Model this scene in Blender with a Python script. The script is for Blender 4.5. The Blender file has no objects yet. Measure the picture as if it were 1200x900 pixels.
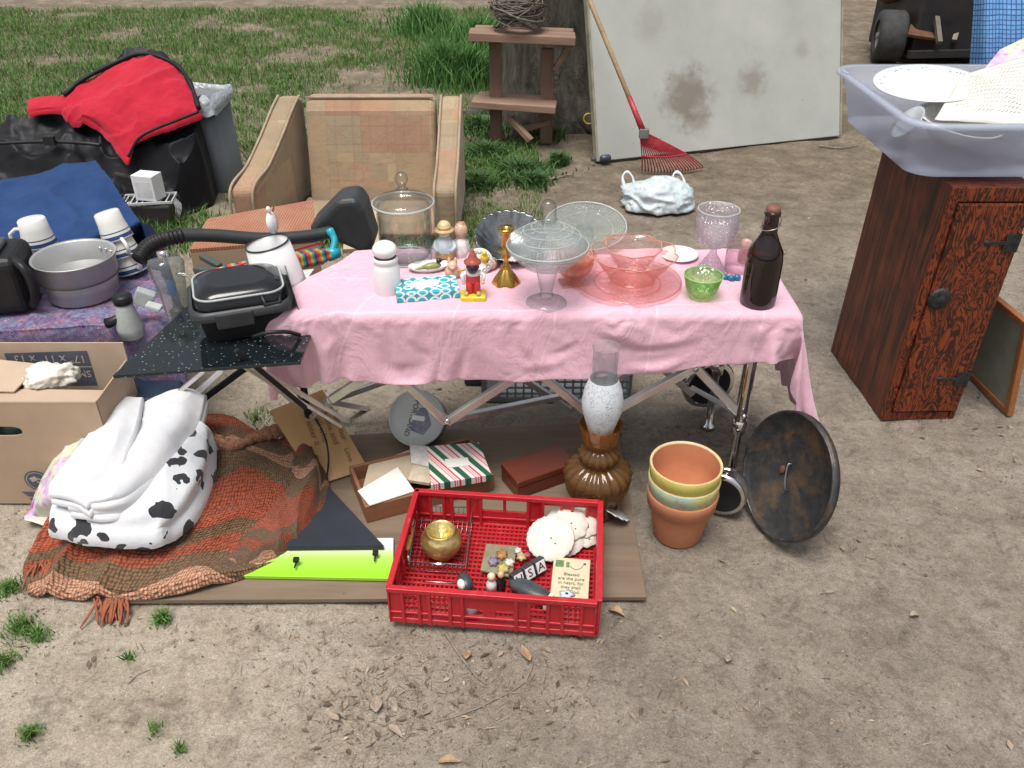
import bpy, math, random
import numpy as np
from mathutils import Vector, Matrix, noise as mnoise
random.seed(7); rng = np.random.default_rng(7)
SC = bpy.context.scene; COL = SC.collection; R = math.radians
# ---------------------------------------------------------------- camera
CAMH, PITCH, F = 1.55, R(33), 1000.0
cam = bpy.data.cameras.new('camera'); co = bpy.data.objects.new('camera', cam); COL.objects.link(co)
co.location = (0, 0, CAMH); co.rotation_euler = (R(90)-PITCH, 0, 0)
cam.lens = 30.0; cam.sensor_width = 36; cam.clip_end = 500; cam.clip_start = .05; SC.camera = co
cP, sP = math.cos(PITCH), math.sin(PITCH)
def ray(u, v):
    y = (450-v)/F
    return Vector(((u-600)/F, cP+y*sP, y*cP-sP))
def P(u, v, z=0.0):
    d = ray(u, v); t = (z-CAMH)/d.z
    return Vector((d.x*t, d.y*t, z))
def Q(u, v, Y):
    d = ray(u, v); t = Y/d.y
    return Vector((d.x*t, Y, CAMH+d.z*t))
def dep(p): return p.y*cP-(p.z-CAMH)*sP
def wpx(p, n): return n*dep(p)/F
def hz(Y, v): return Q(600, v, Y).z
# ---------------------------------------------------------------- node helper
class NB:
    def __init__(s, name, rough=.6, metal=0., spec=.5, **k):
        s.m = bpy.data.materials.new(name); s.m.use_nodes = True; s.t = s.m.node_tree
        s.b = s.t.nodes['Principled BSDF']; s.o = s.t.nodes['Material Output']
        s.b.inputs['Roughness'].default_value = rough; s.b.inputs['Metallic'].default_value = metal
        s.b.inputs['Specular IOR Level'].default_value = spec
        for a, v in k.items(): s.b.inputs[a.replace('_', ' ')].default_value = v
    def n(s, typ, ins=None, **props):
        nd = s.t.nodes.new('ShaderNode'+typ)
        for a, v in props.items(): setattr(nd, a, v)
        for a, v in (ins or {}).items():
            if hasattr(v, 'links'): s.t.links.new(v, nd.inputs[a])
            else: nd.inputs[a].default_value = v
        return nd
    def co(s, kind='Object', sc=(1, 1, 1), rot=(0, 0, 0), loc=(0, 0, 0)):
        if not hasattr(sc, '__len__'): sc = (sc,)*3
        c = s.n('TexCoord').outputs[kind]
        return s.n('Mapping', {'Vector': c, 'Scale': sc, 'Rotation': rot, 'Location': loc}).outputs[0]
    def noise(s, scale, detail=5, rough=.6, vec=None, dist=0.):
        if vec is None: vec = s.co()
        return s.n('TexNoise', {'Vector': vec, 'Scale': scale, 'Detail': detail, 'Roughness': rough, 'Distortion': dist}).outputs['Fac']
    def voro(s, scale, vec=None, feature='F1', out='Distance', rnd=1., **p):
        if vec is None: vec = s.co()
        return s.n('TexVoronoi', {'Vector': vec, 'Scale': scale, 'Randomness': rnd}, feature=feature, **p).outputs[out]
    def ramp(s, fac, stops, interp='LINEAR'):
        r = s.n('ValToRGB', {'Fac': fac}); r.color_ramp.interpolation = interp
        e = r.color_ramp.elements
        while len(e) < len(stops): e.new(.5)
        for i, (p, c) in enumerate(stops):
            e[i].position = p
            if not hasattr(c, '__len__'): c = (c,)*3
            e[i].color = (*c[:3], 1)
        return r.outputs['Color']
    def mix(s, fac, a, b, mode='MIX'):
        nd = s.n('Mix', data_type='RGBA', blend_type=mode)
        for i, v in ((0, fac), (6, a), (7, b)):
            if hasattr(v, 'links'): s.t.links.new(v, nd.inputs[i])
            elif i == 0: nd.inputs[0].default_value = v
            else: nd.inputs[i].default_value = (*v[:3], 1)
        return nd.outputs[2]
    def math(s, op, a, b=0., c=0., clamp=False):
        nd = s.n('Math', operation=op, use_clamp=clamp)
        for i, v in enumerate((a, b, c)):
            if hasattr(v, 'links'): s.t.links.new(v, nd.inputs[i])
            else: nd.inputs[i].default_value = v
        return nd.outputs[0]
    def col(s, c): 
        if hasattr(c, 'links'): s.t.links.new(c, s.b.inputs['Base Color'])
        else: s.b.inputs['Base Color'].default_value = (*c[:3], 1)
        return s
    def bump(s, h, strength=.3, dist=.01, first=None):
        i = {'Height': h, 'Strength': strength, 'Distance': dist}
        if first is not None: i['Normal'] = first
        b = s.n('Bump', i); s.t.links.new(b.outputs[0], s.b.inputs['Normal']); return b.outputs[0]
    def link(s, out, inp): s.t.links.new(out, s.b.inputs[inp])
MC = {}
def mat(name, c, c2=None, rough=.6, metal=0., spec=.5, ns=12, st=(1, 1, 1), bump=.15, bs=None, lo=.35, hi=.65, rv=.12, bd=.003, **k):
    """plain surface with uneven colour, uneven gloss and fine relief"""
    if name in MC: return MC[name]
    b = NB(name, rough, metal, spec, **k)
    if c2 is None: c2 = tuple(x*.72 for x in c)
    v = b.co(sc=st)
    f = b.noise(ns, 6, .65, v)
    b.col(b.ramp(f, [(lo, c), (hi, c2)]))
    rr = b.n('MapRange', {'Value': b.noise(ns*2.3, 4, .6, v), 'To Min': max(.02, rough-rv), 'To Max': min(1, rough+rv)})
    b.link(rr.outputs[0], 'Roughness')
    if bump: b.bump(b.noise(bs or ns*6, 5, .7, v), bump, bd)
    MC[name] = b.m; return b.m
def wood(name, c, c2, axis=0, sc=9, rough=.55, lo=.35, hi=.65, bump=.3, stretch=.09, dist=1.2):
    if name in MC: return MC[name]
    b = NB(name, rough)
    st = [1, 1, 1]; st[axis] = stretch
    v = b.co(sc=st)
    f = b.noise(sc, 8, .65, v, dist); g = b.noise(sc*7, 4, .6, v)
    m = b.mix(.3, b.ramp(f, [(lo, c), (hi, c2)]), b.ramp(g, [(.3, c2), (.7, c)]))
    d = b.noise(2.3, 4, .6)
    b.col(b.mix(b.math('MULTIPLY', d, .35), m, tuple(x*.5 for x in c2)))
    b.bump(g, bump, .002); MC[name] = b.m; return b.m
def fabric(name, c, c2=None, weave=900, rough=.9, ns=7, bump=.25, uv=False, **k):
    if name in MC: return MC[name]
    b = NB(name, rough, 0, .2, **k)
    b.b.inputs['Sheen Weight'].default_value = .15
    c2 = c2 or tuple(x*.85 for x in c)
    b.col(b.ramp(b.noise(ns, 5, .6), [(.3, c), (.7, c2)]))
    n1 = b.bump(b.noise(weave, 2, .5), bump, .001)
    b.bump(b.noise(28, 3, .5), .25, .006, n1)
    MC[name] = b.m; return b.m
def tglass(name, tint, rough=.03, edge=None, relief=0, rs=60, refl=1.0, fill=0.0, fillc=(1, 1, 1), pat=None):
    """thin-walled glass: tinted transmission, Fresnel reflection"""
    if name in MC: return MC[name]
    b = NB(name); t = b.t
    lw = b.n('LayerWeight', {'Blend': .32}); 
    edge = edge or tuple(x**2.2*.75 for x in tint)
    tc = b.mix(lw.outputs['Facing'], tint, edge)
    tr = b.n('BsdfTransparent', {'Color': tc})
    gl = b.n('BsdfGlossy', {'Color': (1, 1, 1, 1), 'Roughness': rough})
    if relief:
        h = pat(b) if pat else b.voro(rs)
        bp = b.n('Bump', {'Height': h, 'Strength': relief, 'Distance': .004})
        t.links.new(bp.outputs[0], gl.inputs['Normal']); t.links.new(bp.outputs[0], lw.inputs['Normal'])
    fr = b.math('MULTIPLY_ADD', b.math('POWER', lw.outputs['Facing'], 2.2), .55*refl, .06*refl, True)
    ms = b.n('MixShader', {'Fac': fr, 1: tr.outputs[0], 2: gl.outputs[0]})
    last = ms.outputs[0]
    if fill:
        df = b.n('BsdfDiffuse', {'Color': (*fillc, 1)})
        if relief: fill = b.math('MULTIPLY', b.ramp(h, [(.3, .25), (.75, 1.)]), fill*3.2, 0, True)  # raised pattern gets more pale diffuse, highlights put into the colour
        last = b.n('MixShader', {'Fac': fill, 1: last, 2: df.outputs[0]}).outputs[0]
    t.links.new(last, b.o.inputs['Surface']); MC[name] = b.m; return b.m
# ---------------------------------------------------------------- mesh helper
class MB:
    def __init__(s): s.v = []; s.f = []; s.s = []; s.uv = {}
    def add(s, vs, fs, M=None, smooth=False):
        o = len(s.v)
        s.v += [tuple(M @ Vector(p)) if M is not None else tuple(p) for p in vs]
        s.f += [tuple(i+o for i in f) for f in fs]; s.s += [smooth]*len(fs); return s
    def box(s, c, d, rot=None, M=None):
        x, y, z = (a/2 for a in d)
        vs = [(i, j, k) for k in (-z, z) for j in (-y, y) for i in (-x, x)]
        fs = [(0, 2, 3, 1), (4, 5, 7, 6), (0, 1, 5, 4), (2, 6, 7, 3), (0, 4, 6, 2), (1, 3, 7, 5)]
        T = Matrix.Translation(c)
        if rot: T = T @ (Matrix.Rotation(rot[2], 4, 'Z') @ Matrix.Rotation(rot[1], 4, 'Y') @ Matrix.Rotation(rot[0], 4, 'X'))
        return s.add(vs, fs, (M @ T) if M is not None else T)
    def bar(s, a, b, w, h=None, up=(0, 0, 1)):
        a, b = Vector(a), Vector(b); d = b-a; L = d.length; x = d.normalized(); h = h or w
        y = Vector(up).cross(x)
        if y.length < 1e-3: y = Vector((0, 1, 0)).cross(x)
        y.normalize(); z = x.cross(y)
        M = Matrix((( x.x, y.x, z.x, 0), (x.y, y.y, z.y, 0), (x.z, y.z, z.z, 0), (0, 0, 0, 1)))
        return s.box((0, 0, 0), (L, w, h), M=Matrix.Translation((a+b)/2) @ M)
    def lathe(s, prof, n=48, M=None, k=0, amp=None, close=False, tw=0):
        """prof [(r,z)...]; k lobes with amp(i) relative amplitude"""
        vs = []
        for i, (r, z) in enumerate(prof):
            a_ = (amp[i] if hasattr(amp, '__len__') else (amp or 0))
            for j in range(n):
                th = 2*math.pi*j/n
                rr = r*(1+a_*math.cos(k*th+tw*z)) if k else r
                vs.append((rr*math.cos(th), rr*math.sin(th), z))
        fs = []
        m = len(prof); R_ = range(m if close else m-1)
        for i in R_:
            a, b = i*n, ((i+1) % m)*n
            for j in range(n):
                j2 = (j+1) % n; fs.append((a+j, a+j2, b+j2, b+j))
        return s.add(vs, fs, M, True)
    def disc(s, r, z, n=48, M=None, k=0, amp=0):
        vs = [(r*(1+amp*math.cos(k*2*math.pi*j/n))*math.cos(2*math.pi*j/n), r*(1+amp*math.cos(k*2*math.pi*j/n))*math.sin(2*math.pi*j/n), z) for j in range(n)]
        return s.add(vs+[(0, 0, z)], [(j, (j+1) % n, n) for j in range(n)], M)
    def tube(s, pts, r, n=8, closed=False, caps=True):
        pts = [Vector(p) for p in pts]; m = len(pts)
        rs = r if hasattr(r, '__len__') else [r]*m
        vs = []; nrm = None
        for i in range(m):
            if closed: d = pts[(i+1) % m]-pts[i-1]
            else: d = pts[min(i+1, m-1)]-pts[max(i-1, 0)]
            d.normalize()
            if nrm is None:
                nrm = d.orthogonal().normalized()
            else:
                nrm = (nrm-d*nrm.dot(d));
                nrm = nrm.normalized() if nrm.length > 1e-6 else d.orthogonal().normalized()
            b = d.cross(nrm)
            for j in range(n):
                th = 2*math.pi*j/n
                vs.append(pts[i]+(nrm*math.cos(th)+b*math.sin(th))*rs[i])
        fs = []
        for i in range(m if closed else m-1):
            a, b2 = i*n, ((i+1) % m)*n
            for j in range(n): fs.append((a+j, a+(j+1) % n, b2+(j+1) % n, b2+j))
        if caps and not closed: fs += [tuple(range(n))[::-1], tuple(range((m-1)*n, m*n))]
        return s.add(vs, fs, None, True)
    def prism(s, poly, z0, z1, M=None):
        n = len(poly)
        vs = [(x, y, z0) for x, y in poly]+[(x, y, z1) for x, y in poly]
        fs = [tuple(range(n))[::-1], tuple(range(n, 2*n))]+[(i, (i+1) % n, n+(i+1) % n, n+i) for i in range(n)]
        return s.add(vs, fs, M)
    def slab(s, c4, th):
        """quad c4 (counter-clockwise seen from its outer side), thickness th inward"""
        c4 = [Vector(p) for p in c4]; nr = (c4[1]-c4[0]).cross(c4[3]-c4[0]).normalized()*th
        vs = [p-nr for p in c4]+c4
        return s.add(vs, [(3, 2, 1, 0), (4, 5, 6, 7), (0, 1, 5, 4), (1, 2, 6, 5), (2, 3, 7, 6), (3, 0, 4, 7)])
    def grid(s, G, smooth=True, flip=False):
        G = np.asarray(G); a, b = G.shape[:2]; o = len(s.v)
        s.v += [tuple(p) for p in G.reshape(-1, 3)]
        fs = []
        for i in range(a-1):
            for j in range(b-1):
                q = (o+i*b+j, o+i*b+j+1, o+(i+1)*b+j+1, o+(i+1)*b+j)
                fs.append(q[::-1] if flip else q)
        for i in range(a):
            for j in range(b): s.uv[o+i*b+j] = (j/(b-1), i/(a-1))
        s.f += fs; s.s += [smooth]*len(fs); return s
    def blob(s, c, r, n=16, M=None, wob=0, seed=0):
        vs = []; fs = []
        for i in range(n+1):
            ph = math.pi*i/n
            for j in range(2*n):
                th = math.pi*j/n
                d = Vector((math.sin(ph)*math.cos(th), math.sin(ph)*math.sin(th), math.cos(ph)))
                k = 1+wob*mnoise.noise(d*2+Vector((seed, 0, 0)))
                vs.append((c[0]+r[0]*d.x*k, c[1]+r[1]*d.y*k, c[2]+r[2]*d.z*k))
        m = 2*n
        for i in range(n):
            for j in range(m): fs.append((i*m+j, (i+1)*m+j, (i+1)*m+(j+1) % m, i*m+(j+1) % m))
        return s.add(vs, fs, M, True)
def cr(ctrl, n):
    """Catmull-Rom through control rows (axis 0) -> n samples"""
    c = np.asarray(ctrl, float); m = len(c)
    c = np.concatenate([[2*c[0]-c[1]], c, [2*c[-1]-c[-2]]])
    t = np.linspace(0, m-1-1e-9, n); i = t.astype(int); f = (t-i)
    f = f.reshape((-1,)+(1,)*(c.ndim-1))
    a, b, d, e = c[i], c[i+1], c[i+2], c[i+3]
    return .5*((2*b)+(-a+d)*f+(2*a-5*b+4*d-e)*f**2+(-a+3*b-3*d+e)*f**3)
def curve(pts, n=40): return [Vector(p) for p in cr([tuple(p) for p in pts], n)]
def sheet(ctrl, nu=90, nv=90, amp=.01, freq=9, seed=0, st=(1, 1, 1), ridge=0, rf=6, zmin=.003):
    G = cr(ctrl, nv); G = np.swapaxes(cr(np.swapaxes(G, 0, 1), nu), 0, 1)
    sd = Vector((seed*7.1, seed*3.3, seed))
    for i in range(G.shape[0]):
        for j in range(G.shape[1]):
            p = Vector((G[i, j, 0]*st[0], G[i, j, 1]*st[1], G[i, j, 2]*st[2]))
            h = amp*mnoise.fractal(p*freq+sd, .9, 2., 4)
            if ridge:
                w = mnoise.noise(p*rf*.5+sd)*1.2
                a = abs(mnoise.noise(Vector((p.x*rf+w, p.y*rf*.35-w, p.z*rf))+sd))
                h += ridge*(1-min(1, a*3.2))**1.6
            G[i, j, 2] = max(zmin, G[i, j, 2]+h)
    return G
def skirt(mb, G, d=.03, out=.3, zmin=.0, steps=4):
    """rolled edge hanging down from the sheet's border"""
    a, b = G.shape[:2]
    idx = [(0, j) for j in range(b)]+[(i, b-1) for i in range(1, a)]+[(a-1, j) for j in range(b-2, -1, -1)]+[(i, 0) for i in range(a-2, 0, -1)]
    c = G.reshape(-1, 3).mean(0); n = len(idx)
    sx = max(.05, np.linalg.norm(G[a//2, 0]-G[a//2, -1])); sy = max(.05, np.linalg.norm(G[0, b//2]-G[-1, b//2]))
    rings = []
    for k in range(steps+1):
        th = math.pi*.62*k/steps
        ring = []
        for (i, j) in idx:
            p = G[i, j]; o = p-c; o[2] = 0; o = o/(np.linalg.norm(o)+1e-6)
            q = p+o*math.sin(th)*d*out
            q[2] = max(zmin, p[2]-d*(k/steps)**1.3)
            ring.append(tuple(q))
        rings.append(ring)
    fs = []
    for k in range(steps):
        for j in range(n): fs.append((k*n+j, k*n+(j+1) % n, (k+1)*n+(j+1) % n, (k+1)*n+j))
    o = len(mb.v)
    mb.add([p for r in rings for p in r], fs, None, True)
    for k in range(steps+1):
        for q, (i, j) in enumerate(idx):
            e = d*(k/steps); du = (-1 if j == 0 else 1 if j == b-1 else 0)*e/sx; dv = (-1 if i == 0 else 1 if i == a-1 else 0)*e/sy
            mb.uv[o+k*n+q] = (j/(b-1)+du, i/(a-1)+dv)
    return mb
def mesh_obj(name, mb, m, bevel=0, solid=0, sub=0, seg=2, merge=False):
    me = bpy.data.meshes.new(name); me.from_pydata(mb.v, [], mb.f); me.validate()
    if len(me.polygons) == len(mb.s): me.polygons.foreach_set('use_smooth', mb.s)
    if mb.uv:
        uvl = me.uv_layers.new(name='UVMap'); vi = np.zeros(len(me.loops), int); me.loops.foreach_get('vertex_index', vi)
        uvl.data.foreach_set('uv', np.array([mb.uv.get(int(i), (0, 0)) for i in vi], dtype=np.float32).ravel())
    if not isinstance(m, (list, tuple)): m = [m]
    for x in m: me.materials.append(x)
    me.update(); o = bpy.data.objects.new(name, me); COL.objects.link(o)
    if solid:
        s = o.modifiers.new('solid', 'SOLIDIFY'); s.thickness = solid; s.offset = 0
    if bevel:
        s = o.modifiers.new('bevel', 'BEVEL'); s.width = bevel; s.segments = seg; s.limit_method = 'ANGLE'; s.angle_limit = R(35)
    if sub:
        s = o.modifiers.new('sub', 'SUBSURF'); s.levels = s.render_levels = sub
    return o
def tag(o, label, cat, group=None, kind=None):
    o['label'] = label
    if cat: o['category'] = cat
    if group: o['group'] = group
    if kind: o['kind'] = kind
    return o
def thing(name, label, cat, loc=(0, 0, 0), rz=0, group=None, M=None):
    o = bpy.data.objects.new(name, None); COL.objects.link(o); o.empty_display_size = .05
    o.matrix_world = M if M is not None else Matrix.Translation(loc) @ Matrix.Rotation(rz, 4, 'Z')
    return tag(o, label, cat, group)
def part(root, name, mb, m, label=None, world=False, **k):
    """meshes are written in the coordinates of their thing (or of the world) and hang under root"""
    top = root
    while top.parent: top = top.parent
    if world:
        I = top.matrix_world.inverted() if top.type == 'EMPTY' else top.matrix_basis.inverted()
        mb.v = [tuple(I @ Vector(p)) for p in mb.v]
    o = mesh_obj(name, mb, m, **k); o.parent = root
    if label: o['label'] = label
    return o
def solo(name, label, cat, mb, m, loc=(0, 0, 0), rz=0, M=None, group=None, world=False, **k):
    T = M if M is not None else Matrix.Translation(loc) @ Matrix.Rotation(rz, 4, 'Z')
    if world:
        c = Vector(np.mean(np.array(mb.v), 0)); c.z = min(p[2] for p in mb.v); T = Matrix.Translation(c)
        mb.v = [tuple(Vector(p)-c) for p in mb.v]
    o = mesh_obj(name, mb, m, **k); o.matrix_basis = T
    return tag(o, label, cat, group)
def basis(o, x, y):
    x = Vector(x).normalized(); y = Vector(y); y = (y-x*y.dot(x)).normalized(); z = x.cross(y)
    return Matrix(((x.x, y.x, z.x, o[0]), (x.y, y.y, z.y, o[1]), (x.z, y.z, z.z, o[2]), (0, 0, 0, 1)))
def axis(o, z, x=(1, 0, 0)):
    z = Vector(z).normalized(); x = Vector(x); x = (x-z*x.dot(z)).normalized(); y = z.cross(x)
    return Matrix(((x.x, y.x, z.x, o[0]), (x.y, y.y, z.y, o[1]), (x.z, y.z, z.z, o[2]), (0, 0, 0, 1)))
def text(body, size, M, m, parent, name='lettering', ext=.0003, space=1.0):
    cu = bpy.data.curves.new('t', 'FONT'); cu.body = body; cu.size = size; cu.extrude = ext
    cu.align_x = 'CENTER'; cu.align_y = 'CENTER'; cu.space_line = space; cu.resolution_u = 3
    o = bpy.data.objects.new('t', cu); COL.objects.link(o)
    dg = bpy.context.evaluated_depsgraph_get(); me = bpy.data.meshes.new_from_object(o.evaluated_get(dg))
    bpy.data.objects.remove(o); me.materials.clear(); me.materials.append(m)
    t = bpy.data.objects.new(name, me); COL.objects.link(t)
    top = parent
    while top.parent: top = top.parent
    I = (top.matrix_basis).inverted()
    me.transform(I @ M); t.parent = parent
    return t
def rotx(a): return Matrix.Rotation(a, 4, 'X')
def roty(a): return Matrix.Rotation(a, 4, 'Y')
def rotz(a): return Matrix.Rotation(a, 4, 'Z')
def T(*p): return Matrix.Translation(Vector(p) if len(p) == 3 else Vector(p[0]))
# ---------------------------------------------------------------- light
w = bpy.data.worlds.new('World'); SC.world = w; w.use_nodes = True
nt = w.node_tree; sky = nt.nodes.new('ShaderNodeTexSky'); sky.sky_type = 'NISHITA'; sky.sun_disc = False
SUN_EL, SUN_AZ = R(74), R(205)
sky.sun_elevation = SUN_EL; sky.sun_rotation = SUN_AZ; sky.dust_density = 4; sky.air_density = 1.; sky.ozone_density = 1
hs = nt.nodes.new('ShaderNodeHueSaturation'); hs.inputs['Saturation'].default_value = .3
nt.links.new(sky.outputs[0], hs.inputs['Color']); nt.links.new(hs.outputs[0], nt.nodes['Background'].inputs[0])
nt.nodes['Background'].inputs[1].default_value = .108
sl = bpy.data.lights.new('sun', 'SUN'); sl.energy = 2.4; sl.angle = R(28); sl.color = (1, .96, .9)
so = bpy.data.objects.new('sun', sl); COL.objects.link(so)
sd = Vector((math.sin(SUN_AZ)*math.cos(SUN_EL), math.cos(SUN_AZ)*math.cos(SUN_EL), math.sin(SUN_EL)))
so.rotation_euler = sd.to_track_quat('Z', 'Y').to_euler(); so.location = (0, 0, 5)
vs = SC.view_settings; vs.view_transform = 'Standard'; vs.look = 'None'; vs.exposure = .42; vs.gamma = 1; vs.use_curve_mapping = False
SC.render.engine = 'CYCLES'; SC.cycles.max_bounces = 10; SC.cycles.transparent_max_bounces = 24; SC.cycles.use_denoising = True
SC.cycles.sample_clamp_indirect = 6
# ================================================================= ground
def gh(x, y):
    a = mnoise.fractal(Vector((x*.8, y*.8, 3)), 1, 2, 3)*.012
    f = min(1, max(0, (y-3.2)/2)); a *= .35+f*1.2
    return a+mnoise.fractal(Vector((x*5, y*5, 1)), .75, 2.1, 5)*.0055-.005
def axis_vals(a, b, n, far):
    core = np.linspace(a, b, n); g = np.geomspace(.05, far, 26)
    return np.concatenate([(a-g)[::-1], core, b+g])
xs = axis_vals(-3.2, 3.6, 440, 70); ys = np.concatenate([[-30, -5, 0, .4], np.linspace(.7, 3.2, 230), np.linspace(3.22, 9, 160), 9+np.geomspace(.1, 90, 20)])
G = np.zeros((len(ys), len(xs), 3))
for i, y in enumerate(ys):
    for j, x in enumerate(xs): G[i, j] = (x, y, gh(x, y))
b = NB('dirt', .95, 0, .15)
v = b.co()
xyz = b.n('SeparateXYZ', {'Vector': v})
n_big = b.noise(1.1, 5, .6); n_mid = b.noise(5, 8, .7); n_fin = b.noise(60, 8, .75); n_gr = b.noise(240, 4, .7)
gx = b.math('ADD', xyz.outputs[0], b.math('MULTIPLY_ADD', n_mid, 1.5, -.75))
right = b.n('MapRange', {'Value': gx, 'From Min': -.65, 'From Max': .15}, interpolation_type='SMOOTHSTEP').outputs[0]
tan = b.ramp(n_mid, [(.25, (.27, .222, .165)), (.5, (.44, .375, .295)), (.75, (.56, .49, .40))])
gry = b.ramp(n_mid, [(.25, (.190, .158, .126)), (.5, (.285, .241, .197)), (.78, (.385, .333, .28))])
c = b.mix(right, tan, gry)
# looser brown soil further back, greener on the left
gy = b.math('ADD', xyz.outputs[1], b.math('MULTIPLY_ADD', n_big, 1.2, -.6))
back = b.n('MapRange', {'Value': gy, 'From Min': 2.8, 'From Max': 4.6}, interpolation_type='SMOOTHSTEP').outputs[0]
brn = b.ramp(n_mid, [(.25, (.075, .060, .040)), (.5, (.165, .130, .09)), (.75, (.32, .26, .19))])
c = b.mix(b.math('MULTIPLY', back, .8), c, brn)
# dark damp crumbs, pale sand, fine grain
dk = b.ramp(b.noise(17, 8, .75, None, .6), [(.5, 0.), (.66, 1.)])
c = b.mix(b.math('MULTIPLY', dk, .5), c, (.085, .066, .049))
lt = b.ramp(b.noise(9, 8, .8, b.co(loc=(3, 1, 0))), [(.56, 0.), (.72, 1.)])
c = b.mix(b.math('MULTIPLY', lt, .5), c, (.43, .355, .27))
c = b.mix(.42, c, b.mix(1., c, b.ramp(n_fin, [(.28, .25), (.45, .85), (.55, 1.05), (.72, 1.6)]), 'MULTIPLY'))
c = b.mix(.4, c, b.mix(1., c, b.ramp(n_gr, [(.3, .35), (.7, 1.5)]), 'MULTIPLY'))
peb = b.ramp(b.voro(130), [(.08, 1.), (.16, 0.)])
pm = b.ramp(b.noise(40, 2), [(.55, 0.), (.6, 1.)])
c = b.mix(b.math('MULTIPLY', peb, b.math('MULTIPLY', pm, .6)), c, (.5, .43, .34))
b.col(c)
h = b.math('ADD', b.math('MULTIPLY', n_fin, .6), b.math('MULTIPLY', n_gr, .25))
n1 = b.bump(b.noise(12, 8, .66), .8, .03, b.bump(b.noise(4.5, 4, .5), .6, .06))
b.bump(h, .85, .009, n1)
mb = MB(); mb.grid(G); mb.uv = {}
o = mesh_obj('ground', mb, b.m); o['kind'] = 'structure'; o['label'] = 'bare sandy dirt ground'

# ================================================================= grass, weeds, litter
def blade_mesh(name, pts, m, label, kind='stuff', cat=None, tall=None):
    """pts rows: x y z height width lean"""
    n = len(pts); p = np.array(pts)
    th = rng.uniform(0, 2*np.pi, n); la = rng.uniform(0, 2*np.pi, n)
    V = np.zeros((n, 5, 3)); wx = np.cos(th)*p[:, 4]/2; wy = np.sin(th)*p[:, 4]/2
    lx = np.cos(la)*p[:, 5]*p[:, 3]; ly = np.sin(la)*p[:, 5]*p[:, 3]
    for k, (hh, ll, ww) in enumerate(((0, 0, 1), (0, 0, -1), (.6, .35, .75), (.6, .35, -.75), (1, 1, 0))):
        V[:, k, 0] = p[:, 0]+lx*ll+wx*ww; V[:, k, 1] = p[:, 1]+ly*ll+wy*ww
        V[:, k, 2] = p[:, 2]-.003*(k < 2)+p[:, 3]*hh*np.sqrt(np.maximum(.05, 1-(p[:, 5]*ll)**2*.5))
    base = (np.arange(n)*5)[:, None]
    f4 = (base+np.array([0, 1, 3, 2])).tolist(); f3 = (base+np.array([2, 3, 4])).tolist()
    me = bpy.data.meshes.new(name); me.from_pydata(V.reshape(-1, 3).tolist(), [], f4+f3)
    me.materials.append(m); me.update(); o = bpy.data.objects.new(name, me); COL.objects.link(o)
    o['label'] = label; o['kind'] = kind
    if cat: o['category'] = cat
    return o
def grass_mat(name, c1, c2, c3):
    b = NB(name, .6, 0, .25)
    rnd = b.n('NewGeometry').outputs['Random Per Island']
    c = b.ramp(rnd, [(0, c1), (.55, c2), (.85, c2), (1, c3)])
    c = b.mix(b.math('MULTIPLY', b.noise(1.5, 3), .6), c, c3)
    b.col(c); b.b.inputs['Transmission Weight'].default_value = 0
    return b.m
GM = grass_mat('grass_green', (.04, .12, .024), (.09, .235, .042), (.16, .21, .07))
WM = grass_mat('weed_green', (.04, .12, .028), (.085, .22, .055), (.13, .24, .07))
def dens(x, y):
    u = 600+F*x/(y*cP+CAMH*sP); 
    yy = y*sP-CAMH*cP; vv = 450-F*yy/(y*cP+CAMH*sP)   # only to find what part of the yard is grassy
    n = mnoise.fractal(Vector((x*1.6, y*1.6, 5)), .8, 2, 4)
    n2 = mnoise.noise(Vector((x*7, y*7, 8)))
    d = 0
    if x < .1 and y > 3.4:
        d = .58+n*.8+n2*.3
        if -1.6 < x < -.6 and 5.5 < y < 6.8: d -= .25
        if y > 6.6: d += .12
        if x < -2: d += .12
        if x < -.9 and 3.9 < y < 5.0 and x > -1.7: d -= .35
    if -.45 < x < .28 and 3.5 < y < 5.3: d = max(d, .55+n*.5)
    if x > .15: d = 0
    return d
pts = []
while len(pts) < 90000:
    y = rng.uniform(3.3, 9.5); x = rng.uniform(-5.2*y/7, .5)
    d = dens(x, y)
    if rng.random() < d*d*1.6+max(0, d)*.08:
        pts.append((x, y, gh(x, y), rng.uniform(.012, .05)*(.6+d), rng.uniform(.003, .0065), rng.uniform(.2, .95)))
blade_mesh('grass', pts, GM, 'patchy short green grass behind the sale tables')
def clump(name, label, spots, m, n, hr, wr, lean=(.2, .9)):
    p = []
    for (x, y, r, k) in spots:
        for _ in range(int(n*k)):
            a = rng.uniform(0, 6.28); q = r*abs(rng.normal(0, .5))
            xx, yy = x+q*math.cos(a), y+q*math.sin(a)
            p.append((xx, yy, gh(xx, yy), rng.uniform(*hr)*(1.1-.4*min(1, q/r)), rng.uniform(*wr), rng.uniform(*lean)))
    return blade_mesh(name, p, m, label)
def sp(u, v, r, k):
    q = P(u, v, 0); return (q.x, q.y, r, k)
clump('tall_weeds', 'tall bright green weeds beside the tree trunk', [sp(520, 95, .32, 1), sp(560, 60, .4, 1), sp(500, 40, .4, .7), sp(545, 100, .2, .6), sp(590, 100, .15, .4)], WM, 1500, (.1, .34), (.006, .013), (.15, .7))
clump('ground_cover', 'dark green low weeds under the wooden plant stand', [sp(570, 180, .17, 1), sp(610, 200, .2, 1), sp(560, 215, .15, .7), sp(640, 160, .13, .6), sp(560, 150, .2, .8), sp(625, 215, .1, .4), sp(655, 190, .06, .3)], grass_mat('weed_dark', (.03, .075, .02), (.055, .13, .035), (.09, .15, .05)), 1700, (.03, .09), (.006, .012), (.4, 1.1))
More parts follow.
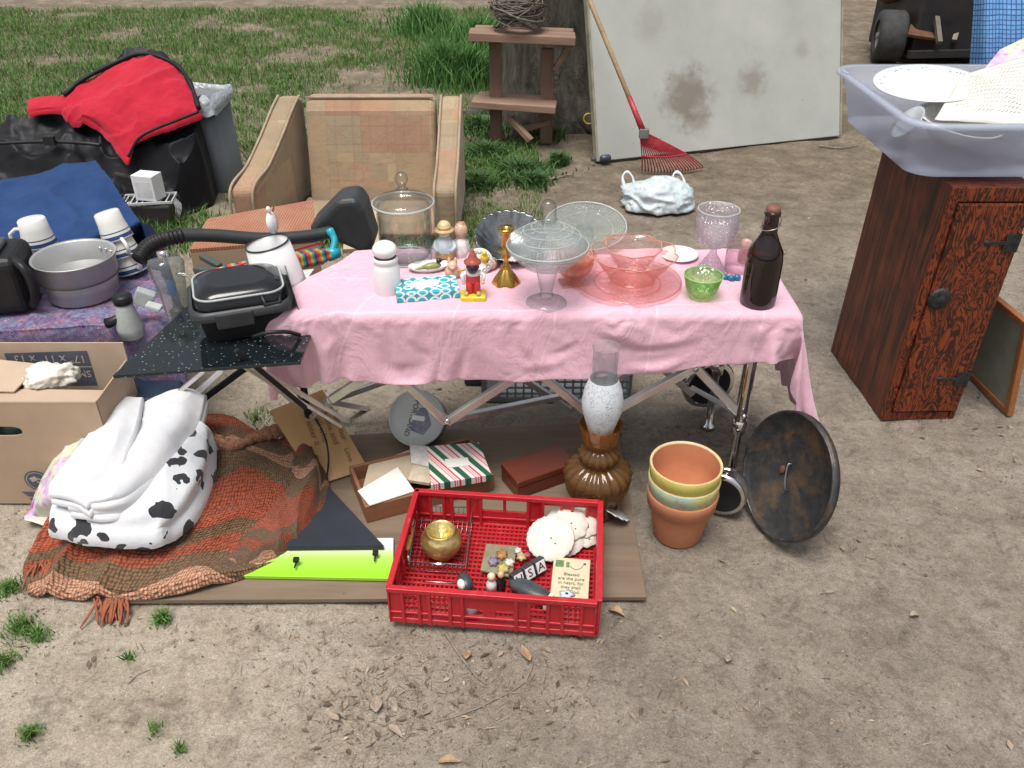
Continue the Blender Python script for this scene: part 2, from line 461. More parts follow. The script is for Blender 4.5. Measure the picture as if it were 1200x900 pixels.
clump('grass_tufts', 'small green grass tufts in the bare dirt', [sp(25, 735, .05, 1), sp(10, 690, .05, .8), sp(45, 745, .035, .6), sp(5, 775, .04, .6), sp(35, 860, .03, .5), sp(190, 725, .025, .7), sp(210, 880, .015, .2), sp(300, 490, .09, .5), sp(345, 505, .05, .3), sp(150, 770, .02, .15), sp(180, 855, .02, .12), sp(400, 700, .01, .03), sp(270, 235, .14, .5), sp(280, 200, .2, .5), sp(560, 250, .2, .35), sp(575, 240, .12, .4), sp(440, 240, .1, .1)], GM, 260, (.01, .04), (.0018, .004), (.3, 1.2))
# fine debris: chips of bark, crumbs, dead grass - one mass
mb = MB(); 
def chip(x, y, L, wd, cur):
    a = random.uniform(0, 6.28); z = gh(x, y)+.0015; c_, s_ = math.cos(a), math.sin(a)
    q = [(-L/2, 0, 0), (0, -wd/2, cur), (L/2, 0, .0), (0, wd/2, cur*.6)]
    tz = random.uniform(-.25, .25)*L
    mb.add([(x+px*c_-py*s_, y+px*s_+py*c_, z+pz+px/L*tz+abs(tz)/2) for px, py, pz in q], [(0, 1, 2, 3)])
for _ in range(14000):
    y = random.uniform(.9, 4.8); x = random.uniform(-.68, .68)*(y*cP+CAMH*sP)
    n = mnoise.fractal(Vector((x*2.4, y*2.4, 11)), .8, 2, 3)+.12*(abs(x+.1) < .5)
    if random.random() < .25+n: 
        k = random.random()
        if k < .6: chip(x, y, random.uniform(.003, .012), random.uniform(.002, .006), .001)
        elif k < .95: chip(x, y, random.uniform(.012, .04), random.uniform(.001, .0022), .001)
        else: chip(x, y, random.uniform(.012, .03), random.uniform(.006, .014), .003)
for _ in range(1200):
    u = random.gauss(585, 110); v_ = random.gauss(800, 48)
    if random.random() < .35: u = random.gauss(430, 45); v_ = random.gauss(835, 32)
    q = P(u, v_)
    if q.y < .8: continue
    k = random.random()
    if k < .55: chip(q.x, q.y, random.uniform(.003, .011), random.uniform(.0015, .005), .0012)
    elif k < .93: chip(q.x, q.y, random.uniform(.01, .045), random.uniform(.0009, .0022), .0015)
    else: chip(q.x, q.y, random.uniform(.012, .028), random.uniform(.006, .013), .004)
b = NB('litter', .85, 0, .2)
b.col(b.ramp(b.n('NewGeometry').outputs['Random Per Island'], [(0, (.09, .068, .048)), (.4, (.17, .13, .095)), (.75, (.28, .22, .16)), (.93, (.36, .28, .2)), (1, (.5, .42, .33))]))
o = mesh_obj('leaf_litter', mb, b.m); o['kind'] = 'stuff'; o['label'] = 'crumbled bark, dead grass and chips scattered on the dirt'
mb = MB()
for _ in range(3500):
    y = random.uniform(.9, 5); x = random.uniform(-.66, .66)*(y*cP+CAMH*sP); r = random.uniform(.001, .0038)
    mb.blob((x, y, gh(x, y)+r*.4), (r, r*random.uniform(.7, 1), r*.6), 3)
o = mesh_obj('gravel', mb, mat('gravel', (.27, .22, .17), (.15, .12, .09), .9, ns=300, bump=0)); o['kind'] = 'stuff'; o['label'] = 'tiny pebbles and soil crumbs'
# loose leaves and twigs one could pick up
LM = mat('dry_leaf', (.30, .19, .10), (.42, .30, .19), .7, ns=60, bump=.4)
def leaf(u, v, L, wd, a, label, m=LM):
    q = P(u, v, 0); mb = MB(); n = 9; Gd = np.zeros((5, n, 3))
    for i in range(5):
        for j in range(n):
            t = j/(n-1); s_ = (i-2)/2
            ww = wd*math.sin(math.pi*min(1, t*1.02+.02))**.7*(1-.25*t)
            Gd[i, j] = ((t-.5)*L, s_*ww/2, .003+.010*abs(s_)*ww/.03*(1 if t < .8 else .5)+.006*math.sin(t*4+a)+.004)
    mb.grid(Gd); mb.uv = {}
    return solo('dry_leaf', label, 'leaf', mb, m, (q.x, q.y, gh(q.x, q.y)), a, group='dry leaves on the dirt', solid=.0006)
LM2 = mat('pale_leaf', (.38, .31, .24), (.26, .2, .15), .7, ns=60, bump=.4)
leaf(616, 766, .055, .022, 1.9, 'curled brown leaf below the right half of the red crate')
leaf(548, 768, .035, .02, 1.4, 'short brown leaf beside the twig below the red crate')
leaf(723, 718, .042, .022, -.5, 'orange brown leaf by the plywood corner right of the crate')
leaf(441, 824, .05, .03, 1.7, 'broad pale leaf near the bottom, left of the twig', LM2)
leaf(463, 856, .05, .016, -.7, 'narrow pale leaf at the bottom edge of the leaf scatter', LM2)
leaf(853, 772, .03, .018, 1.2, 'small grey leaf alone on the dirt below the flower pots', LM2)
leaf(1072, 722, .028, .016, .2, 'tan leaf on the open dirt far right', LM2)
leaf(528, 893, .05, .018, .1, 'brown leaf cut by the bottom edge of the view')
leaf(390, 838, .04, .016, 2.4, 'pale leaf lying farthest left of the scatter', LM2)
TW = mat('twig', (.30, .26, .22), (.16, .13, .1), .85, ns=40, st=(1, 1, 1), bump=.5)
def twig(pts, r, label, sub=()):
    w_ = [P(u, v, 0) for u, v in pts]
    for q in w_: q.z = gh(q.x, q.y)+r*1.2
    mb = MB(); c_ = curve(w_, 26)
    for q in c_: q.z += random.uniform(0, r*.8)
    mb.tube(c_, [r*(1-.5*i/25) for i in range(26)], 6)
    for s_ in sub:
        w2 = [P(u, v, 0) for u, v in s_]
        for q in w2: q.z = gh(q.x, q.y)+r
        mb.tube(curve(w2, 10), [r*.6*(1-.6*i/9) for i in range(10)], 5)
    solo('twig', label, 'twig', mb, TW, world=True, group='twigs on the dirt')
twig([(522, 742), (540, 770), (556, 790), (570, 802)], .0032, 'straight grey twig just below the red crate', [[(540, 770), (541, 784)]])
twig([(625, 778), (612, 800), (575, 822), (545, 835), (520, 842)], .0018, 'thin curved brown stem below the crate', [])
twig([(150, 800), (160, 790), (175, 783)], .0016, 'tiny dark twig in the sandy dirt at bottom left')
twig([(625, 213), (650, 208), (670, 202)], .007, 'pale stick lying in front of the plant stand')
twig([(960, 172), (985, 174), (1005, 170)], .006, 'pale stick on the ground below the white board corner')

# ================================================================= tree trunk
BK = NB('bark', .9, 0, .2)
vz = BK.co(sc=(1, 1, .3))
BK.col(BK.mix(BK.ramp(BK.noise(5, 4), [(.5, 0.), (.68, .55)]), BK.ramp(BK.noise(16, 8, .7, vz, .5), [(.3, (.03, .024, .02)), (.55, (.10, .085, .07)), (.75, (.2, .18, .15))]), (.13, .15, .12)))
BK.bump(BK.noise(16, 8, .75, vz, .5), 1., .04)
c0 = P(655, 152); t = thing('tree_trunk', 'dark rough tree trunk behind the wooden plant stand', 'tree', (c0.x, c0.y+.32, 0))
mb = MB(); n = 48; rows = []
for i, z in enumerate(np.linspace(-.03, 2.6, 50)):
    r0 = .27+.16*math.exp(-max(0, z)*5)+.02*z*-1
    rows.append([((r0*(1+.14*mnoise.noise(Vector((math.cos(a)*1.7, math.sin(a)*1.7, z*1.1)))+.05*mnoise.noise(Vector((math.cos(a)*7, math.sin(a)*7, z*3)))))*math.cos(a)-.09*z,
                  (r0*(1+.12*mnoise.noise(Vector((math.cos(a)*1.7, math.sin(a)*1.7, z*1.1)))))*math.sin(a), z) for a in np.linspace(0, 2*math.pi, n)])
mb.grid(np.array(rows)); mb.uv = {}
part(t, 'trunk', mb, BK.m)
mb = MB()
for a in (2.9, 4.1, 5.2, 6.1):
    mb.tube(curve([(.2*math.cos(a), .2*math.sin(a), .22), (.38*math.cos(a), .38*math.sin(a), .05), (.62*math.cos(a+.2), .6*math.sin(a+.2), -.03)], 10), [.09-.006*i for i in range(10)], 10)
part(t, 'roots', mb, BK.m)
# ================================================================= vine wreath on the plant stand
c0 = Q(606, 8, 4.95); mb = MB()
for k in range(34):
    r = random.uniform(.07, .155); a0 = random.uniform(0, 6.28); tz = random.uniform(-.28, .28); ax = random.uniform(0, 6.28)
    p = []
    for i in range(20):
        a = a0+2*math.pi*i/20*random.choice((1,)); q = Vector((r*math.cos(a), r*math.sin(a), 0)); q.rotate(Matrix.Rotation(tz*2.2, 3, Vector((math.cos(ax), math.sin(ax), 0))))
        p.append(q+Vector((random.uniform(-.006, .006), random.uniform(-.006, .006), .1+random.uniform(-.003, .003)+(k % 9-4)*.013)))
    mb.tube(p, random.uniform(.0025, .0055), 5, closed=True)
STZ = hz(4.95, 37)
solo('vine_wreath', 'tangled grey vine basket sitting on top of the plant stand', 'basket', mb, mat('vine', (.2, .17, .14), (.09, .075, .06), .85, ns=40, bump=.5), (c0.x, 4.97, STZ+.01))
# ================================================================= rustic plant stand
CW = wood('cedar', (.38, .245, .175), (.20, .12, .085), 0, 10, .8)
CWv = wood('cedar_post', (.27, .17, .12), (.14, .085, .06), 2, 10, .8)
g = P(640, 176); X = lambda u, Y, z=.3: (u-600)/F*(Y*cP-(z-CAMH)*sP)
t = thing('plant_stand', 'rustic two-step reddish wooden plant stand in front of the tree', 'plant stand', (X(610, 4.95), 4.95, 0))
for (u0, u1, v, dY, h, yaw) in ((550, 674, 37, .12, .045, -.03), (554, 652, 117, -.02, .04, -.10)):
    Y = 4.95; z = hz(Y, v); xa, xb = X(u0, Y, z), X(u1, Y, z)
    mb = MB(); mb.box(((xa+xb)/2, Y-.02+dY*0, z-h/2), (xb-xa, .15, h), (0, .035 if v < 50 else .04, yaw)); mb.box(((xa+xb)/2+.012, Y+.1, z-h/2+.004), (xb-xa-.03, .075, h*.9), (0, .03, yaw))
    part(t, 'step_board', mb, CW, world=True, bevel=.005)
for (u, w_, v1, lbl) in ((581, .07, 45, 0), (641, .072, 52, 0)):
    Y = 5.0; z1 = hz(Y, v1)-.02; x = X(u, Y, .3)
    mb = MB(); mb.box((x, Y, z1/2), (w_, .045, z1)); part(t, 'post', mb, CWv, world=True, bevel=.004)
for a, b_ in ((Q(668, 52, 4.98), Q(650, 82, 4.98)), (Q(598, 138, 4.92), Q(622, 165, 4.85)), (Q(645, 142, 4.99), Q(612, 152, 4.99))):
    mb = MB(); mb.bar(a, b_, .04, .03); part(t, 'brace', mb, CW, world=True, bevel=.003)
# ================================================================= leaning white board
WB = NB('stained_board', .55)
v = WB.co(); base = WB.ramp(WB.noise(2.2, 6, .65), [(.3, (.36, .37, .345)), (.7, (.46, .465, .43))])
base = WB.mix(WB.ramp(WB.noise(5, 8, .75), [(.56, 0.), (.75, .55)]), base, (.34, .32, .25))
def spot(cx, cy, r, k, sc=14):
    q = WB.n('VectorMath', {0: WB.co(loc=(-cx, -cy, 0))}, operation='LENGTH').outputs['Value']
    q = WB.math('ADD', q, WB.math('MULTIPLY_ADD', WB.noise(sc, 6, .7), r*1.6, -r*.8))
    return WB.n('MapRange', {'Value': q, 'From Min': r*1.25, 'From Max': r*.25, 'To Min': 0., 'To Max': k}, interpolation_type='SMOOTHSTEP').outputs[0]
for s_ in ((.56, .30, .17, .75), (.98, .36, .10, .55), (.62, .16, .09, .4), (1.3, .5, .06, .3), (.35, .7, .1, .25)):
    base = WB.mix(spot(*s_), base, (.155, .12, .085))
WB.col(WB.mix(WB.ramp(WB.voro(9), [(.02, .8), (.05, 0.)]), base, (.09, .08, .07)))
WB.bump(WB.noise(40, 4), .2, .003)
b0, b1 = P(701, 190), P(983, 160); up = Vector((-.12, .30, 1)).normalized()
xd = (b1-b0).normalized(); Mb = basis(b0+Vector((0, 0, .004)), xd, up)
L = (b1-b0).length
t = thing('white_board', 'large stained off-white table board leaning upright with a dark corner roller', 'board', M=Mb)
mb = MB(); mb.box((L/2, .6, -.01), (L, 1.2, .034)); part(t, 'panel', mb, WB.m, bevel=.004)
EG = mat('board_edge', (.34, .33, .25), (.22, .2, .15), .6)
for s_ in (0, 1):
    mb = MB(); mb.box((-.006 if not s_ else L+.006, .6, -.012), (.012, 1.2, .05)); part(t, 'edge_trim', mb, EG, bevel=.003)
mb = MB(); mb.lathe([(0, -.028), (.012, -.028), (.02, -.02), (.021, .02), (.015, .03), (0, .03)], 24, T(.03, .014, .03) @ roty(R(90))); mb.lathe([(0, .03), (.01, .03), (.01, .05), (0, .05)], 16, T(.0, .014, .03) @ roty(R(-90)))
part(t, 'roller', mb, mat('roller', (.05, .06, .085), None, .4))
# yellow ring stuck on board side
mb = MB(); mb.tube([Q(690+6*math.cos(a), 139+6*math.sin(a), 4.8) for a in np.linspace(1, 5.4, 14)], .004, 6)
solo('yellow_ring', 'small open yellow ring hanging beside the white board edge', 'ring', mb, mat('yellow_plastic', (.6, .42, .05)), world=True)
# ================================================================= rake
RH = P(788, 204); neck = Q(752, 150, 4.45); topp = Q(689, -4, 4.70)
t = thing('leaf_rake', 'red leaf rake with wooden handle leaning on the white board', 'rake', (RH.x, RH.y, 0))
mb = MB(); d = (topp-neck).normalized(); mb.tube([neck, neck+d*.3, topp+d*.5], .0125, 12)
part(t, 'handle', mb, wood('ash', (.42, .3, .17), (.25, .16, .09), 0, 12, .6), world=True)
RR = mat('red_rake', (.42, .035, .045), (.30, .02, .035), .45, ns=30)
mb = MB(); mb.tube([neck-d*.01, neck+d*.06, neck+d*.17], [.017, .015, .014], 12); part(t, 'socket', mb, RR, world=True)
mb = MB(); mb.box(neck-d*.03, (.05, .03, .05)); part(t, 'clamp', mb, mat('grey_metal', (.35, .34, .32), None, .4, .7), world=True, bevel=.004)
mb = MB(); nT = 21
A0, A1 = P(752, 203), P(822, 199)
ends = []
for i in range(nT):
    s_ = i/(nT-1); e = A0.lerp(A1, s_); e.z = .014
    e += Vector((0, .12*math.sin(math.pi*s_)*-.35, 0))
    st_ = neck-d*.03+Vector(((s_-.5)*.04, 0, 0))
    mid = st_.lerp(e, .7)+Vector((0, -.01, .022)); tip = e+Vector((.004, .025, -.012))
    mb.tube(curve([st_, mid, e+Vector((0, 0, .01)), tip], 12), .0036, 5)
    ends.append(mid)
part(t, 'tines', mb, RR, world=True)
mb = MB(); mb.tube(ends, .005, 6); mb.tube([(neck-d*.03).lerp(q, .55) for q in ends], .004, 6); part(t, 'cross_band', mb, RR, world=True)
# ================================================================= plastic bag
def wrinkly(name, label, cat, c, r, m, seed, amp=.35, M=None, n=40, flat=.0, fold=9):
    mb = MB(); vs = []; N = 2*n
    for i in range(n+1):
        ph = math.pi*i/n
        for j in range(N):
            th = 2*math.pi*j/N; dd = Vector((math.sin(ph)*math.cos(th), math.sin(ph)*math.sin(th), math.cos(ph)))
            k = 1+amp*.6*mnoise.noise(dd*1.6+Vector((seed, 0, 0)))+amp*.35*(1-2*abs(mnoise.noise(dd*fold*.45+Vector((0, seed, 0)))))**2
            z = dd.z*r[2]*k
            vs.append((dd.x*r[0]*k, dd.y*r[1]*k, max(z, -flat)))
    fs = [(i*N+j, (i+1)*N+j, (i+1)*N+(j+1) % N, i*N+(j+1) % N) for i in range(n) for j in range(N)]
    mb.add(vs, fs, None, True); return mb
PB = NB('bag_film', .3, 0, .5); PB.col(PB.ramp(PB.noise(14, 4), [(.3, (.62, .68, .70)), (.7, (.42, .50, .54))])); PB.bump(PB.voro(26, None, 'DISTANCE_TO_EDGE'), .5, .012)
PB.b.inputs['Subsurface Weight'].default_value = .25
q = P(770, 243); t = thing('plastic_bag', 'crumpled pale blue-white plastic carrier bag lying on the dirt by the rake', 'bag', (q.x, q.y+.03, 0))
part(t, 'sack', wrinkly('', '', '', 0, (.175, .13, .085), PB.m, 3, .42, flat=.03, fold=5), PB.m)
t.children[0].location = (0, 0, .034)
for (a, dx) in ((2.3, -.13), (1.0, .12)):
    mb = MB(); bx, by = dx, .07
    p = [(bx-.024, by-.03, .065), (bx-.030, by+.05, .10), (bx-.006, by+.08, .115), (bx+.02, by+.05, .10), (bx+.024, by-.03, .065)]
    mb.tube(curve(p, 16), [.007+.003*math.sin(i) for i in range(16)], 7); part(t, 'handle', mb, PB.m)
# ================================================================= cart in the far right corner
BLK = mat('black_rubber', (.025, .025, .028), (.05, .047, .045), .8, ns=20, bump=.5)
RUST = mat('rust', (.16, .065, .03), (.07, .035, .025), .85, ns=15, bump=.5)
DRK = mat('dark_paint', (.018, .018, .02), (.035, .03, .028), .5, ns=8)
wq = P(1040, 72); t = thing('garden_cart', 'dark rusty two-wheeled garden cart with tools, in the far right corner', 'cart', (wq.x, wq.y, 0))
def wheel(x, y, r, wd, par, rimm):
    M_ = T(x, y, r) @ rotz(R(-12)) @ roty(R(90)); mb = MB()
    prof = [(r*.62, -wd/2), (r*.9, -wd/2), (r, -wd*.36), (r, wd*.36), (r*.9, wd/2), (r*.62, wd/2), (r*.62, -wd/2)]
    mb.lathe(prof, 40, M_, k=20, amp=[0, 0, .015, .015, 0, 0, 0]); o = part(par, 'tyre', mb, BLK)
    mb = MB(); mb.lathe([(r*.62, -wd*.5), (r*.66, -wd*.47), (r*.58, -wd*.3), (r*.15, -wd*.2), (r*.12, -wd*.5), (0, -wd*.5)], 32, M_); part(o, 'rim', mb, rimm)
GR = mat('rim_grey', (.3, .3, .27), None, .5, .4)
wheel(-.03, 0, .19, .2, t, GR); wheel(.85, .05, .19, .2, t, GR)
mb = MB(); mb.prism([(.12, -.1), (.85, -.15), (1.0, .5), (.0, .5)], .05, .9); part(t, 'bed_and_shade', mb, DRK, bevel=.02)  # cart body made bigger and lower to stand for the black shadow there
mb = MB(); mb.bar((-.1, 0, .19), (.9, .05, .19), .035); part(t, 'axle', mb, RUST)
mb = MB(); mb.blob((.0, .25, .52), (.13, .1, .12), 12, wob=.3); part(t, 'engine_cover', mb, RUST)
for (u, v0, v1, Y, mm) in ((1097, -8, 50, wq.y-.05, 'g'), (1126, -8, 48, wq.y+.05, 'g')):
    a, b_ = Q(u-(3 if u < 1100 else -8), v0, Y+.1), Q(u+(4 if u < 1100 else -8), v1, Y-.2); mb = MB(); mb.bar(a, b_, .035); part(t, 'shaft', mb, wood('old_wood', (.22, .19, .15), (.1, .085, .07), 2), world=True)
mb = MB(); mb.slab([Q(1064, 40, wq.y-.2), Q(1105, 46, wq.y-.2), Q(1090, 30, wq.y), Q(1068, 26, wq.y)], .02); part(t, 'guard_plate', mb, RUST, world=True)
mb = MB(); mb.bar(Q(1065, 64, wq.y-.25), Q(1140, 62, wq.y-.15), .05); part(t, 'frame_rail', mb, DRK, world=True)
# hanging blue cloth
GB = NB('blue_check', .85); v = GB.n('TexCoord').outputs['UV']; 
ck = GB.n('TexBrick', {'Vector': GB.n('Mapping', {'Vector': v, 'Scale': (22, 22, 1)}).outputs[0], 'Color1': (.10, .26, .55, 1), 'Color2': (.14, .33, .62, 1), 'Mortar': (.035, .08, .22, 1), 'Scale': 1., 'Mortar Size': .12, 'Brick Width': 1., 'Row Height': 1.}, offset=0.)
GB.col(ck.outputs['Color'])
Yc = wq.y-.9
tp = []
for k, (v_, dY) in enumerate(((-30, .25), (20, .12), (60, .04), (110, 0))):
    tp.append([tuple(Q(u+k*(-.5 if i else -3), v_, Yc+dY+dd)) for i, (u, dd) in enumerate(((1143, .12), (1158, -.02), (1180, .03), (1215, -.03), (1260, .02)))])
mb = MB(); mb.grid(sheet(tp, 60, 50, .006, 5)); solo('blue_tarp', 'blue checked woven tarp hanging down at the far right edge', 'tarp', mb, GB.m, world=True, solid=.004)
# ================================================================= folding table and pink cloth
ZT = .575
AL = mat('aluminium', (.74, .73, .72), (.58, .56, .55), .34, .75, ns=14, bump=.05, rv=.1)
CHR = mat('chrome', (.72, .72, .72), (.6, .6, .6), .10, 1., ns=6, bump=0, rv=.05)
BPL = mat('black_plastic', (.010, .010, .012), (.018, .018, .019), .42, 0, .3, ns=12, bump=.08)
TX0, TX1, TY0, TY1 = -.64, .69, 1.80, 2.17
t = thing('folding_table', 'long aluminium folding table with zigzag braces under the pink tablecloth', 'table', ((TX0+TX1)/2, (TY0+TY1)/2, 0))
mb = MB(); mb.prism([(TX0, TY0), (TX1, TY0), (TX1, TY1), (-.36, TY1), (-.52, TY0+.12)], ZT-.033, ZT-.003)
top_board = part(t, 'tabletop', mb, mat('dark_board', (.07, .05, .045), None, .7), world=True)
def brace(pa, pb, Ya, Yb, w_=.021, par=None, m=AL, n='brace'):
    mb = MB(); mb.bar(Q(pa[0], pa[1], Ya), Q(pb[0], pb[1], Yb), w_, w_*.85, up=(0, 1, 0)); return part(par or t, n, mb, m, world=True, bevel=.002)
yF, yR = TY0+.035, TY1-.03
zz = [(388, 468), (452, 426), (524, 494), (622, 430), (700, 492), (815, 430), (872, 490)]
for i in range(6): brace(zz[i], zz[i+1], yF+(.012 if i % 2 else -.012), yF+(.012 if i % 2 else -.012))
zr = [(300, 430), (385, 470), (560, 408), (668, 480), (762, 420), (812, 462), (880, 410)]
for i in range(1, 5): brace(zr[i], zr[i+1], yR+(.01 if i % 2 else -.01), yR+(.01 if i % 2 else -.01), .019)
brace((524, 492), (668, 462), yF, yR, .018); brace((872, 488), (812, 455), yF, yR, .018)
for (x, y) in ((TX1-.085, yF+.01), (TX1-.085, yR)):
    mb = MB(); mb.lathe([(.0165, .20), (.0165, ZT-.035)], 20, T(x, y, 0)); mb.lathe([(0, .0), (.022, .0), (.022, .012), (.012, .02), (.012, .2), (.020, .2), (.021, .235), (.0165, .24)], 20, T(x, y, 0)); part(t, 'leg', mb, CHR, world=True)
for u, v in ((452, 428), (524, 493), (622, 432), (815, 432), (872, 488)):
    q = Q(u, v, yF-.02); mb = MB(); mb.lathe([(0, -.006), (.007, -.006), (.007, .006), (0, .006)], 12, T(q) @ rotx(R(90))); part(t, 'rivet', mb, CHR, world=True)
for a_, b_ in ((Q(388, 468, yF), P(352, 505, .0)), (Q(385, 470, yR), P(430, 478, .0)), (Q(300, 430, yR), P(352, 478, 0))):
    mb = MB(); mb.bar(a_, b_, .021, .018); part(t, 'brace', mb, AL, world=True, bevel=.002)
# chrome-rimmed caster wheels
def chromewheel(c, r, wd, az, label):
    M_ = T(c) @ rotz(az) @ rotx(R(90)); tt = thing('chrome_wheel', label, 'wheel', M=M_, group='chrome wheels under the table')
    mb = MB(); mb.lathe([(r*.80, -wd/2), (r*.93, -wd*.55), (r, -wd*.2), (r, wd*.3), (r*.95, wd/2), (r*.8, wd/2)], 40); part(tt, 'rim', mb, CHR)
    mb = MB(); mb.lathe([(r*.8, -wd/2), (r*.74, -wd*.1), (r*.3, 0), (r*.25, -wd*.3), (0, -wd*.35)], 40); mb.lathe([(r*.8, wd/2), (r*.3, wd*.4), (0, wd*.4)], 32); part(tt, 'hub', mb, BPL)
    mb = MB(); mb.box((0, r*.4, -wd*.3), (.02, r*1.3, .006)); part(tt, 'fork', mb, CHR, bevel=.002)
q = Q(829, 448, 2.22); chromewheel(q, max(.05, min(.085, q.z-.002)), .035, R(12), 'chrome-rimmed wheel at the back under the right of the table')
q = Q(850, 575, 1.74); chromewheel((q.x, 1.76, .068), .066, .05, R(-24), 'chrome-rimmed wheel on the dirt behind the flower pots')
# cloth simulation, frozen to a mesh
PK = NB('pink_cloth', .85, 0, .2); PK.b.inputs['Sheen Weight'].default_value = .25
vv = PK.co('UV', (1, 1, 1)); sx = PK.n('SeparateXYZ', {'Vector': vv})
def lines(o, k, w_):
    m_ = PK.math('FRACT', PK.math('MULTIPLY', o, k)); return PK.math('LESS_THAN', m_, w_)
ln = PK.math('MAXIMUM', PK.math('MAXIMUM', lines(sx.outputs[0], 7, .02), lines(sx.outputs[1], 3, .03)), PK.math('MULTIPLY', PK.math('MAXIMUM', lines(sx.outputs[0], 28, .05), lines(sx.outputs[1], 12, .05)), .35))
pc = PK.ramp(PK.noise(4, 4), [(.3, (.74, .455, .545)), (.7, (.67, .40, .49))])
PK.col(PK.mix(PK.math('MULTIPLY', ln, .42), pc, (.82, .60, .66)))
PK.link(PK.math('MULTIPLY_ADD', PK.noise(5), .2, .75), 'Roughness'); nn = PK.bump(PK.noise(700, 2), .3, .0015); mm_ = PK.bump(PK.math('MULTIPLY', ln, -1.), .25, .003, nn); mm_ = PK.bump(PK.noise(9, 5, .6, PK.co('Object', (1, 1, .45)), 1.4), .5, .022, mm_); PK.bump(PK.noise(26, 4, .6), .3, .008, mm_)
nu, nv = 120, 66
BLc, BRc, FRc, FLc = Vector((-.42, 2.19)), Vector((1.0, 2.27)), Vector((1.065, 1.665)), Vector((-.73, 1.625))
Gc = np.zeros((nv, nu, 3))
for i in range(nv):
    for j in range(nu):
        s_, r_ = j/(nu-1), i/(nv-1)
        p = (BLc.lerp(BRc, s_)).lerp(FLc.lerp(FRc, s_), r_)
        p.y += r_*(.012*math.sin(s_*9+.6)+.02*(.35 < s_ < .9)*math.sin((s_-.35)*5.7)); p.x += .012*mnoise.noise(Vector((s_*5, r_*6, 7)))
        Gc[i, j] = (p.x, p.y, ZT+.012+.045+.075*mnoise.noise(Vector((p.x*3.1, p.y*3.6, 0)))+.04*mnoise.noise(Vector((p.x*9, p.y*8, 4))))
mb = MB(); mb.grid(Gc)
me0 = mesh_obj('cloth_sim', mb, PK.m); 
colb = MB(); colb.box(((TX0-.02+TX1)/2, (TY0+TY1)/2, ZT-.03), (TX1-TX0+.02, TY1-TY0, .06))
cb = mesh_obj('sim_table', colb, PK.m, bevel=.008); cb.modifiers.new('c', 'COLLISION'); cb.collision.thickness_outer = .004; cb.collision.cloth_friction = 60
cm = me0.modifiers.new('cloth', 'CLOTH'); cs = cm.settings; cs.quality = 7; cs.mass = .25; cs.tension_stiffness = 12; cs.compression_stiffness = 12; cs.shear_stiffness = 3; cs.bending_stiffness = .08; cs.air_damping = 2
cm.collision_settings.use_collision = True; cm.collision_settings.distance_min = .004; cm.collision_settings.collision_quality = 3
cm.point_cache.frame_end = 60; SC.frame_start = 1; SC.frame_end = 60
for f in range(1, 46): SC.frame_set(f)
dg = bpy.context.evaluated_depsgraph_get()
ev = me0.evaluated_get(dg); cloth_me = bpy.data.meshes.new_from_object(ev, preserve_all_data_layers=True, depsgraph=dg)
bpy.data.objects.remove(me0); bpy.data.objects.remove(cb); SC.frame_set(1)
cl = bpy.data.objects.new('tablecloth', cloth_me); COL.objects.link(cl)
tag(cl, 'pink woven tablecloth draped over the folding table', 'tablecloth')
s_ = cl.modifiers.new('solid', 'SOLIDIFY'); s_.thickness = .0015
s_ = cl.modifiers.new('sub', 'SUBSURF'); s_.levels = s_.render_levels = 1
TT = ZT+.006
def onT(u, v): return P(u, v, TT)
# ================================================================= glass on the table
CG = tglass('clear_glass', (.955, .97, .965), edge=(.5, .55, .55), refl=.6)
CUT = tglass('cut_glass', (.95, .96, .965), .05, (.64, .67, .69), relief=1., rs=170, fill=.06, fillc=(.75, .78, .8))
RIB = lambda b: b.math('SINE', b.math('MULTIPLY', b.n('TexGradient', {'Vector': b.co()}, gradient_type='RADIAL').outputs['Fac'], 440))
RIBG = tglass('ribbed_glass', (.95, .965, .955), .05, (.6, .65, .63), relief=1., pat=RIB, fill=.065, fillc=(.72, .78, .74))
PG = tglass('pink_glass', (.98, .90, .86), .04, (.82, .52, .44), fill=.03, fillc=(.9, .55, .45))
PGP = tglass('pale_pink_glass', (.985, .925, .92), .04, (.86, .62, .62), relief=.4, rs=120, fill=.03, fillc=(.9, .55, .55))
PGR = tglass('pink_ribbed_glass', (.955, .81, .745), .05, (.74, .42, .34), relief=.8, pat=RIB, fill=.07, fillc=(.85, .55, .45))
GG = tglass('green_glass', (.76, .92, .66), .04, (.3, .55, .18), relief=.5, rs=90, fill=.08, fillc=(.35, .6, .2))
LIL = tglass('lilac_glass', (.955, .935, .955), .05, (.62, .58, .63), relief=1., pat=lambda b: b.voro(150), fill=.08, fillc=(.78, .74, .79))
BRN = tglass('brown_glass', (.22, .08, .03), .04, (.03, .01, .004), fill=.12, fillc=(.03, .01, .006))
RIMG = tglass('rim_glass', (.9, .93, .92), .04, (.5, .55, .55), fill=.35, fillc=(.8, .84, .84))  # whitish diffuse fill stands for bright highlights along the glass rims
def ring(par, r_, z, m, th=.0018, sy=1., nm='rim'):
    mb = MB(); mb.tube([(r_*math.cos(a), r_*sy*math.sin(a), z) for a in np.linspace(0, 6.2832, 73)[:-1]], th, 6, closed=True); return part(par, nm, mb, m)
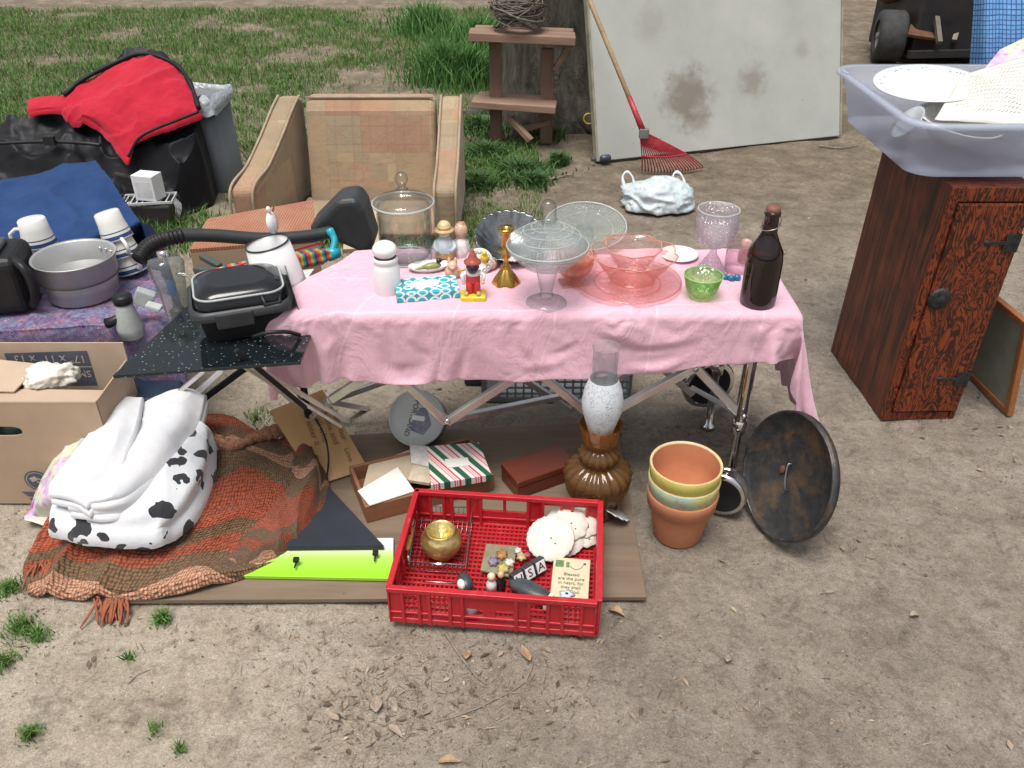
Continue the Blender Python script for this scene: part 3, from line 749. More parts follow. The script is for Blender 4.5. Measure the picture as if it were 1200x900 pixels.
# lidded jar
q = onT(477, 303); r = wpx(q, 32); zr_ = hz(q.y, 240)-TT
t = thing('glass_jar', 'big clear glass canister with knobbed glass lid in front of the armchair', 'jar', q)
mb = MB(); mb.lathe([(0, .006), (r*.86, .003), (r*.93, .012), (r*.95, .05), (r*.97, zr_*.85), (r*.9, zr_*.95), (r*.92, zr_)], 56); mb.lathe([(0, .014), (r*.82, .012), (r*.88, .02), (r*.9, zr_*.85)], 56); part(t, 'body', mb, CG)
mb = MB(); mb.lathe([(r*.88, zr_-.006), (r*1.06, zr_), (r*1.08, zr_+.008), (r*.9, zr_+.018), (r*.5, zr_+.026), (r*.26, zr_+.034), (r*.2, zr_+.045)], 56); o = part(t, 'lid', mb, CG); ring(o, r*1.075, zr_+.006, RIMG, .0028, nm='lid_rim'); ring(t, r*.88, .006, RIMG, .003, nm='base_rim')
mb = MB(); zk = zr_+.06; mb.lathe([(r*.2, zr_+.04), (.009, zr_+.045), (.011, zk-.005)], 24); mb.blob((0, 0, zk+.01), (.017, .017, .019), 12); part(o, 'knob', mb, CG)
# white pepper mill
WP = mat('white_ceramic', (.80, .80, .80), (.74, .74, .75), .3, ns=4, bump=0, rv=.05)
q = onT(455, 342); r = wpx(q, 15.5); h = hz(q.y, 283)-TT
t = thing('pepper_mill', 'white round-topped pepper mill in front of the glass canister', 'pepper mill', q)
mb = MB(); mb.lathe([(0, 0), (r*.95, 0), (r, .004), (r, h*.50), (r*.93, h*.54)], 40); part(t, 'body', mb, WP, bevel=0)
mb = MB(); mb.lathe([(r*.93, h*.54), (r*.9, h*.57), (r*.82, h*.60), (r*.9, h*.63), (r*.95, h*.68), (r*.82, h*.71)], 40); part(t, 'neck', mb, WP)
mb = MB(); mb.blob((0, 0, h*.84), (r*.92, r*.92, h*.165), 16); part(t, 'head', mb, WP)
# teal patterned tissue box
TB = NB('teal_pattern', .35); v = TB.co()
d = TB.n('TexVoronoi', {'Vector': v, 'Scale': 34., 'Randomness': .25}).outputs['Distance']
c = TB.ramp(d, [(.0, (.01, .36, .44)), (.36, (.015, .42, .50)), (.40, (.72, .82, .78)), (.50, (.72, .82, .78)), (.54, (.04, .30, .36))], 'LINEAR')
TB.col(c)
A, B_, C_, D = onT(466, 357), onT(539, 351), onT(532, 320), onT(470, 322)
hB = .022; mb = MB(); a_ = A+Vector((0, 0, hB+.0)); x = (B_-A); y = Vector((-x.y, x.x, 0)).normalized()*.088
Mt = basis(A, x, y); L = x.length
t = thing('patterned_box', 'turquoise and white patterned tissue box with oval opening', 'box', M=Mt)
mb = MB(); mb.box((L/2, .044, hB/2+.004), (L, .088, hB)); part(t, 'carton', mb, TB.m, bevel=.001)
mb = MB(); mb.box((L/2, .044, .003), (L+.002, .09, .004)); part(t, 'base', mb, mat('box_edge', (.12, .1, .11)))
mb = MB(); mb.prism([(L*.47+.036*math.cos(a), .045+.021*math.sin(a)) for a in np.linspace(0, 6.283, 33)[:-1]], hB+.004, hB+.0065); part(t, 'oval_panel', mb, mat('oval_white', (.80, .77, .78)))
# brass candlestick
BR = mat('brass', (.62, .40, .10), (.45, .26, .06), .22, 1., ns=20, bump=.1)
q = onT(593, 333); h = hz(q.y, 267)-TT; r = wpx(q, 16)
t = thing('candlestick', 'brass candlestick with petal-shaped foot beside the gnome', 'candlestick', q)
mb = MB(); mb.lathe([(0, 0), (r, 0), (r*1.0, h*.04), (r*.82, h*.12), (r*.45, h*.25), (r*.25, h*.3)], 48, k=6, amp=.07); part(t, 'foot', mb, BR)
mb = MB(); mb.lathe([(r*.25, h*.28), (r*.4, h*.33), (r*.2, h*.38), (r*.18, h*.46), (r*.36, h*.5), (r*.2, h*.54), (r*.6, h*.60), (r*.62, h*.62), (r*.22, h*.64), (r*.35, h*.70), (r*.36, h*.92), (r*.6, h*.96), (r*.62, h), (r*.3, h*.99), (r*.28, h*.8)], 32); part(t, 'stem', mb, BR)
# figurines
def fig(name, label, u, v, rz=0): 
    q = onT(u, v); return thing(name, label, 'figurine', q, rz, group='small ceramic figurines on the pink cloth'), q
CER = lambda n_, c: mat('glaze_'+n_, c, tuple(min(1, x*.8+.02) for x in c), .28, ns=60, bump=.05, lo=.45, hi=.6)
YEL, REDG, NAV, SKIN, OCH, PALB, OLV = CER('yellow', (.72, .58, .03)), CER('red', (.58, .03, .03)), CER('navy', (.015, .015, .05)), CER('skin', (.72, .42, .28)), CER('ochre', (.55, .36, .12)), CER('paleblue', (.52, .60, .66)), CER('olive', (.28, .30, .10))
CRE = CER('cream', (.68, .60, .42)); EGG = CER('egg', (.62, .42, .30)); HATR = CER('hat', (.38, .08, .05)); WHT = CER('white', (.78, .76, .74)); GRNc = CER('green', (.05, .25, .08))
# bearded gnome
t, q = fig('garden_gnome', 'bearded gnome figurine in red overalls and pointed hat on yellow base', 555, 350)
k = wpx(q, 1)
mb = MB(); mb.box((0, 0, .008), (k*30, k*22, .016)); part(t, 'base', mb, YEL, bevel=.005, seg=3)
mb = MB(); mb.tube([(-.009, 0, .016), (-.009, 0, .026), (-.007, 0, .05)], [.0085, .009, .011], 12); mb.tube([(.009, 0, .016), (.009, 0, .026), (.007, 0, .05)], [.0085, .009, .011], 12); mb.blob((0, 0, .057), (.018, .014, .016), 12); part(t, 'overalls', mb, REDG)
mb = MB(); mb.blob((0, 0, .07), (.017, .013, .013), 12); mb.tube([(-.014, 0, .073), (-.026, -.003, .063), (-.022, -.012, .053)], [.006, .006, .005], 8); mb.tube([(.014, 0, .073), (.027, -.002, .065), (.024, -.01, .052)], [.006, .006, .005], 8); part(t, 'shirt', mb, WHT)
mb = MB(); mb.blob((0, 0, .092), (.0145, .0135, .014), 14); mb.blob((0, -.014, .0925), (.004, .004, .004), 8); h_ = part(t, 'head', mb, SKIN)
for hx_ in (-.022, .024): mb = MB(); mb.blob((hx_, -.012, .05), (.005, .005, .005), 8); part(t, 'hand', mb, SKIN)
mb = MB(); mb.lathe([(.002, .068), (.012, .078), (.0165, .088), (.015, .094)], 16, T(0, -.006, 0)); part(h_, 'beard', mb, NAV)
mb = MB(); mb.lathe([(.0, .099), (.021, .097), (.0215, .101), (.014, .105), (.010, .115), (.004, .130), (0, .134)], 20); part(h_, 'hat', mb, HATR)
mb = MB(); mb.box((-.005, -.0135, .0965), (.003, .002, .003)); mb.box((.005, -.0135, .0965), (.003, .002, .003)); part(h_, 'eyes', mb, NAV)
mb = MB(); mb.blob((-.017, -.012, .020), (.006, .009, .006), 8); mb.blob((.013, -.012, .020), (.006, .009, .006), 8); part(t, 'shoes', mb, OCH)
# child in straw hat
t, q = fig('child_figurine', 'child figurine in yellow straw hat and pale blue top, behind the fruit figurines', 522, 303)
mb = MB(); mb.lathe([(0, 0), (.024, 0), (.027, .012), (.024, .03), (.018, .044)], 24); part(t, 'trousers', mb, OCH)
mb = MB(); mb.lathe([(.026, .024), (.026, .04), (.021, .055), (.011, .064)], 24, k=9, amp=.04); mb.tube([(-.02, 0, .052), (-.028, -.01, .038), (-.015, -.022, .03)], .0065, 8); mb.tube([(.02, 0, .052), (.028, -.01, .038), (.015, -.022, .03)], .0065, 8); part(t, 'coat', mb, PALB)
mb = MB(); mb.blob((0, -.001, .076), (.016, .015, .016), 14); mb.blob((0, -.016, .075), (.003, .003, .003), 6); h_ = part(t, 'head', mb, CRE)
mb = MB(); mb.lathe([(.013, .083), (.026, .081), (.0265, .084), (.018, .087), (.0175, .098), (.010, .106), (0, .108)], 28); part(h_, 'straw_hat', mb, CER('straw', (.66, .52, .26)))
mb = MB(); mb.lathe([(.0183, .087), (.0186, .092)], 28); part(h_, 'hat_band', mb, CER('salmon', (.62, .25, .16)))
# small bonnet child figure
t, q = fig('seated_figurine', 'round brown-haired child figurine beside the straw hat child', 541, 300)
mb = MB(); mb.lathe([(0, 0), (.023, 0), (.025, .02), (.019, .045), (.010, .055)], 24, k=7, amp=.05); part(t, 'gown', mb, WHT)
mb = MB(); mb.blob((0, 0, .073), (.0185, .0175, .022), 16); h_ = part(t, 'head', mb, EGG)
mb = MB(); mb.blob((0, .004, .084), (.015, .014, .014), 10, wob=.3); part(h_, 'hair', mb, CER('hair', (.42, .22, .12)))
# pink piggy with ears
t, q = fig('pig_figurine', 'small pink pig figurine holding a stick left of the gnome', 531, 326)
mb = MB(); mb.blob((0, 0, .018), (.021, .017, .018), 14); part(t, 'body', mb, SKIN)
mb = MB(); mb.blob((0, -.006, .038), (.013, .012, .012), 12); mb.blob((0, -.018, .036), (.006, .004, .005), 8); h_ = part(t, 'head', mb, CER('rosy', (.75, .46, .36)))
for s_ in (-1, 1): mb = MB(); mb.lathe([(.005, 0), (.004, .012), (0, .017)], 8, T(.008*s_, -.004, .045)); part(h_, 'ear', mb, SKIN)
mb = MB(); mb.tube([(.012, -.016, .028), (.028, -.018, .032), (.034, -.016, .032)], .0035, 6); part(t, 'stick', mb, OCH)
# yellow bell pig
t, q = fig('bird_figurine', 'tiny yellow bird figurine on a brown ball behind the gnome', 570, 316)
mb = MB(); mb.blob((.008, 0, .018), (.021, .02, .018), 14); part(t, 'ball', mb, EGG)
mb = MB(); mb.blob((-.004, -.012, .040), (.011, .010, .012), 12); mb.blob((-.004, -.016, .054), (.007, .007, .007), 10); part(t, 'bird', mb, YEL)
# green bird lying on white fish-shaped dish
t = thing('white_dish', 'long white oval dish holding the green bird figurine', 'dish', onT(503, 317), .25)
mb = MB(); mb.lathe([(0, .004), (.030, .004), (.038, .012), (.041, .017), (.038, .014), (.030, .007), (0, .007)], 40, Matrix.Diagonal((1.35, .75, 1, 1))); part(t, 'bowl', mb, WHT)
t, q = fig('green_bird_figurine', 'green long-tailed bird figurine lying on the white oval dish', 507, 320, .3)
mb = MB(); mb.blob((0, 0, .020), (.024, .011, .010), 12); mb.tube([(-.02, 0, .02), (-.045, 0, .016)], [.006, .002], 8); part(t, 'body', mb, OLV)
mb = MB(); mb.blob((.018, -.002, .034), (.008, .007, .007), 10); mb.tube([(.022, -.002, .034), (.036, -.003, .036)], [.003, .001], 6); part(t, 'head', mb, NAV)
t = thing('white_plate', 'white dish with dark loops leaning behind the gnome', 'dish', M=T(onT(562, 322)+Vector((0, .02, .028))) @ rotx(R(62)))
mb = MB(); mb.lathe([(0, 0), (.024, 0), (.034, .004), (.035, .006), (.024, .003), (0, .003)], 36); part(t, 'dish', mb, WHT)
mb = MB(); [mb.tube([(.026*math.cos(a)+.005*math.cos(b_), .026*math.sin(a)+.005*math.sin(b_), .0045) for b_ in np.linspace(0, 6.283, 9)[:-1]], .0008, 4, closed=True) for a in np.linspace(0, 6.283, 13)[:-1]]; part(t, 'loop_trim', mb, NAV)
# dark ribbed bowl standing on edge behind the candlestick
SV = mat('silver_dark', (.42, .43, .42), (.18, .18, .18), .2, 1., ns=16, bump=.1)
q = onT(600, 306)
t = thing('silver_bowl', 'fluted dark silver bowl tilted behind the brass candlestick', 'bowl', M=T(q.x-.005, q.y+.03, TT+.045) @ rotz(R(8)) @ rotx(R(22)))
mb = MB(); mb.lathe([(0, -.035), (.045, -.034), (.075, -.01), (.092, .02), (.096, .022), (.090, .018), (.072, -.008), (.044, -.030), (0, -.031)], 72, k=24, amp=[0, 0, .02, .035, .035, .03, .02, 0, 0]); part(t, 'bowl', mb, SV)
mb = MB(); mb.lathe([(.03, -.05), (.033, -.05), (.03, -.034)], 40); part(t, 'foot', mb, SV)
# lidded compote
q = onT(640, 356); r = wpx(q, 45); zb = hz(q.y, 290)-TT; H_ = hz(q.y, 234)-TT
t = thing('glass_compote', 'tall footed cut glass candy dish with pointed lid beside the candlestick', 'candy dish', q)
mb = MB(); mb.lathe([(0, .004), (r*.52, .002), (r*.52, .006), (r*.3, .012), (r*.14, .02)], 48); part(t, 'foot', mb, CG)
mb = MB(); mb.lathe([(r*.14, .018), (r*.2, .026), (r*.14, .034), (r*.17, .04), (r*.28, zb*.62), (r*.3, zb*.66)], 16); part(t, 'stem', mb, CG)
mb = MB(); mb.lathe([(0, zb*.62), (r*.3, zb*.64), (r*.62, zb*.72), (r*.9, zb*.9), (r, zb*1.03), (r*.96, zb*1.03), (r*.86, zb*.9), (r*.3, zb*.68)], 64, k=32, amp=.006); part(t, 'bowl', mb, CUT)
mb = MB(); mb.lathe([(r*1.0, zb*1.03), (r*1.02, zb*1.06), (r*.88, zb*1.17), (r*.6, zb*1.3), (r*.3, zb*1.38), (r*.16, zb*1.44)], 64, k=32, amp=.006); o = part(t, 'lid', mb, RIBG); ring(o, r*1.02, zb*1.05, RIMG, .002, nm='lid_rim'); ring(t, r*.99, zb*1.0, RIMG, .0015); ring(t, r*.52, .004, RIMG, .0018, nm='base_rim')
for f_, zf in ((.82, 1.205), (.62, 1.292), (.42, 1.35)): ring(o, r*f_, zb*zf, RIMG, .0009, nm='lid_ring')
mb = MB(); zl = zb*1.42; hk = H_-zl; mb.lathe([(r*.13, zl), (r*.24, zl+hk*.15), (r*.2, zl+hk*.25), (r*.2, zl+hk*.75), (r*.13, zl+hk*.95), (0, zl+hk)], 10); part(o, 'knob', mb, CG)
# swirl ribbed tray at the back
q = onT(685, 287)
t = thing('ribbed_glass_tray', 'large clear swirl-ribbed oval glass tray propped at the back edge of the cloth', 'tray', M=T(q.x, q.y-.0, TT+.050) @ rotx(R(24)))
mb = MB(); mb.lathe([(0, -.012), (.055, -.012), (.075, -.004), (.108, .006), (.112, .009), (.105, .008), (.074, -.001), (.054, -.009), (0, -.009)], 96, Matrix.Diagonal((1, .8, 1, 1)), k=36, amp=[0, 0, .01, .02, .03, .02, .01, 0, 0], tw=30); part(t, 'tray', mb, RIBG); ring(t, .112, .0095, RIMG, .0022, .8); ring(t, .076, -.003, RIMG, .0012, .8, 'inner_ring')
mb = MB(); mb.box((0, -.0, -.032), (.05, .06, .036)); part(t, 'foot', mb, CG, bevel=.01)
# pink fluted sherbet stack with square foot
q = onT(672, 333)
t = thing('pink_sherbet_dish', 'small orange-pink ribbed sherbet dish with square foot behind the compote', 'dish', q, R(12))
mb = MB(); mb.box((0, 0, .004), (.07, .05, .007)); part(t, 'foot', mb, PGR, bevel=.002)
mb = MB(); mb.lathe([(.012, .007), (.008, .014), (.014, .02), (.03, .027), (.042, .042), (.049, .062), (.047, .062), (.04, .044), (.028, .030), (0, .024)], 48, k=12, amp=.03); part(t, 'bowl', mb, PGR)
t = thing('small_orange_bowl', 'orange-pink ribbed glass bowl nested on the sherbet dish', 'bowl', q+Vector((.004, .012, .035)))
mb = MB(); mb.lathe([(0, .0), (.025, .002), (.042, .018), (.052, .042), (.050, .042), (.040, .02), (.024, .006), (0, .004)], 48, k=12, amp=.03); part(t, 'bowl', mb, PGR)
# dinner plate
q = onT(735, 334); r = wpx(q, 62); t = thing('pink_glass_plate', 'wide pale pink glass plate under the pink bowls', 'plate', q)
mb = MB(); mb.lathe([(0, .003), (r*.55, .003), (r*.66, .006), (r*.95, .014), (r, .016), (r*.96, .018), (r*.66, .010), (r*.55, .0075), (0, .0075)], 80); part(t, 'plate', mb, PGP)
mb = MB(); mb.tube([(r*math.cos(a), r*math.sin(a), .0165) for a in np.linspace(0, 6.283, 81)[:-1]], .0014, 6, closed=True); mb.tube([(r*.62*math.cos(a), r*.62*math.sin(a), .009) for a in np.linspace(0, 6.283, 81)[:-1]], .0012, 6, closed=True); part(t, 'rim_line', mb, PG)
# scalloped pink bowl
q2 = q+Vector((.012, .010, .010)); rb = wpx(q2, 49); hb = .075
def scallop(root, r, h, foot, m, k=8, ph=0, thin=.003):
    mb = MB(); n = 96; rows = []
    for i, (rr, zz_) in enumerate([(foot, 0), (foot*1.12, h*.06), (r*.62, h*.3), (r*.80, h*.62), (r*.93, h*.9), (r, h)]):
        w_ = [0, 0, .02, .05, .07, .07][i]; ring = []
        for j in range(n+1):
            a = 2*math.pi*j/n; lob = abs(math.sin(k*a/2+ph)); 
            ring.append((rr*(1+w_*(lob-.5))*math.cos(a), rr*(1+w_*(lob-.5))*math.sin(a), zz_+(h*.10*(lob-.6) if i >= 4 else 0)))
        rows.append(ring)
    mb.grid(np.array(rows)); mb.uv = {}; part(root, 'bowl', mb, m)
    mb2 = MB(); mb2.tube([Vector(p) for p in rows[-1][:-1]], .0016, 6, closed=True); part(root, 'rim', mb2, mat('pink_rim', (.62, .27, .20), None, .15, bump=0))
    mb3 = MB(); mb3.disc(foot, .001, 48); mb3.lathe([(foot, 0), (foot*1.05, .004), (foot*.95, .006)], 48); part(root, 'foot', mb3, m)
t = thing('pink_scalloped_bowl', 'large pink glass bowl with scalloped rim on the pink plate', 'bowl', q2); scallop(t, rb, hb, rb*.5, PG, 8)
t = thing('pink_inner_bowl', 'smaller clear pink glass bowl sitting inside the scalloped bowl', 'bowl', q2+Vector((.0, .014, .024))); scallop(t, rb*.66, .062, rb*.3, PGP, 8, .5)
# white saucer
q = onT(795, 302); r = wpx(q, 22); t = thing('white_saucer', 'plain white saucer at the back between pink bowl and lilac goblet', 'saucer', q)
mb = MB(); mb.lathe([(0, .004), (r*.5, .002), (r, .010), (r*1.04, .012), (r, .014), (r*.5, .007), (0, .007)], 48); part(t, 'saucer', mb, WP)
# green bowl
q = onT(821, 349); r = wpx(q, 22.5); h = hz(q.y, 322)-TT; t = thing('green_glass_bowl', 'small faceted green glass bowl left of the beer bottle', 'bowl', q)
mb = MB(); mb.lathe([(0, .002), (r*.52, 0), (r*.58, .003), (r*.82, h*.45), (r, h), (r*.96, h), (r*.77, h*.45), (r*.48, .006), (0, .006)], 48, k=10, amp=[0, .03, .03, .03, .015, .015, .03, .03, 0]); part(t, 'bowl', mb, GG); ring(t, r*.985, h, mat('green_rim', (.30, .55, .18), None, .15, bump=0), .0014)
# lilac goblet (upside-down bell foot)
q = onT(832, 322); r = wpx(q, 23); h = hz(q.y, 245)-TT; t = thing('lilac_goblet', 'tall lilac textured glass goblet behind the green bowl', 'goblet', q)
mb = MB(); mb.lathe([(r*.9, 0), (r*.92, .004), (r*.7, h*.10), (r*.42, h*.24), (r*.2, h*.33), (r*.16, h*.42), (r*.3, h*.46)], 40); part(t, 'foot', mb, LIL)
mb = MB(); mb.lathe([(0, h*.44), (r*.5, h*.46), (r*.95, h*.56), (r*1.05, h*.75), (r, h), (r*.96, h), (r, h*.75), (r*.9, h*.57), (0, h*.48)], 48, k=16, amp=.02); part(t, 'bowl', mb, LIL); ring(t, r*1.0, h, RIMG, .0016)
# lilac tumbler next to it
q = onT(862, 318); r = wpx(q, 14); h = .075; t = thing('small_glass_jar', 'small clear glass jar between the lilac goblet and beer bottle', 'jar', q)
mb = MB(); mb.lathe([(0, .002), (r, 0), (r, h*.75), (r*.85, h*.85), (r*1.0, h*.9), (r*1.02, h)], 32); part(t, 'body', mb, tglass('lilac_clear', (.9, .82, .86), .04, (.55, .42, .5), fill=.08, fillc=(.7, .5, .58)))
# blue twisted glass bit
q = onT(856, 330); mb = MB(); 
for i in range(3): mb.blob((-.016+.016*i, .002*(-1)**i, .010), (.010, .009, .009), 10)
solo('blue_glass_bead', 'small lumpy blue glass ornament beside the beer bottle', 'ornament', mb, tglass('blue_glass', (.12, .45, .62), .04, (.02, .12, .25), fill=.4, fillc=(.05, .3, .5)), q)
# beer bottle
q = onT(887, 356); r = wpx(q, 20.5); h = hz(q.y, 241)-TT; t = thing('beer_bottle', 'dark brown glass beer bottle near the right end of the table', 'bottle', q)
mb = MB(); mb.lathe([(0, .004), (r*.85, 0), (r*.98, .006), (r, h*.1), (r, h*.46), (r*.93, h*.56), (r*.62, h*.66), (r*.42, h*.74), (r*.37, h*.9), (r*.44, h*.91), (r*.44, h*.94), (r*.36, h*.95)], 48); part(t, 'glass_body', mb, BRN)
mb = MB(); mb.lathe([(0, .01), (r*.93, .01), (r*.94, h*.44), (r*.85, h*.45), (0, h*.45)], 40); part(t, 'inner_wall', mb, mat('brown_deep', (.04, .014, .006), None, .15, bump=0))
mb = MB(); mb.lathe([(r*.36, h*.94), (r*.40, h*.955), (r*.38, h*.995), (0, h)], 24); part(t, 'stopper', mb, mat('stopper', (.22, .09, .06)))
mb = MB(); mb.tube([(r*.5*math.cos(a), r*.5*math.sin(a), h*.80+.006*math.cos(a)) for a in np.linspace(0, 6.28, 25)[:-1]], .0013, 5, closed=True); mb.tube([(-r*.48, 0, h*.8), (-r*.5, -.004, h*.86), (-r*.36, 0, h*.97)], .0011, 5); mb.tube([(r*.48, 0, h*.8), (r*.5, -.004, h*.86), (r*.36, 0, h*.97)], .0011, 5); part(t, 'wire_bail', mb, mat('wire', (.5, .48, .45), None, .3, .9))
# red-cream stopper bit behind the bottle
q = onT(873, 312); mb = MB(); mb.lathe([(0, 0), (.016, 0), (.018, .02), (.012, .05), (.013, .065), (0, .07)], 20)
solo('salt_shaker', 'small red and cream shaker behind the beer bottle', 'shaker', mb, mat('redcream', (.55, .22, .2), (.65, .5, .42), .4, ns=40), q+Vector((.0, .02, 0)))
# ================================================================= plywood sheet on the ground
PLY = wood('plywood', (.27, .20, .135), (.13, .092, .065), 0, 7, .85, bump=.4)
c4 = [P(150, 709), P(757, 705), P(722, 499), P(300, 520)]
for q in c4: q.z = .016
mb = MB(); mb.slab(c4, .012); ply = solo('plywood_sheet', 'weathered brown plywood sheet lying under the things on the ground', 'board', mb, PLY, world=True, bevel=.001)
PZ = .017
# ================================================================= lime sheet and dark triangular album
LG = NB('lime_sheet', .3); gz = LG.n('SeparateXYZ', {'Vector': LG.co()}).outputs[1]
LG.col(LG.ramp(LG.n('MapRange', {'Value': gz, 'From Min': -.055, 'From Max': .055}).outputs[0], [(0, (.30, .66, .03)), (.45, (.38, .70, .10)), (.72, (.60, .74, .42)), (.8, (.7, .7, .72)), (.86, (.72, .72, .74))]))
c4 = [P(262, 684), P(462, 688), P(462, 640), P(262, 640)]
for q in c4: q.z = PZ+.012
mb = MB(); mb.slab(c4, .010); solo('lime_green_panel', 'shiny lime green and white strip panel beside the red crate', 'panel', mb, LG.m, world=True, bevel=.001)
NV = fabric('navy_cloth', (.018, .022, .032), (.03, .034, .045), 500, .8)
c4 = [P(338, 656), P(452, 655), P(380, 577), P(372, 570)]
for q in c4: q.z = PZ+.030
t = thing('black_case', 'dark triangular fabric case lying over the lime green panel', 'case', c4[0])
mb = MB(); mb.slab(c4, .016); part(t, 'cover', mb, NV, world=True, bevel=.003)
for q in (P(347, 656, PZ+.03), P(440, 648, PZ+.028)): mb = MB(); mb.box(q, (.014, .012, .01)); mb.box(q-Vector((0, .012, .006)), (.004, .02, .004)); part(t, 'buckle', mb, BPL, world=True, bevel=.001)
# ================================================================= crocheted blanket
CB = NB('crochet', .95, 0, .1); uv = CB.co('UV', (1, 1, 1)); s_ = CB.n('SeparateXYZ', {'Vector': uv})
U_, V_ = s_.outputs[0], s_.outputs[1]
tri = CB.math('MULTIPLY_ADD', CB.math('SINE', CB.math('MULTIPLY', U_, 13.)), .27, .3)
wob = CB.math('MULTIPLY', CB.noise(3.0, 2, .5), .07)
band = CB.math('ADD', CB.math('ADD', V_, CB.math('MULTIPLY', tri, .16)), wob)
band = CB.math('SUBTRACT', band, CB.math('MULTIPLY', U_, .06))
RU, BN, TN = (.36, .085, .040), (.20, .115, .06), (.56, .29, .18)
RU2 = (.42, .095, .045)
col = CB.ramp(CB.math('DIVIDE', band, 1.3), [(0, RU), (.14, BN), (.22, TN), (.27, BN), (.37, RU), (.52, RU2), (.58, BN), (.66, RU), (.72, BN), (.80, TN), (.97, TN), (.99, BN)], 'CONSTANT')
cellv = CB.n('Mapping', {'Vector': uv, 'Scale': (62, 62, 1)}).outputs[0]
st_ = CB.n('TexVoronoi', {'Vector': CB.n('Mapping', {'Vector': uv, 'Scale': (74, 62, 1)}).outputs[0], 'Scale': 1., 'Randomness': .35})
holes = CB.ramp(st_.outputs['Distance'], [(.38, 1.), (.62, .22)])
yarn = CB.math('SINE', CB.math('MULTIPLY', CB.math('ADD', V_, CB.math('MULTIPLY', tri, .16)), 330.))
col = CB.mix(.7, col, CB.mix(1., col, holes, 'MULTIPLY'))  # gaps between stitches darkened in the colour, as shade inside the holes
col = CB.mix(.35, col, CB.mix(1., col, CB.ramp(CB.noise(260, 3), [(.3, .4), (.7, 1.6)]), 'MULTIPLY'))
CB.col(col)
hh = CB.math('ADD', CB.math('MULTIPLY', holes, 1.), CB.math('MULTIPLY', yarn, .25))
CB.bump(hh, .8, .006); CB.b.inputs['Sheen Weight'].default_value = .1
def W(rows): return [[tuple(P(u, v, z)) for (u, v, z) in r] for r in rows]
t = thing('crochet_blanket', 'heap of rust, brown and tan crocheted blanket with zigzag stripes and fringe', 'blanket', (P(200, 620).x, P(200, 620).y, 0))
rows = W([[(150, 500, 0.068), (215, 487, 0.068), (262, 488, 0.062), (305, 506, 0.049), (340, 520, 0.037)],
          [(110, 540, 0.080), (205, 510, 0.118), (262, 512, 0.068), (300, 518, 0.087), (352, 520, 0.080)],
          [(70, 590, 0.068), (190, 560, 0.118), (265, 550, 0.099), (318, 550, 0.099), (362, 562, 0.062)],
          [(42, 640, 0.037), (150, 615, 0.087), (250, 600, 0.087), (312, 590, 0.068), (362, 605, 0.037)],
          [(30, 665, 0.025), (130, 650, 0.037), (225, 640, 0.049), (295, 625, 0.037), (345, 636, 0.031)],
          [(36, 690, 0.018), (110, 697, 0.018), (190, 697, 0.025), (260, 680, 0.028), (322, 658, 0.028)]])
G1 = sheet(rows, 170, 150, .014, 6, 3, ridge=.034, rf=4, zmin=PZ+.006)
mb = MB(); mb.grid(G1, flip=True); skirt(mb, G1, .03, .35, zmin=.004); part(t, 'blanket_fold', mb, CB.m, world=True)
rows = W([[(300, 530, .04), (345, 508, .10), (372, 525, .06)], [(320, 560, .05), (366, 545, .10), (380, 565, .05)],
          [(300, 600, .05), (352, 590, .08), (374, 600, .04)], [(280, 640, .03), (335, 622, .06), (358, 632, .03)], [(240, 668, .022), (300, 656, .035), (345, 646, .02)]])
G2 = sheet(rows, 80, 90, .008, 9, 5, ridge=.012, rf=8, zmin=PZ+.004)
mb = MB(); mb.grid(G2, flip=True); skirt(mb, G2, .035, .45, zmin=.004); part(t, 'blanket_fold', mb, CB.m, world=True)
FR = mat('fringe', (.36, .09, .04), (.2, .09, .05), .95, ns=60)
for (u, v, n_, du) in ((128, 700, 26, 18), (50, 660, 14, 10), (95, 520, 12, 10)):
    mb = MB()
    for k in range(n_):
        a = P(u+random.uniform(-du, du), v+random.uniform(-6, 2), .02 if u > 60 else .04); b_ = a+Vector((random.uniform(-.03, .03)-.01*(u < 100), -random.uniform(.04, .075), 0)); b_.z = gh(b_.x, b_.y)+.006
        m_ = a.lerp(b_, .5)+Vector((random.uniform(-.01, .01), 0, .006)); mb.tube(curve([a, m_, b_], 8), [.003]*7+[.0015], 5)
    part(t, 'fringe', mb, FR, world=True)
# tan rolled ridge of the blanket, a thick fold
mb = MB(); mb.tube(curve([P(245, 512, .085), P(270, 524, .09), P(300, 512, .105), P(330, 505, .105), P(352, 513, .09), P(362, 535, .06)], 60), [.017+.004*math.sin(i*.25)+.0025*math.sin(i*1.6) for i in range(60)], 16)
part(t, 'rolled_edge', mb, mat('tan_yarn', (.50, .24, .14), (.26, .12, .065), .95, ns=150, bump=1., bs=220, bd=.008, lo=.42, hi=.58), world=True)
# ================================================================= folded linens on the blanket
CW_ = NB('cow_print', .9, 0, .2); uv = CW_.co('Object', 10.5)
vd = CW_.n('Mapping', {'Vector': uv}).outputs[0]
wrp = CW_.n('VectorMath', {0: vd, 1: CW_.n('VectorMath', {0: CW_.n('TexNoise', {'Vector': vd, 'Scale': 1.6, 'Detail': 2.}).outputs['Color'], 1: (.5, .5, .5)}, operation='SCALE').outputs[0]}, operation='ADD').outputs[0]
vo = CW_.n('TexVoronoi', {'Vector': wrp, 'Scale': 1.5}); 
big = CW_.math('LESS_THAN', vo.outputs['Distance'], .40); keep = CW_.math('GREATER_THAN', CW_.n('SeparateColor', {'Color': vo.outputs['Color']}).outputs[0], .12)
CW_.col(CW_.mix(CW_.math('MULTIPLY', big, keep), CW_.ramp(CW_.noise(9), [(.3, (.68, .69, .71)), (.7, (.60, .62, .65))]), (.028, .03, .036)))
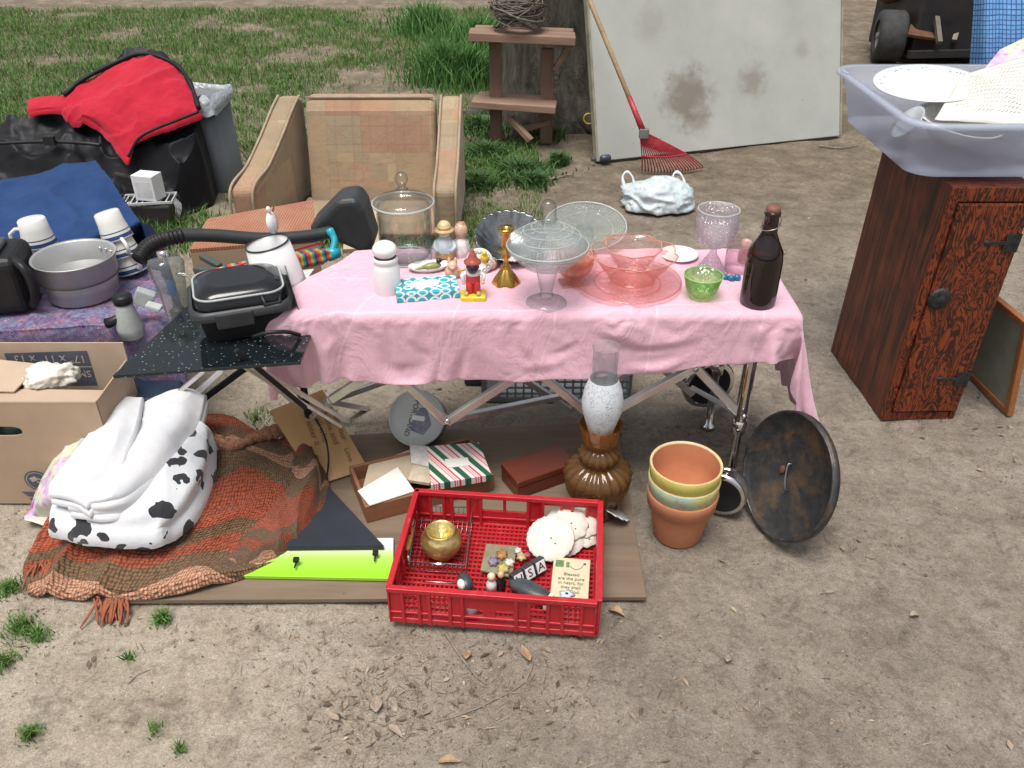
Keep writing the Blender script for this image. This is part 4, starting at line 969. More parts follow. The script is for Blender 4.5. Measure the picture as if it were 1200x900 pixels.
CW_.bump(CW_.noise(18, 4), .35, .01); CW_.b.inputs['Sheen Weight'].default_value = .3
rows = W([[(130, 470, .17), (185, 468, .19), (236, 496, .19), (247, 512, .16)], [(95, 530, .18), (165, 535, .20), (232, 540, .19), (243, 548, .14)],
          [(66, 580, .16), (145, 592, .19), (205, 590, .17), (222, 594, .13)], [(60, 612, .13), (120, 624, .14), (178, 622, .14), (200, 615, .12)]])
Gk = sheet(rows, 90, 90, .006, 8, 8, ridge=.006, rf=7, zmin=.1); mb = MB(); mb.grid(Gk, flip=True); skirt(mb, Gk, .045, .30, zmin=.05, steps=10)
solo('cow_print_blanket', 'black and white cow-print fleece folded on the crocheted blanket', 'blanket', mb, CW_.m, world=True)
TWL = fabric('white_towel', (.66, .66, .68), (.60, .61, .64), 350, .95, bump=.5)
rows = W([[(150, 482, .21), (186, 463, .23), (214, 455, .23), (240, 463, .20)], [(142, 512, .23), (178, 498, .245), (208, 492, .24), (230, 496, .20)],
          [(116, 548, .23), (148, 540, .245), (180, 534, .235), (204, 538, .20)], [(88, 576, .21), (114, 580, .23), (144, 577, .225), (172, 574, .19)], [(82, 590, .19), (108, 594, .20), (134, 593, .20), (160, 590, .175)]])
def layered(rows, nu_, nv_, seed, layers, label):
    t = thing('white_towel', label, 'towel', (rows[2][1][0], rows[2][1][1], rows[2][1][2]-.05), group='white towels on the cow-print fleece')
    for k, (du, dv, dz) in enumerate(layers):
        rw = [[tuple(Vector(p)+Vector((du, dv, dz))) for p in r_] for r_ in rows]
        Gk = sheet(rw, nu_, nv_, .004, 8, seed+k, ridge=.005, rf=6, zmin=.1); mb = MB(); mb.grid(Gk, flip=True); skirt(mb, Gk, .017, .5, zmin=.1); part(t, 'fold_layer', mb, TWL, world=True)
layered(rows, 80, 100, 12, [(0, 0, 0), (.006, -.008, -.018)], 'plump white towel on top, nearer the cow-print spots')
rows = W([[(118, 488, .22), (140, 468, .25), (166, 466, .24)], [(98, 518, .24), (130, 506, .27), (160, 494, .26)], [(78, 545, .235), (112, 538, .265), (148, 526, .255)], [(62, 565, .215), (98, 562, .245), (138, 550, .245)], [(60, 576, .20), (84, 580, .215), (102, 590, .215)]])
layered(rows, 70, 80, 15, [(0, 0, 0), (.004, -.006, -.017)], 'folded white towel lying on the left beside the floral pillowcase')
FL = NB('floral', .85, 0, .2); fn = FL.n('TexNoise', {'Vector': FL.co(), 'Scale': 11., 'Detail': 3.}).outputs['Fac']
FL.col(FL.mix(FL.ramp(FL.voro(40), [(.18, .6), (.4, 0.)]), FL.ramp(fn, [(.3, (.50, .22, .46)), (.42, (.58, .48, .62)), (.5, (.60, .58, .42)), (.58, (.42, .55, .45)), (.68, (.52, .12, .38))]), (.45, .12, .4)))
rows = W([[(112, 480, 0.170), (132, 460, 0.200), (156, 462, 0.210)], [(80, 515, 0.170), (106, 500, 0.220), (135, 495, 0.220)], [(55, 555, 0.130), (75, 545, 0.200), (110, 540, 0.210)], [(37, 598, 0.030), (52, 585, 0.110), (80, 575, 0.170)], [(34, 604, 0.030), (46, 606, 0.030), (66, 606, 0.050)]])
Gk = sheet(rows, 40, 80, .006, 12, 18, ridge=.008, rf=12, zmin=.03); mb = MB(); mb.grid(Gk, flip=True); skirt(mb, Gk, .04, .4, zmin=.02)
solo('floral_pillowcase', 'pastel pink and yellow floral pillowcase under the left white towel', 'pillowcase', mb, FL.m, world=True)
# ================================================================= black tool case and straw behind the linens
c0 = P(125, 490, .2); Mc = basis(Q(66, 508, 1.98), (1, .28, .0), (0, 1, .0))
t = thing('tool_case', 'black plastic tool case behind the folded linens', 'case', M=T(Q(70, 512, 1.93).x, 1.93, 0) @ rotz(R(10)))
mb = MB(); mb.box((.17, .07, .10), (.34, .15, .20)); part(t, 'case_body', mb, BPL, bevel=.012)
mb = MB(); mb.box((.17, .07, .209), (.335, .145, .018)); part(t, 'lid', mb, mat('navy_plastic', (.025, .04, .07), None, .35), bevel=.006)
mb = MB(); mb.tube(curve([(.0, -.01, .21), (-.015, -.05, .235), (.04, -.075, .245), (.14, -.07, .245), (.19, -.04, .235), (.2, .0, .22)], 26), .011, 10); part(t, 'handle', mb, BPL)
mb = MB()
for k in range(60):
    a = P(95+random.uniform(-4, 6), 512+random.uniform(-4, 10), .16); b_ = P(60+random.uniform(-4, 10), 518+random.uniform(-12, 14), .13+random.uniform(-.02, .02)); mb.tube([a, a.lerp(b_, .6)+Vector((0, 0, .01)), b_], [.0022, .0018, .0009], 4)
solo('straw_brush', 'tan straw whisk brush poking out left of the floral pillowcase', 'brush', mb, mat('straw', (.55, .36, .16), (.36, .16, .07), .9, ns=60), world=True)
# ================================================================= cardboard box
CD = mat('cardboard', (.43, .31, .215), (.37, .262, .18), .85, ns=5, bump=.12, bs=90)
CDi = mat('cardboard_worn', (.50, .375, .275), (.43, .32, .23), .85, ns=5, bump=.12, bs=90)
SLT = mat('slate_ink', (.075, .08, .115), (.10, .105, .14), .7, ns=30, bump=0); CRM = mat('print_cream', (.55, .45, .36), None, .8, bump=0)
f0, f1 = P(-60, 597), P(78, 598); Zb = .335
xa, xb = Q(-60, 500, 1.77).x, Q(112, 467, 1.79).x; ya, yb = 1.785, 2.0
t = thing('cardboard_box', 'open tan cardboard moving box with slate printed panel and hand hole', 'box', (xa, ya, 0), 0)
Zk = hz(2.0, 401); Lx = xb-xa; Ly = yb-ya; xh = -xa+Q(10, 513, ya).x
mb = MB()
# front wall with oval hand hole
n = 24; hw, hh_, hcz = .05, .015, .245
hx = Q(6, 512, ya).x-xa
ov = [(hx+hw*math.copysign(abs(math.cos(a))**.6, math.cos(a)), hcz+hh_*math.copysign(abs(math.sin(a))**.8, math.sin(a))) for a in np.linspace(0, 2*math.pi, n+1)[:-1]]
def rectpt(a):
    c_, s2 = math.cos(a), math.sin(a); X0, X1, Z0, Z1 = -hx, Lx-hx, -hcz, Zb-hcz
    k = min((X1/c_ if c_ > 1e-6 else 9e9), (X0/c_ if c_ < -1e-6 else 9e9), (Z1/s2 if s2 > 1e-6 else 9e9), (Z0/s2 if s2 < -1e-6 else 9e9)); return (hx+c_*k, hcz+s2*k)
angs = sorted(list(np.linspace(0, 2*math.pi, n+1)[:-1])+[math.atan2(z, x) % (2*math.pi) for x, z in ((-hx, -hcz), (Lx-hx, -hcz), (Lx-hx, Zb-hcz), (-hx, Zb-hcz))])
ip = [(hx+hw*math.copysign(abs(math.cos(a))**.6, math.cos(a)), hcz+hh_*math.copysign(abs(math.sin(a))**.8, math.sin(a))) for a in angs]; op = [rectpt(a) for a in angs]; N = len(angs)
for y0 in (0, .004): mb.add([(x, y0, z) for x, z in ip+op], [((i, (i+1) % N, N+(i+1) % N, N+i)[::(1 if y0 else -1)]) for i in range(N)])
mb.add([(x, y, z) for y in (0, .004) for x, z in ip], [(i, (i+1) % N, N+(i+1) % N, N+i) for i in range(N)])
part(t, 'front_wall', mb, CD)
for xx in (.002, Lx-.002): mb = MB(); mb.box((xx, Ly/2, Zb/2), (.004, Ly-.012, Zb)); part(t, 'side_wall', mb, CD)
mb = MB(); mb.box((Lx/2, Ly-.002, Zk/2), (Lx, .004, Zk)); mb.box((Lx/2, Ly/2, .003), (Lx-.01, Ly-.01, .004)); part(t, 'back_wall', mb, CDi)
# inner back wall carries the printed panel: it shows above the folded front flap
Mi = T(xa, ya+Ly-.0045, 0) @ rotx(R(90))
px0, px1 = Q(16, 440, yb).x-xa, Q(112, 440, yb).x-xa; zt_, zb_ = hz(yb, 411), hz(yb, 446)
zt_ = min(zt_, Zb+.0)
mb = MB(); pz0, pz1 = hz(yb, 450), hz(yb, 410); mb.prism([(px0, pz0), (px1, pz0), (px1, pz1), (px0, pz1-.008)], 0, .0006, Mi); pp = part(t, 'printed_panel', mb, SLT, world=True)
mb = MB(); mb.box(((px0+px1)/2, (pz0+pz1)/2+.004, .001), (px1-px0, .002, .0006), M=Mi); part(pp, 'rule_line', mb, CRM, world=True)
text("17\" x 11\" x 13\"", .034, Mi @ T((px0+px1)/2, pz1-.026, .001) @ rotz(math.pi), CRM, pp)
text("SMALL MOVING", .030, Mi @ T((px0+px1)/2, (pz0+pz1)/2-.018, .001) @ rotz(math.pi), CRM, pp)
# folded-in front flap and left flap
mb = MB(); mb.slab([Vector((0, .0, Zb+.003)), Vector((Lx, .0, Zb+.003)), Vector((Lx-.01, .075, Zb-.012)), Vector((0, .085, Zb-.012))], .004); part(t, 'front_flap', mb, CDi)
mb = MB(); mb.slab([Vector((.0, .05, Zb+.006)), Vector((Lx*.40, .05, Zb+.0)), Vector((Lx*.44, .17, Zb+.01)), Vector((0, .18, Zb+.025))], .004); part(t, 'side_flap', mb, CDi)
# round printed emblem and dark ground strip on front, lower right
Me = T(xa, ya-.0008, 0) @ rotx(R(90)); ex, ez = Q(44, 563, ya).x-xa, hz(ya, 563)
mb = MB(); mb.lathe([(.0, .0), (.034, .0)], 32, Me @ T(ex, ez, .0006)); em = part(t, 'round_emblem', mb, SLT, world=True)
mb = MB(); mb.lathe([(.027, .0), (.029, .0)], 32, Me @ T(ex, ez, .0012)); mb.box((ex-.008, ez+.006, .0012), (.018, .014, .0004), (0, 0, .4), M=Me); mb.box((ex+.010, ez+.004, .0012), (.018, .004, .0004), (0, 0, -.5), M=Me); mb.box((ex+.008, ez-.008, .0012), (.022, .004, .0004), (0, 0, -.5), M=Me); part(em, 'emblem_lines', mb, CRM, world=True)
mb = MB(); mb.prism([(ex-.055, ez-.038), (ex+.04, ez-.042), (ex+.04, ez-.057), (ex-.04, ez-.055)], 0, .0006, Me); mb.prism([(ex-.04, ez-.062), (ex+.04, ez-.064), (ex+.04, ez-.078), (ex-.035, ez-.075)], 0, .0006, Me); part(t, 'printed_bar', mb, SLT, world=True)
# crumpled paper in the box
q = Q(66, 440, 1.97)
pm_ = fabric('paper', (.72, .69, .62), (.62, .59, .52), 80, .85)
mbp = wrinkly('', '', '', 0, (.062, .04, .032), None, 9, .6, flat=.03, n=30, fold=7)
solo('crumpled_paper', 'crumpled white wrapping paper lying in the cardboard box', 'paper', mbp, pm_, (Q(60, 440, 1.91).x, 1.91, Zb-.0), .35)
# green plastic seen through the hand hole
mb = wrinkly('', '', '', 0, (.11, .06, .10), None, 4, .5, flat=.1, n=20); solo('green_bag', 'pale green bag glimpsed through the hand hole of the cardboard box', 'bag', mb, fabric('green_film', (.2, .3, .24), (.12, .2, .16)), (xa+hx, ya+.10, .2))
# ================================================================= paisley covered table
PZT = .40
PA = NB('paisley', .85, 0, .15); v = PA.co('Object', 1)
v1 = PA.voro(38, v); v2 = PA.n('TexVoronoi', {'Vector': v, 'Scale': 38.}).outputs['Color']
ringy = PA.math('SINE', PA.math('MULTIPLY', v1, 75.))
c = PA.ramp(PA.n('SeparateColor', {'Color': v2}).outputs[0], [(0, (.085, .055, .15)), (.3, (.17, .11, .23)), (.5, (.24, .12, .17)), (.7, (.12, .16, .27)), (1, (.26, .22, .29))], 'CONSTANT')
c = PA.mix(PA.ramp(ringy, [(.35, 0.), (.6, .75)]), c, (.42, .36, .42))
PA.col(PA.mix(PA.ramp(PA.noise(90, 3), [(.4, 0.), (.6, .6)]), c, (.09, .055, .15))); PA.bump(PA.noise(20), .3, .006)
rows = [[tuple(P(u, v, z)) for (u, v, z) in r] for r in [
    [(-130, 330, PZT), (0, 325, PZT), (110, 305, PZT), (188, 318, PZT)], [(-130, 360, PZT), (0, 356, PZT), (110, 338, PZT), (200, 345, PZT)],
    [(-130, 388, PZT), (0, 384, PZT), (100, 376, PZT), (205, 372, PZT)]]]
front = [tuple(P(u, v, PZT)) for u, v in ((-130, 392), (0, 387), (100, 380), (206, 378))]
for dz, dy in ((.012, -.008), (.10, -.014), (.25, -.010), (.395, -.02)): rows.append([(x, y+dy, z-dz) for (x, y, z) in front])
mb = MB(); mb.grid(sheet(rows, 90, 110, .003, 12, 21, zmin=.004), flip=True)
solo('paisley_cloth', 'purple paisley cloth covering the low table at left', 'tablecloth', mb, PA.m, world=True, solid=.002)
a_, b_ = P(-120, 388, 0).x*.86, P(196, 378, PZT).x
t = thing('low_table', 'low dark table under the purple paisley cloth', 'table', (-1.35, 2.3, 0))
y0, y1 = rows[3][1][1]+.03, P(0, 330, PZT).y
mb = MB(); mb.box((-1.56, (y0+y1)/2+.02, PZT-.02), (.88, y1-y0, .026)); part(t, 'tabletop', mb, mat('dark_board', (.07, .05, .045)), world=True)
for x in (-1.85, -1.17):
    for y in (y0+.04, y1-.04): mb = MB(); mb.box((x, y, (PZT-.03)/2), (.03, .03, PZT-.03)); part(t, 'leg', mb, BPL, world=True)
# aluminium pot
def onP(u, v): return P(u, v, PZT+.004)
ALP = mat('pot_aluminium', (.52, .52, .51), (.42, .42, .41), .42, .6, ns=5, st=(1, 1, .3), bump=.05)
q = onP(100, 345); r = wpx(q, 45); h = hz(q.y, 299)-q.z
t = thing('aluminium_pot', 'dull aluminium camping pot without a lid on the paisley cloth', 'pot', q)
mb = MB(); mb.lathe([(0, 0), (r*.78, 0), (r*.85, .008), (r*.88, h*.5), (r*.94, h*.53), (r*.97, h*.97), (r*1.02, h), (r*1.01, h+.003), (r*.95, h-.002), (r*.92, h*.5), (r*.82, .01), (0, .008)], 56); part(t, 'body', mb, ALP)
mb = MB(); mb.lathe([(r*.885, h*.49), (r*.955, h*.515), (r*.95, h*.53)], 56); part(t, 'ridge', mb, mat('pot_line', (.2, .2, .2), None, .5, .7))
for dx in (-.010, .010, .03): mb = MB(); mb.blob((0, 0, 0), (.0045, .0045, .0045), 8, T(r*.35+dx, math.sqrt(max(0, (r*.93)**2-(r*.35+dx)**2)), h*.82)); part(t, 'rivet', mb, CHR)
# stacked striped mugs
MW = mat('enamel_white', (.78, .77, .72), (.70, .70, .66), .3, ns=6, bump=0); MBL = mat('enamel_blue', (.03, .07, .20), None, .35, bump=0)
def mug(Mx, label, grp, hang, r=.046, h=.085, handle=True):
    t = thing('striped_mug', label, 'mug', M=Mx, group=grp)
    mb = MB(); mb.lathe([(0, h), (r*.72, h), (r*.80, h-.004), (r*.84, h*.6), (r, .004), (r*1.01, 0), (r*.97, .0), (r*.8, h*.6), (r*.7, h*.93), (0, h*.95)], 40); part(t, 'cup', mb, MW)
    mb = MB(); mb.lathe([(r*1.006, .005), (r*.972, .016)], 40); mb.lathe([(r*.94, .024), (r*.93, .027)], 40); part(t, 'blue_stripe', mb, MBL)
    if handle:
        mb = MB(); ca, sa = math.cos(hang), math.sin(hang); mb.tube([(ca*(r*.84+x), sa*(r*.84+x), z) for x, z in ((0, .016), (.022, .012), (.034, .028), (.032, .045), (.012, .058), (-.003, .055))], .0055, 8); part(t, 'handle', mb, MW)
    return t
def stack(uvb, uvt, Yb, Yt, n_, grp, labels, hangs, r):
    a = Q(uvb[0], uvb[1], Yb); b_ = Q(uvt[0], uvt[1], Yt); d = (b_-a); L = d.length; d.normalize()
    for i in range(n_):
        mug(axis(a+d*(L-.085)*i/(n_-1), d, (1, 0, 0)), labels[i], grp, hangs[i], r)
qb = onP(158, 320); qt = Q(127, 252, qb.y+.0)
stack((156, 318), (124, 248), qb.y, qb.y+.02, 3, 'mugs stacked at the right on the paisley cloth', ['striped mug at the bottom of the right leaning stack', 'striped mug in the middle of the right leaning stack', 'striped mug topmost of the right leaning stack'], [-.7, -.9, 2.5], .046)
stack((60, 322), (36, 256), qb.y+.03, qb.y+.04, 3, 'mugs stacked at the left behind the pot', ['striped mug at the bottom of the left stack, behind the aluminium pot', 'striped mug in the middle of the left stack, next to the pot', 'striped mug topmost of the left stack, its handle over the black appliance'], [1.9, 1.9, 3.3], .050)
# black appliance
q = onP(8, 372); t = thing('black_appliance', 'black plastic coffee maker with chrome bits cut by the left edge', 'coffee maker', q, R(12))
mb = MB(); mb.box((-.02, .09, .085), (.17, .18, .17)); part(t, 'housing', mb, BPL, bevel=.03, seg=4)
mb = MB(); mb.box((-.03, .07, .178), (.10, .13, .02)); part(t, 'top_panel', mb, mat('dark_green_grey', (.07, .085, .085), None, .4), bevel=.008)
mb = MB(); mb.box((-.05, -.004, .135), (.055, .012, .022)); part(t, 'white_label', mb, WP, bevel=.003)
mb = MB(); mb.box((-.03, -.004, .085), (.05, .01, .012)); mb.box((-.03, -.004, .04), (.03, .008, .008)); part(t, 'chrome_strip', mb, CHR, bevel=.002)
mb = MB(); mb.tube(curve([(.055, .03, .155), (.085, .0, .14), (.095, -.005, .09), (.08, .01, .035), (.06, .03, .02)], 20), .012, 10); part(t, 'handle', mb, BPL)
# grey plastic fitting
q = onP(158, 372); GP = mat('grey_plastic', (.40, .43, .43), (.33, .36, .36), .4, ns=30, bump=.05)
t = thing('grey_lantern', 'grey plastic gadget with black cap at the corner of the paisley cloth', 'gadget', (q.x, q.y-.04, .40), R(-10))
mb = MB(); mb.lathe([(0, -.05), (.034, -.05), (.036, -.02), (.024, .035), (.022, .05), (0, .05)], 28, T(0, 0, .02)); part(t, 'body', mb, GP)
mb = MB(); mb.lathe([(0, .0), (.025, 0), (.026, .018), (.02, .024), (0, .024)], 28, T(0, 0, .072)); part(t, 'cap', mb, BPL)
mb = MB(); mb.tube([(.01, 0, .04), (-.035, -.02, .02), (-.05, -.025, .015)], [.012, .013, .015], 12); part(t, 'nozzle', mb, BPL)
mb = MB(); mb.box((.045, .03, .075), (.05, .03, .045), (0, .5, .4)); part(t, 'clip', mb, GP, bevel=.004)
mb = MB(); mb.box((.082, .01, .062), (.04, .028, .012), (.0, .35, .2)); part(t, 'latch', mb, mat('light_grey', (.5, .53, .52)), bevel=.003)
# ================================================================= blue tarp-covered bulk
BL = NB('blue_tarp_film', .6, 0, .15); BL.col(BL.mix(BL.ramp(BL.noise(13, 8, .8, BL.co(sc=(.5, 1.6, 1))), [(.66, 0.), (.78, .5)]), BL.ramp(BL.noise(5), [(.3, (.013, .038, .12)), (.7, (.022, .058, .165))]), (.25, .32, .42)))
BL.bump(BL.noise(11, 4, .6), .5, .015)
rows = [[tuple(P(u, v, z)) for (u, v, z) in r] for r in [
    [(-90, 232, .44), (0, 216, .45), (60, 199, .46), (112, 187, .46)], [(-90, 252, .46), (0, 240, .47), (80, 222, .48), (130, 212, .47)],
    [(-90, 290, .46), (0, 272, .47), (90, 252, .47), (150, 240, .46)], [(-90, 318, .44), (0, 302, .45), (90, 286, .45), (166, 262, .44)],
    [(-90, 345, .35), (0, 330, .37), (95, 308, .36), (186, 278, .30)], [(-90, 380, .1), (0, 360, .1), (100, 340, .1), (192, 320, .02)]]]
Gk = sheet(rows, 80, 80, .012, 6, 31, ridge=.01, rf=5, zmin=.005); mb = MB(); mb.grid(Gk, flip=True); skirt(mb, Gk, .44, .05, zmin=.004, steps=8)
solo('blue_tarp', 'smooth dark blue tarp over a bulky load behind the mugs', 'tarp', mb, BL.m, world=True)
# ================================================================= sleeping bag heap
def Yv(v): return float(np.interp(v, [50, 130, 190, 222, 245], [4.5, 4.15, 3.95, 3.87, 3.8]))
def SQ(u, v, up=0.): 
    p = Q(u, v, Yv(v)-up); return tuple(p)
BK2 = fabric('black_nylon', (.007, .0075, .010), (.014, .0145, .018), 60, .5, bump=.15); BK2.node_tree.nodes['Principled BSDF'].inputs['Sheen Weight'].default_value = .02
RDN = fabric('red_lining', (.46, .012, .032), (.38, .008, .026), 60, .8, bump=.1); RDD = RDN
t = thing('sleeping_bag', 'puffy black sleeping bag with bright red lining heaped at upper left', 'sleeping bag', (-1.75, 3.8, 0))
rows = [[SQ(-80, 150), SQ(0, 144), SQ(50, 136), SQ(112, 92), SQ(166, 64), SQ(206, 82), SQ(224, 114), SQ(230, 130)],
        [SQ(-80, 168), SQ(0, 164), SQ(55, 156), SQ(110, 130), SQ(166, 114), SQ(206, 122), SQ(224, 138), SQ(230, 148)],
        [SQ(-80, 185), SQ(0, 182), SQ(60, 178), SQ(110, 172), SQ(160, 165), SQ(200, 160), SQ(222, 165), SQ(230, 172)],
        [SQ(-80, 205), SQ(0, 204), SQ(60, 198), SQ(110, 192), SQ(155, 200), SQ(190, 196), SQ(210, 194), SQ(218, 194)],
        [SQ(-80, 245), SQ(0, 240), SQ(60, 230), SQ(110, 225), SQ(150, 226), SQ(180, 224), SQ(196, 222), SQ(200, 222)]]
Gk = sheet(rows, 150, 110, .03, 5, 41, ridge=.055, rf=4.5, zmin=.02); mb = MB(); mb.grid(Gk, flip=True); skirt(mb, Gk, .5, .05, zmin=.004, steps=8); part(t, 'shell', mb, BK2, world=True)
rows = [[SQ(72, 116, .08), SQ(96, 98, .10), SQ(130, 80, .10), SQ(166, 66, .08), SQ(200, 76, .07), SQ(221, 98, .07)],
        [SQ(74, 128, .10), SQ(104, 114, .13), SQ(135, 98, .14), SQ(168, 84, .13), SQ(200, 96, .11), SQ(225, 112, .08)],
        [SQ(84, 138, .10), SQ(112, 130, .13), SQ(140, 118, .15), SQ(175, 112, .14), SQ(205, 114, .12), SQ(231, 124, .08)],
        [SQ(104, 142, .10), SQ(120, 142, .13), SQ(145, 140, .14), SQ(172, 134, .14), SQ(205, 128, .12), SQ(233, 129, .08)],
        [SQ(120, 152, .08), SQ(132, 164, .10), SQ(149, 185, .10), SQ(160, 164, .12), SQ(190, 146, .11), SQ(232, 131, .08)]]
Gk = sheet(rows, 110, 100, .02, 6, 44, ridge=.018, rf=5, zmin=.02); mb = MB(); mb.grid(Gk, flip=True); skirt(mb, Gk, .03, .4, zmin=.02); part(t, 'lining', mb, RDN, world=True)
mb = MB(); rows = [[SQ(34, 117, .07), SQ(54, 113, .08), SQ(74, 112, .08)], [SQ(33, 126, .08), SQ(54, 124, .10), SQ(76, 122, .10)], [SQ(36, 133, .07), SQ(54, 128, .09), SQ(78, 130, .09)]]
Gk = sheet(rows, 24, 20, .006, 9, 46); mb.grid(Gk, flip=True); skirt(mb, Gk, .02, .4); part(t, 'lining_flap', mb, RDN, world=True)
mb = MB(); mb.tube(curve([SQ(75, 112, .10), SQ(96, 94, .12), SQ(130, 76, .12), SQ(166, 63, .10), SQ(203, 74, .09), SQ(222, 96, .09), SQ(233, 127, .09)], 60), [.011+.002*math.sin(i*.8) for i in range(60)], 10); part(t, 'piping', mb, BK2, world=True)
mb = MB(); mb.tube(curve([SQ(233, 131, .11), SQ(205, 142, .14), SQ(180, 152, .15), (SQ(162, 163, .15)), SQ(150, 184, .13)], 40), .007, 6); part(t, 'zip', mb, BK2, world=True)
mb = MB(); mb.tube(curve([SQ(-40, 172, .09), SQ(0, 168, .09), SQ(60, 166, .09), SQ(100, 168, .09), SQ(118, 170, .08)], 30), .009, 6); mb.box(SQ(58, 165, .11), (.05, .02, .04)); part(t, 'strap', mb, BPL, world=True)
# ================================================================= grey bin with liner
q = P(233, 236); q1 = Q(242, 118, q.y+.1)
BN_ = mat('bin_grey', (.135, .15, .165), (.115, .13, .145), .5, ns=4, bump=.04)
t = thing('trash_bin', 'grey plastic waste bin lined with a carrier bag behind the sleeping bag', 'bin', (q.x-.015, q.y+.26, 0), R(-6))
hb = hz(q.y+.26, 114)
def rr(wx, wy, z, r_=.05, n=8):
    o = []
    for cx, cy, a0 in ((1, 1, 0), (-1, 1, 90), (-1, -1, 180), (1, -1, 270)):
        for k in range(n): a = R(a0+90*k/(n-1)); o.append((cx*(wx-r_)+r_*math.cos(a), cy*(wy-r_)+r_*math.sin(a), z))
    return o
def shell(rings):
    mb = MB(); n = len(rings[0]); fs = []
    for i in range(len(rings)-1):
        for j in range(n): fs.append((i*n+j, i*n+(j+1) % n, (i+1)*n+(j+1) % n, (i+1)*n+j))
    mb.add([p for r_ in rings for p in r_], fs, None, True); mb.add(rings[0], [tuple(range(n))[::-1]]); return mb
part(t, 'body', shell([rr(.155, .12, 0), rr(.128, .15, hb), rr(.121, .143, hb), rr(.145, .11, .02)]), BN_)
part(t, 'rim', shell([rr(.13, .152, hb-.03), rr(.142, .164, hb-.028), rr(.142, .164, hb), rr(.128, .15, hb+.006)]), BN_)
LN = NB('liner_film', .35, 0, .5); LN.col(LN.ramp(LN.noise(12), [(.3, (.42, .44, .46)), (.7, (.26, .28, .31))])); LN.bump(LN.voro(30, None, 'DISTANCE_TO_EDGE'), .6, .012)
o_ = [rr(.10, .12, hb-.18), rr(.126, .148, hb-.02), rr(.134, .156, hb+.018), rr(.148, .170, hb+.012), rr(.150, .172, hb-.03), rr(.152, .174, hb-.05)]
o_ = [[(x*(1+.06*mnoise.noise(Vector((x*22, y*22, i)))), y*(1+.06*mnoise.noise(Vector((x*22, y*22, i+5)))), z+.05*mnoise.noise(Vector((x*18, y*18, i*2)))+.012) for x, y, z in r_] for i, r_ in enumerate(o_)]
mb = shell(o_); solo('carrier_bag', 'grey crumpled carrier bag lining the waste bin', 'bag', mb, LN.m, M=t.matrix_world.copy())
mb = MB(); mb.box((-.02, .0, hb-.10), (.12, .02, .16), (.3, .4, .5)); mb.box((.05, -.03, hb-.06), (.10, .015, .14), (.2, -.6, .2)); solo('dark_scraps', 'dark scraps sticking up inside the waste bin', 'rubbish', mb, mat('scrap', (.06, .055, .06), (.25, .24, .25), ns=30), M=t.matrix_world.copy())
# ================================================================= white box on a wire tray
q = Q(175, 236, 3.75); zt = q.z+.012
t = thing('tray_shade_block', 'added dark block standing for shade under the white tray, between blue tarp and grey bin', 'crate', (q.x, q.y+.02, 0))  # added dark block: holds up the tray and stands for the shade below
mb = MB(); mb.box((0, 0, (zt-.012)/2), (.22, .16, zt-.012)); part(t, 'body', mb, DRK, bevel=.01)
t = thing('white_tray', 'white slatted plastic tray with pale fringe beside the blue tarp', 'tray', (q.x, q.y, zt), R(8))
mb = MB()
for k in range(9): mb.box((-.10+.026*k, 0, -.003), (.006, .12, .004))
mb.box((0, -.06, .0), (.23, .005, .012)); mb.box((0, .06, .0), (.23, .005, .012)); mb.box((-.113, 0, 0), (.005, .12, .012)); mb.box((.113, 0, 0), (.005, .12, .012)); part(t, 'rack', mb, mat('tray_white', (.66, .68, .68), None, .4), bevel=.001)
mb = MB()
for k in range(8): mb.tube(curve([(.112, -.05+.008*k, 0), (.125+.004*k, -.06, -.02), (.12+.006*(k % 3), -.07, -.06-.004*k)], 6), .0012, 4)
part(t, 'fringe', mb, mat('string_grey', (.4, .42, .42)))
q2 = Q(175, 222, 3.75); t = thing('small_white_box', 'small plain white cube-shaped box on the slatted tray', 'box', (q2.x, 3.75, zt+.004), R(-14))
s2 = wpx(q2, 27); mb = MB(); mb.box((0, 0, s2*.55), (s2, s2*.75, s2*1.1)); part(t, 'carton', mb, mat('white_card', (.74, .74, .76), (.70, .70, .73), .6, bump=0), bevel=.0015)
mb = MB(); mb.box((0, -s2*.376, s2*.5), (s2*.75, .001, s2*.7)); part(t, 'front_panel', mb, mat('white_card2', (.69, .69, .72), None, .55, bump=0))
t = thing('wine_glass', 'small clear glass stem lying on the tray left of the white box', 'glassware', (q.x-.10, q.y-.02, zt+.02))
mb = MB(); mb.lathe([(.025, -.02), (.01, -.015), (.004, .0), (.006, .02), (.022, .03), (.03, .045)], 20, rotx(.5)); part(t, 'stem', mb, CG)
# ================================================================= armchair behind the table
UP = NB('patchwork_upholstery', .9, 0, .15); UP.b.inputs['Sheen Weight'].default_value = .2
v = UP.co('Object', (1, 1, 1), (0, 0, 0)); 
def cells(scale, loc):
    vv = UP.co('Object', (scale, scale, scale), loc=loc); sn = UP.n('VectorMath', {0: vv}, operation='FLOOR').outputs[0]
    return UP.n('TexWhiteNoise', {'Vector': sn}).outputs['Value'], vv
w1, vv1 = cells(6.2, (.3, .2, .35)); w2, vv2 = cells(12.4, (.1, .4, .3))
pc_ = UP.ramp(w1, [(0, (.36, .24, .14)), (.2, (.30, .22, .14)), (.38, (.40, .20, .125)), (.5, (.27, .20, .13)), (.62, (.42, .30, .17)), (.8, (.34, .17, .11)), (.9, (.31, .25, .17))], 'CONSTANT')
pc2 = UP.ramp(w2, [(0, (.38, .27, .16)), (.3, (.42, .22, .14)), (.5, (.30, .22, .14)), (.7, (.44, .33, .2)), (.9, (.36, .17, .10))], 'CONSTANT')
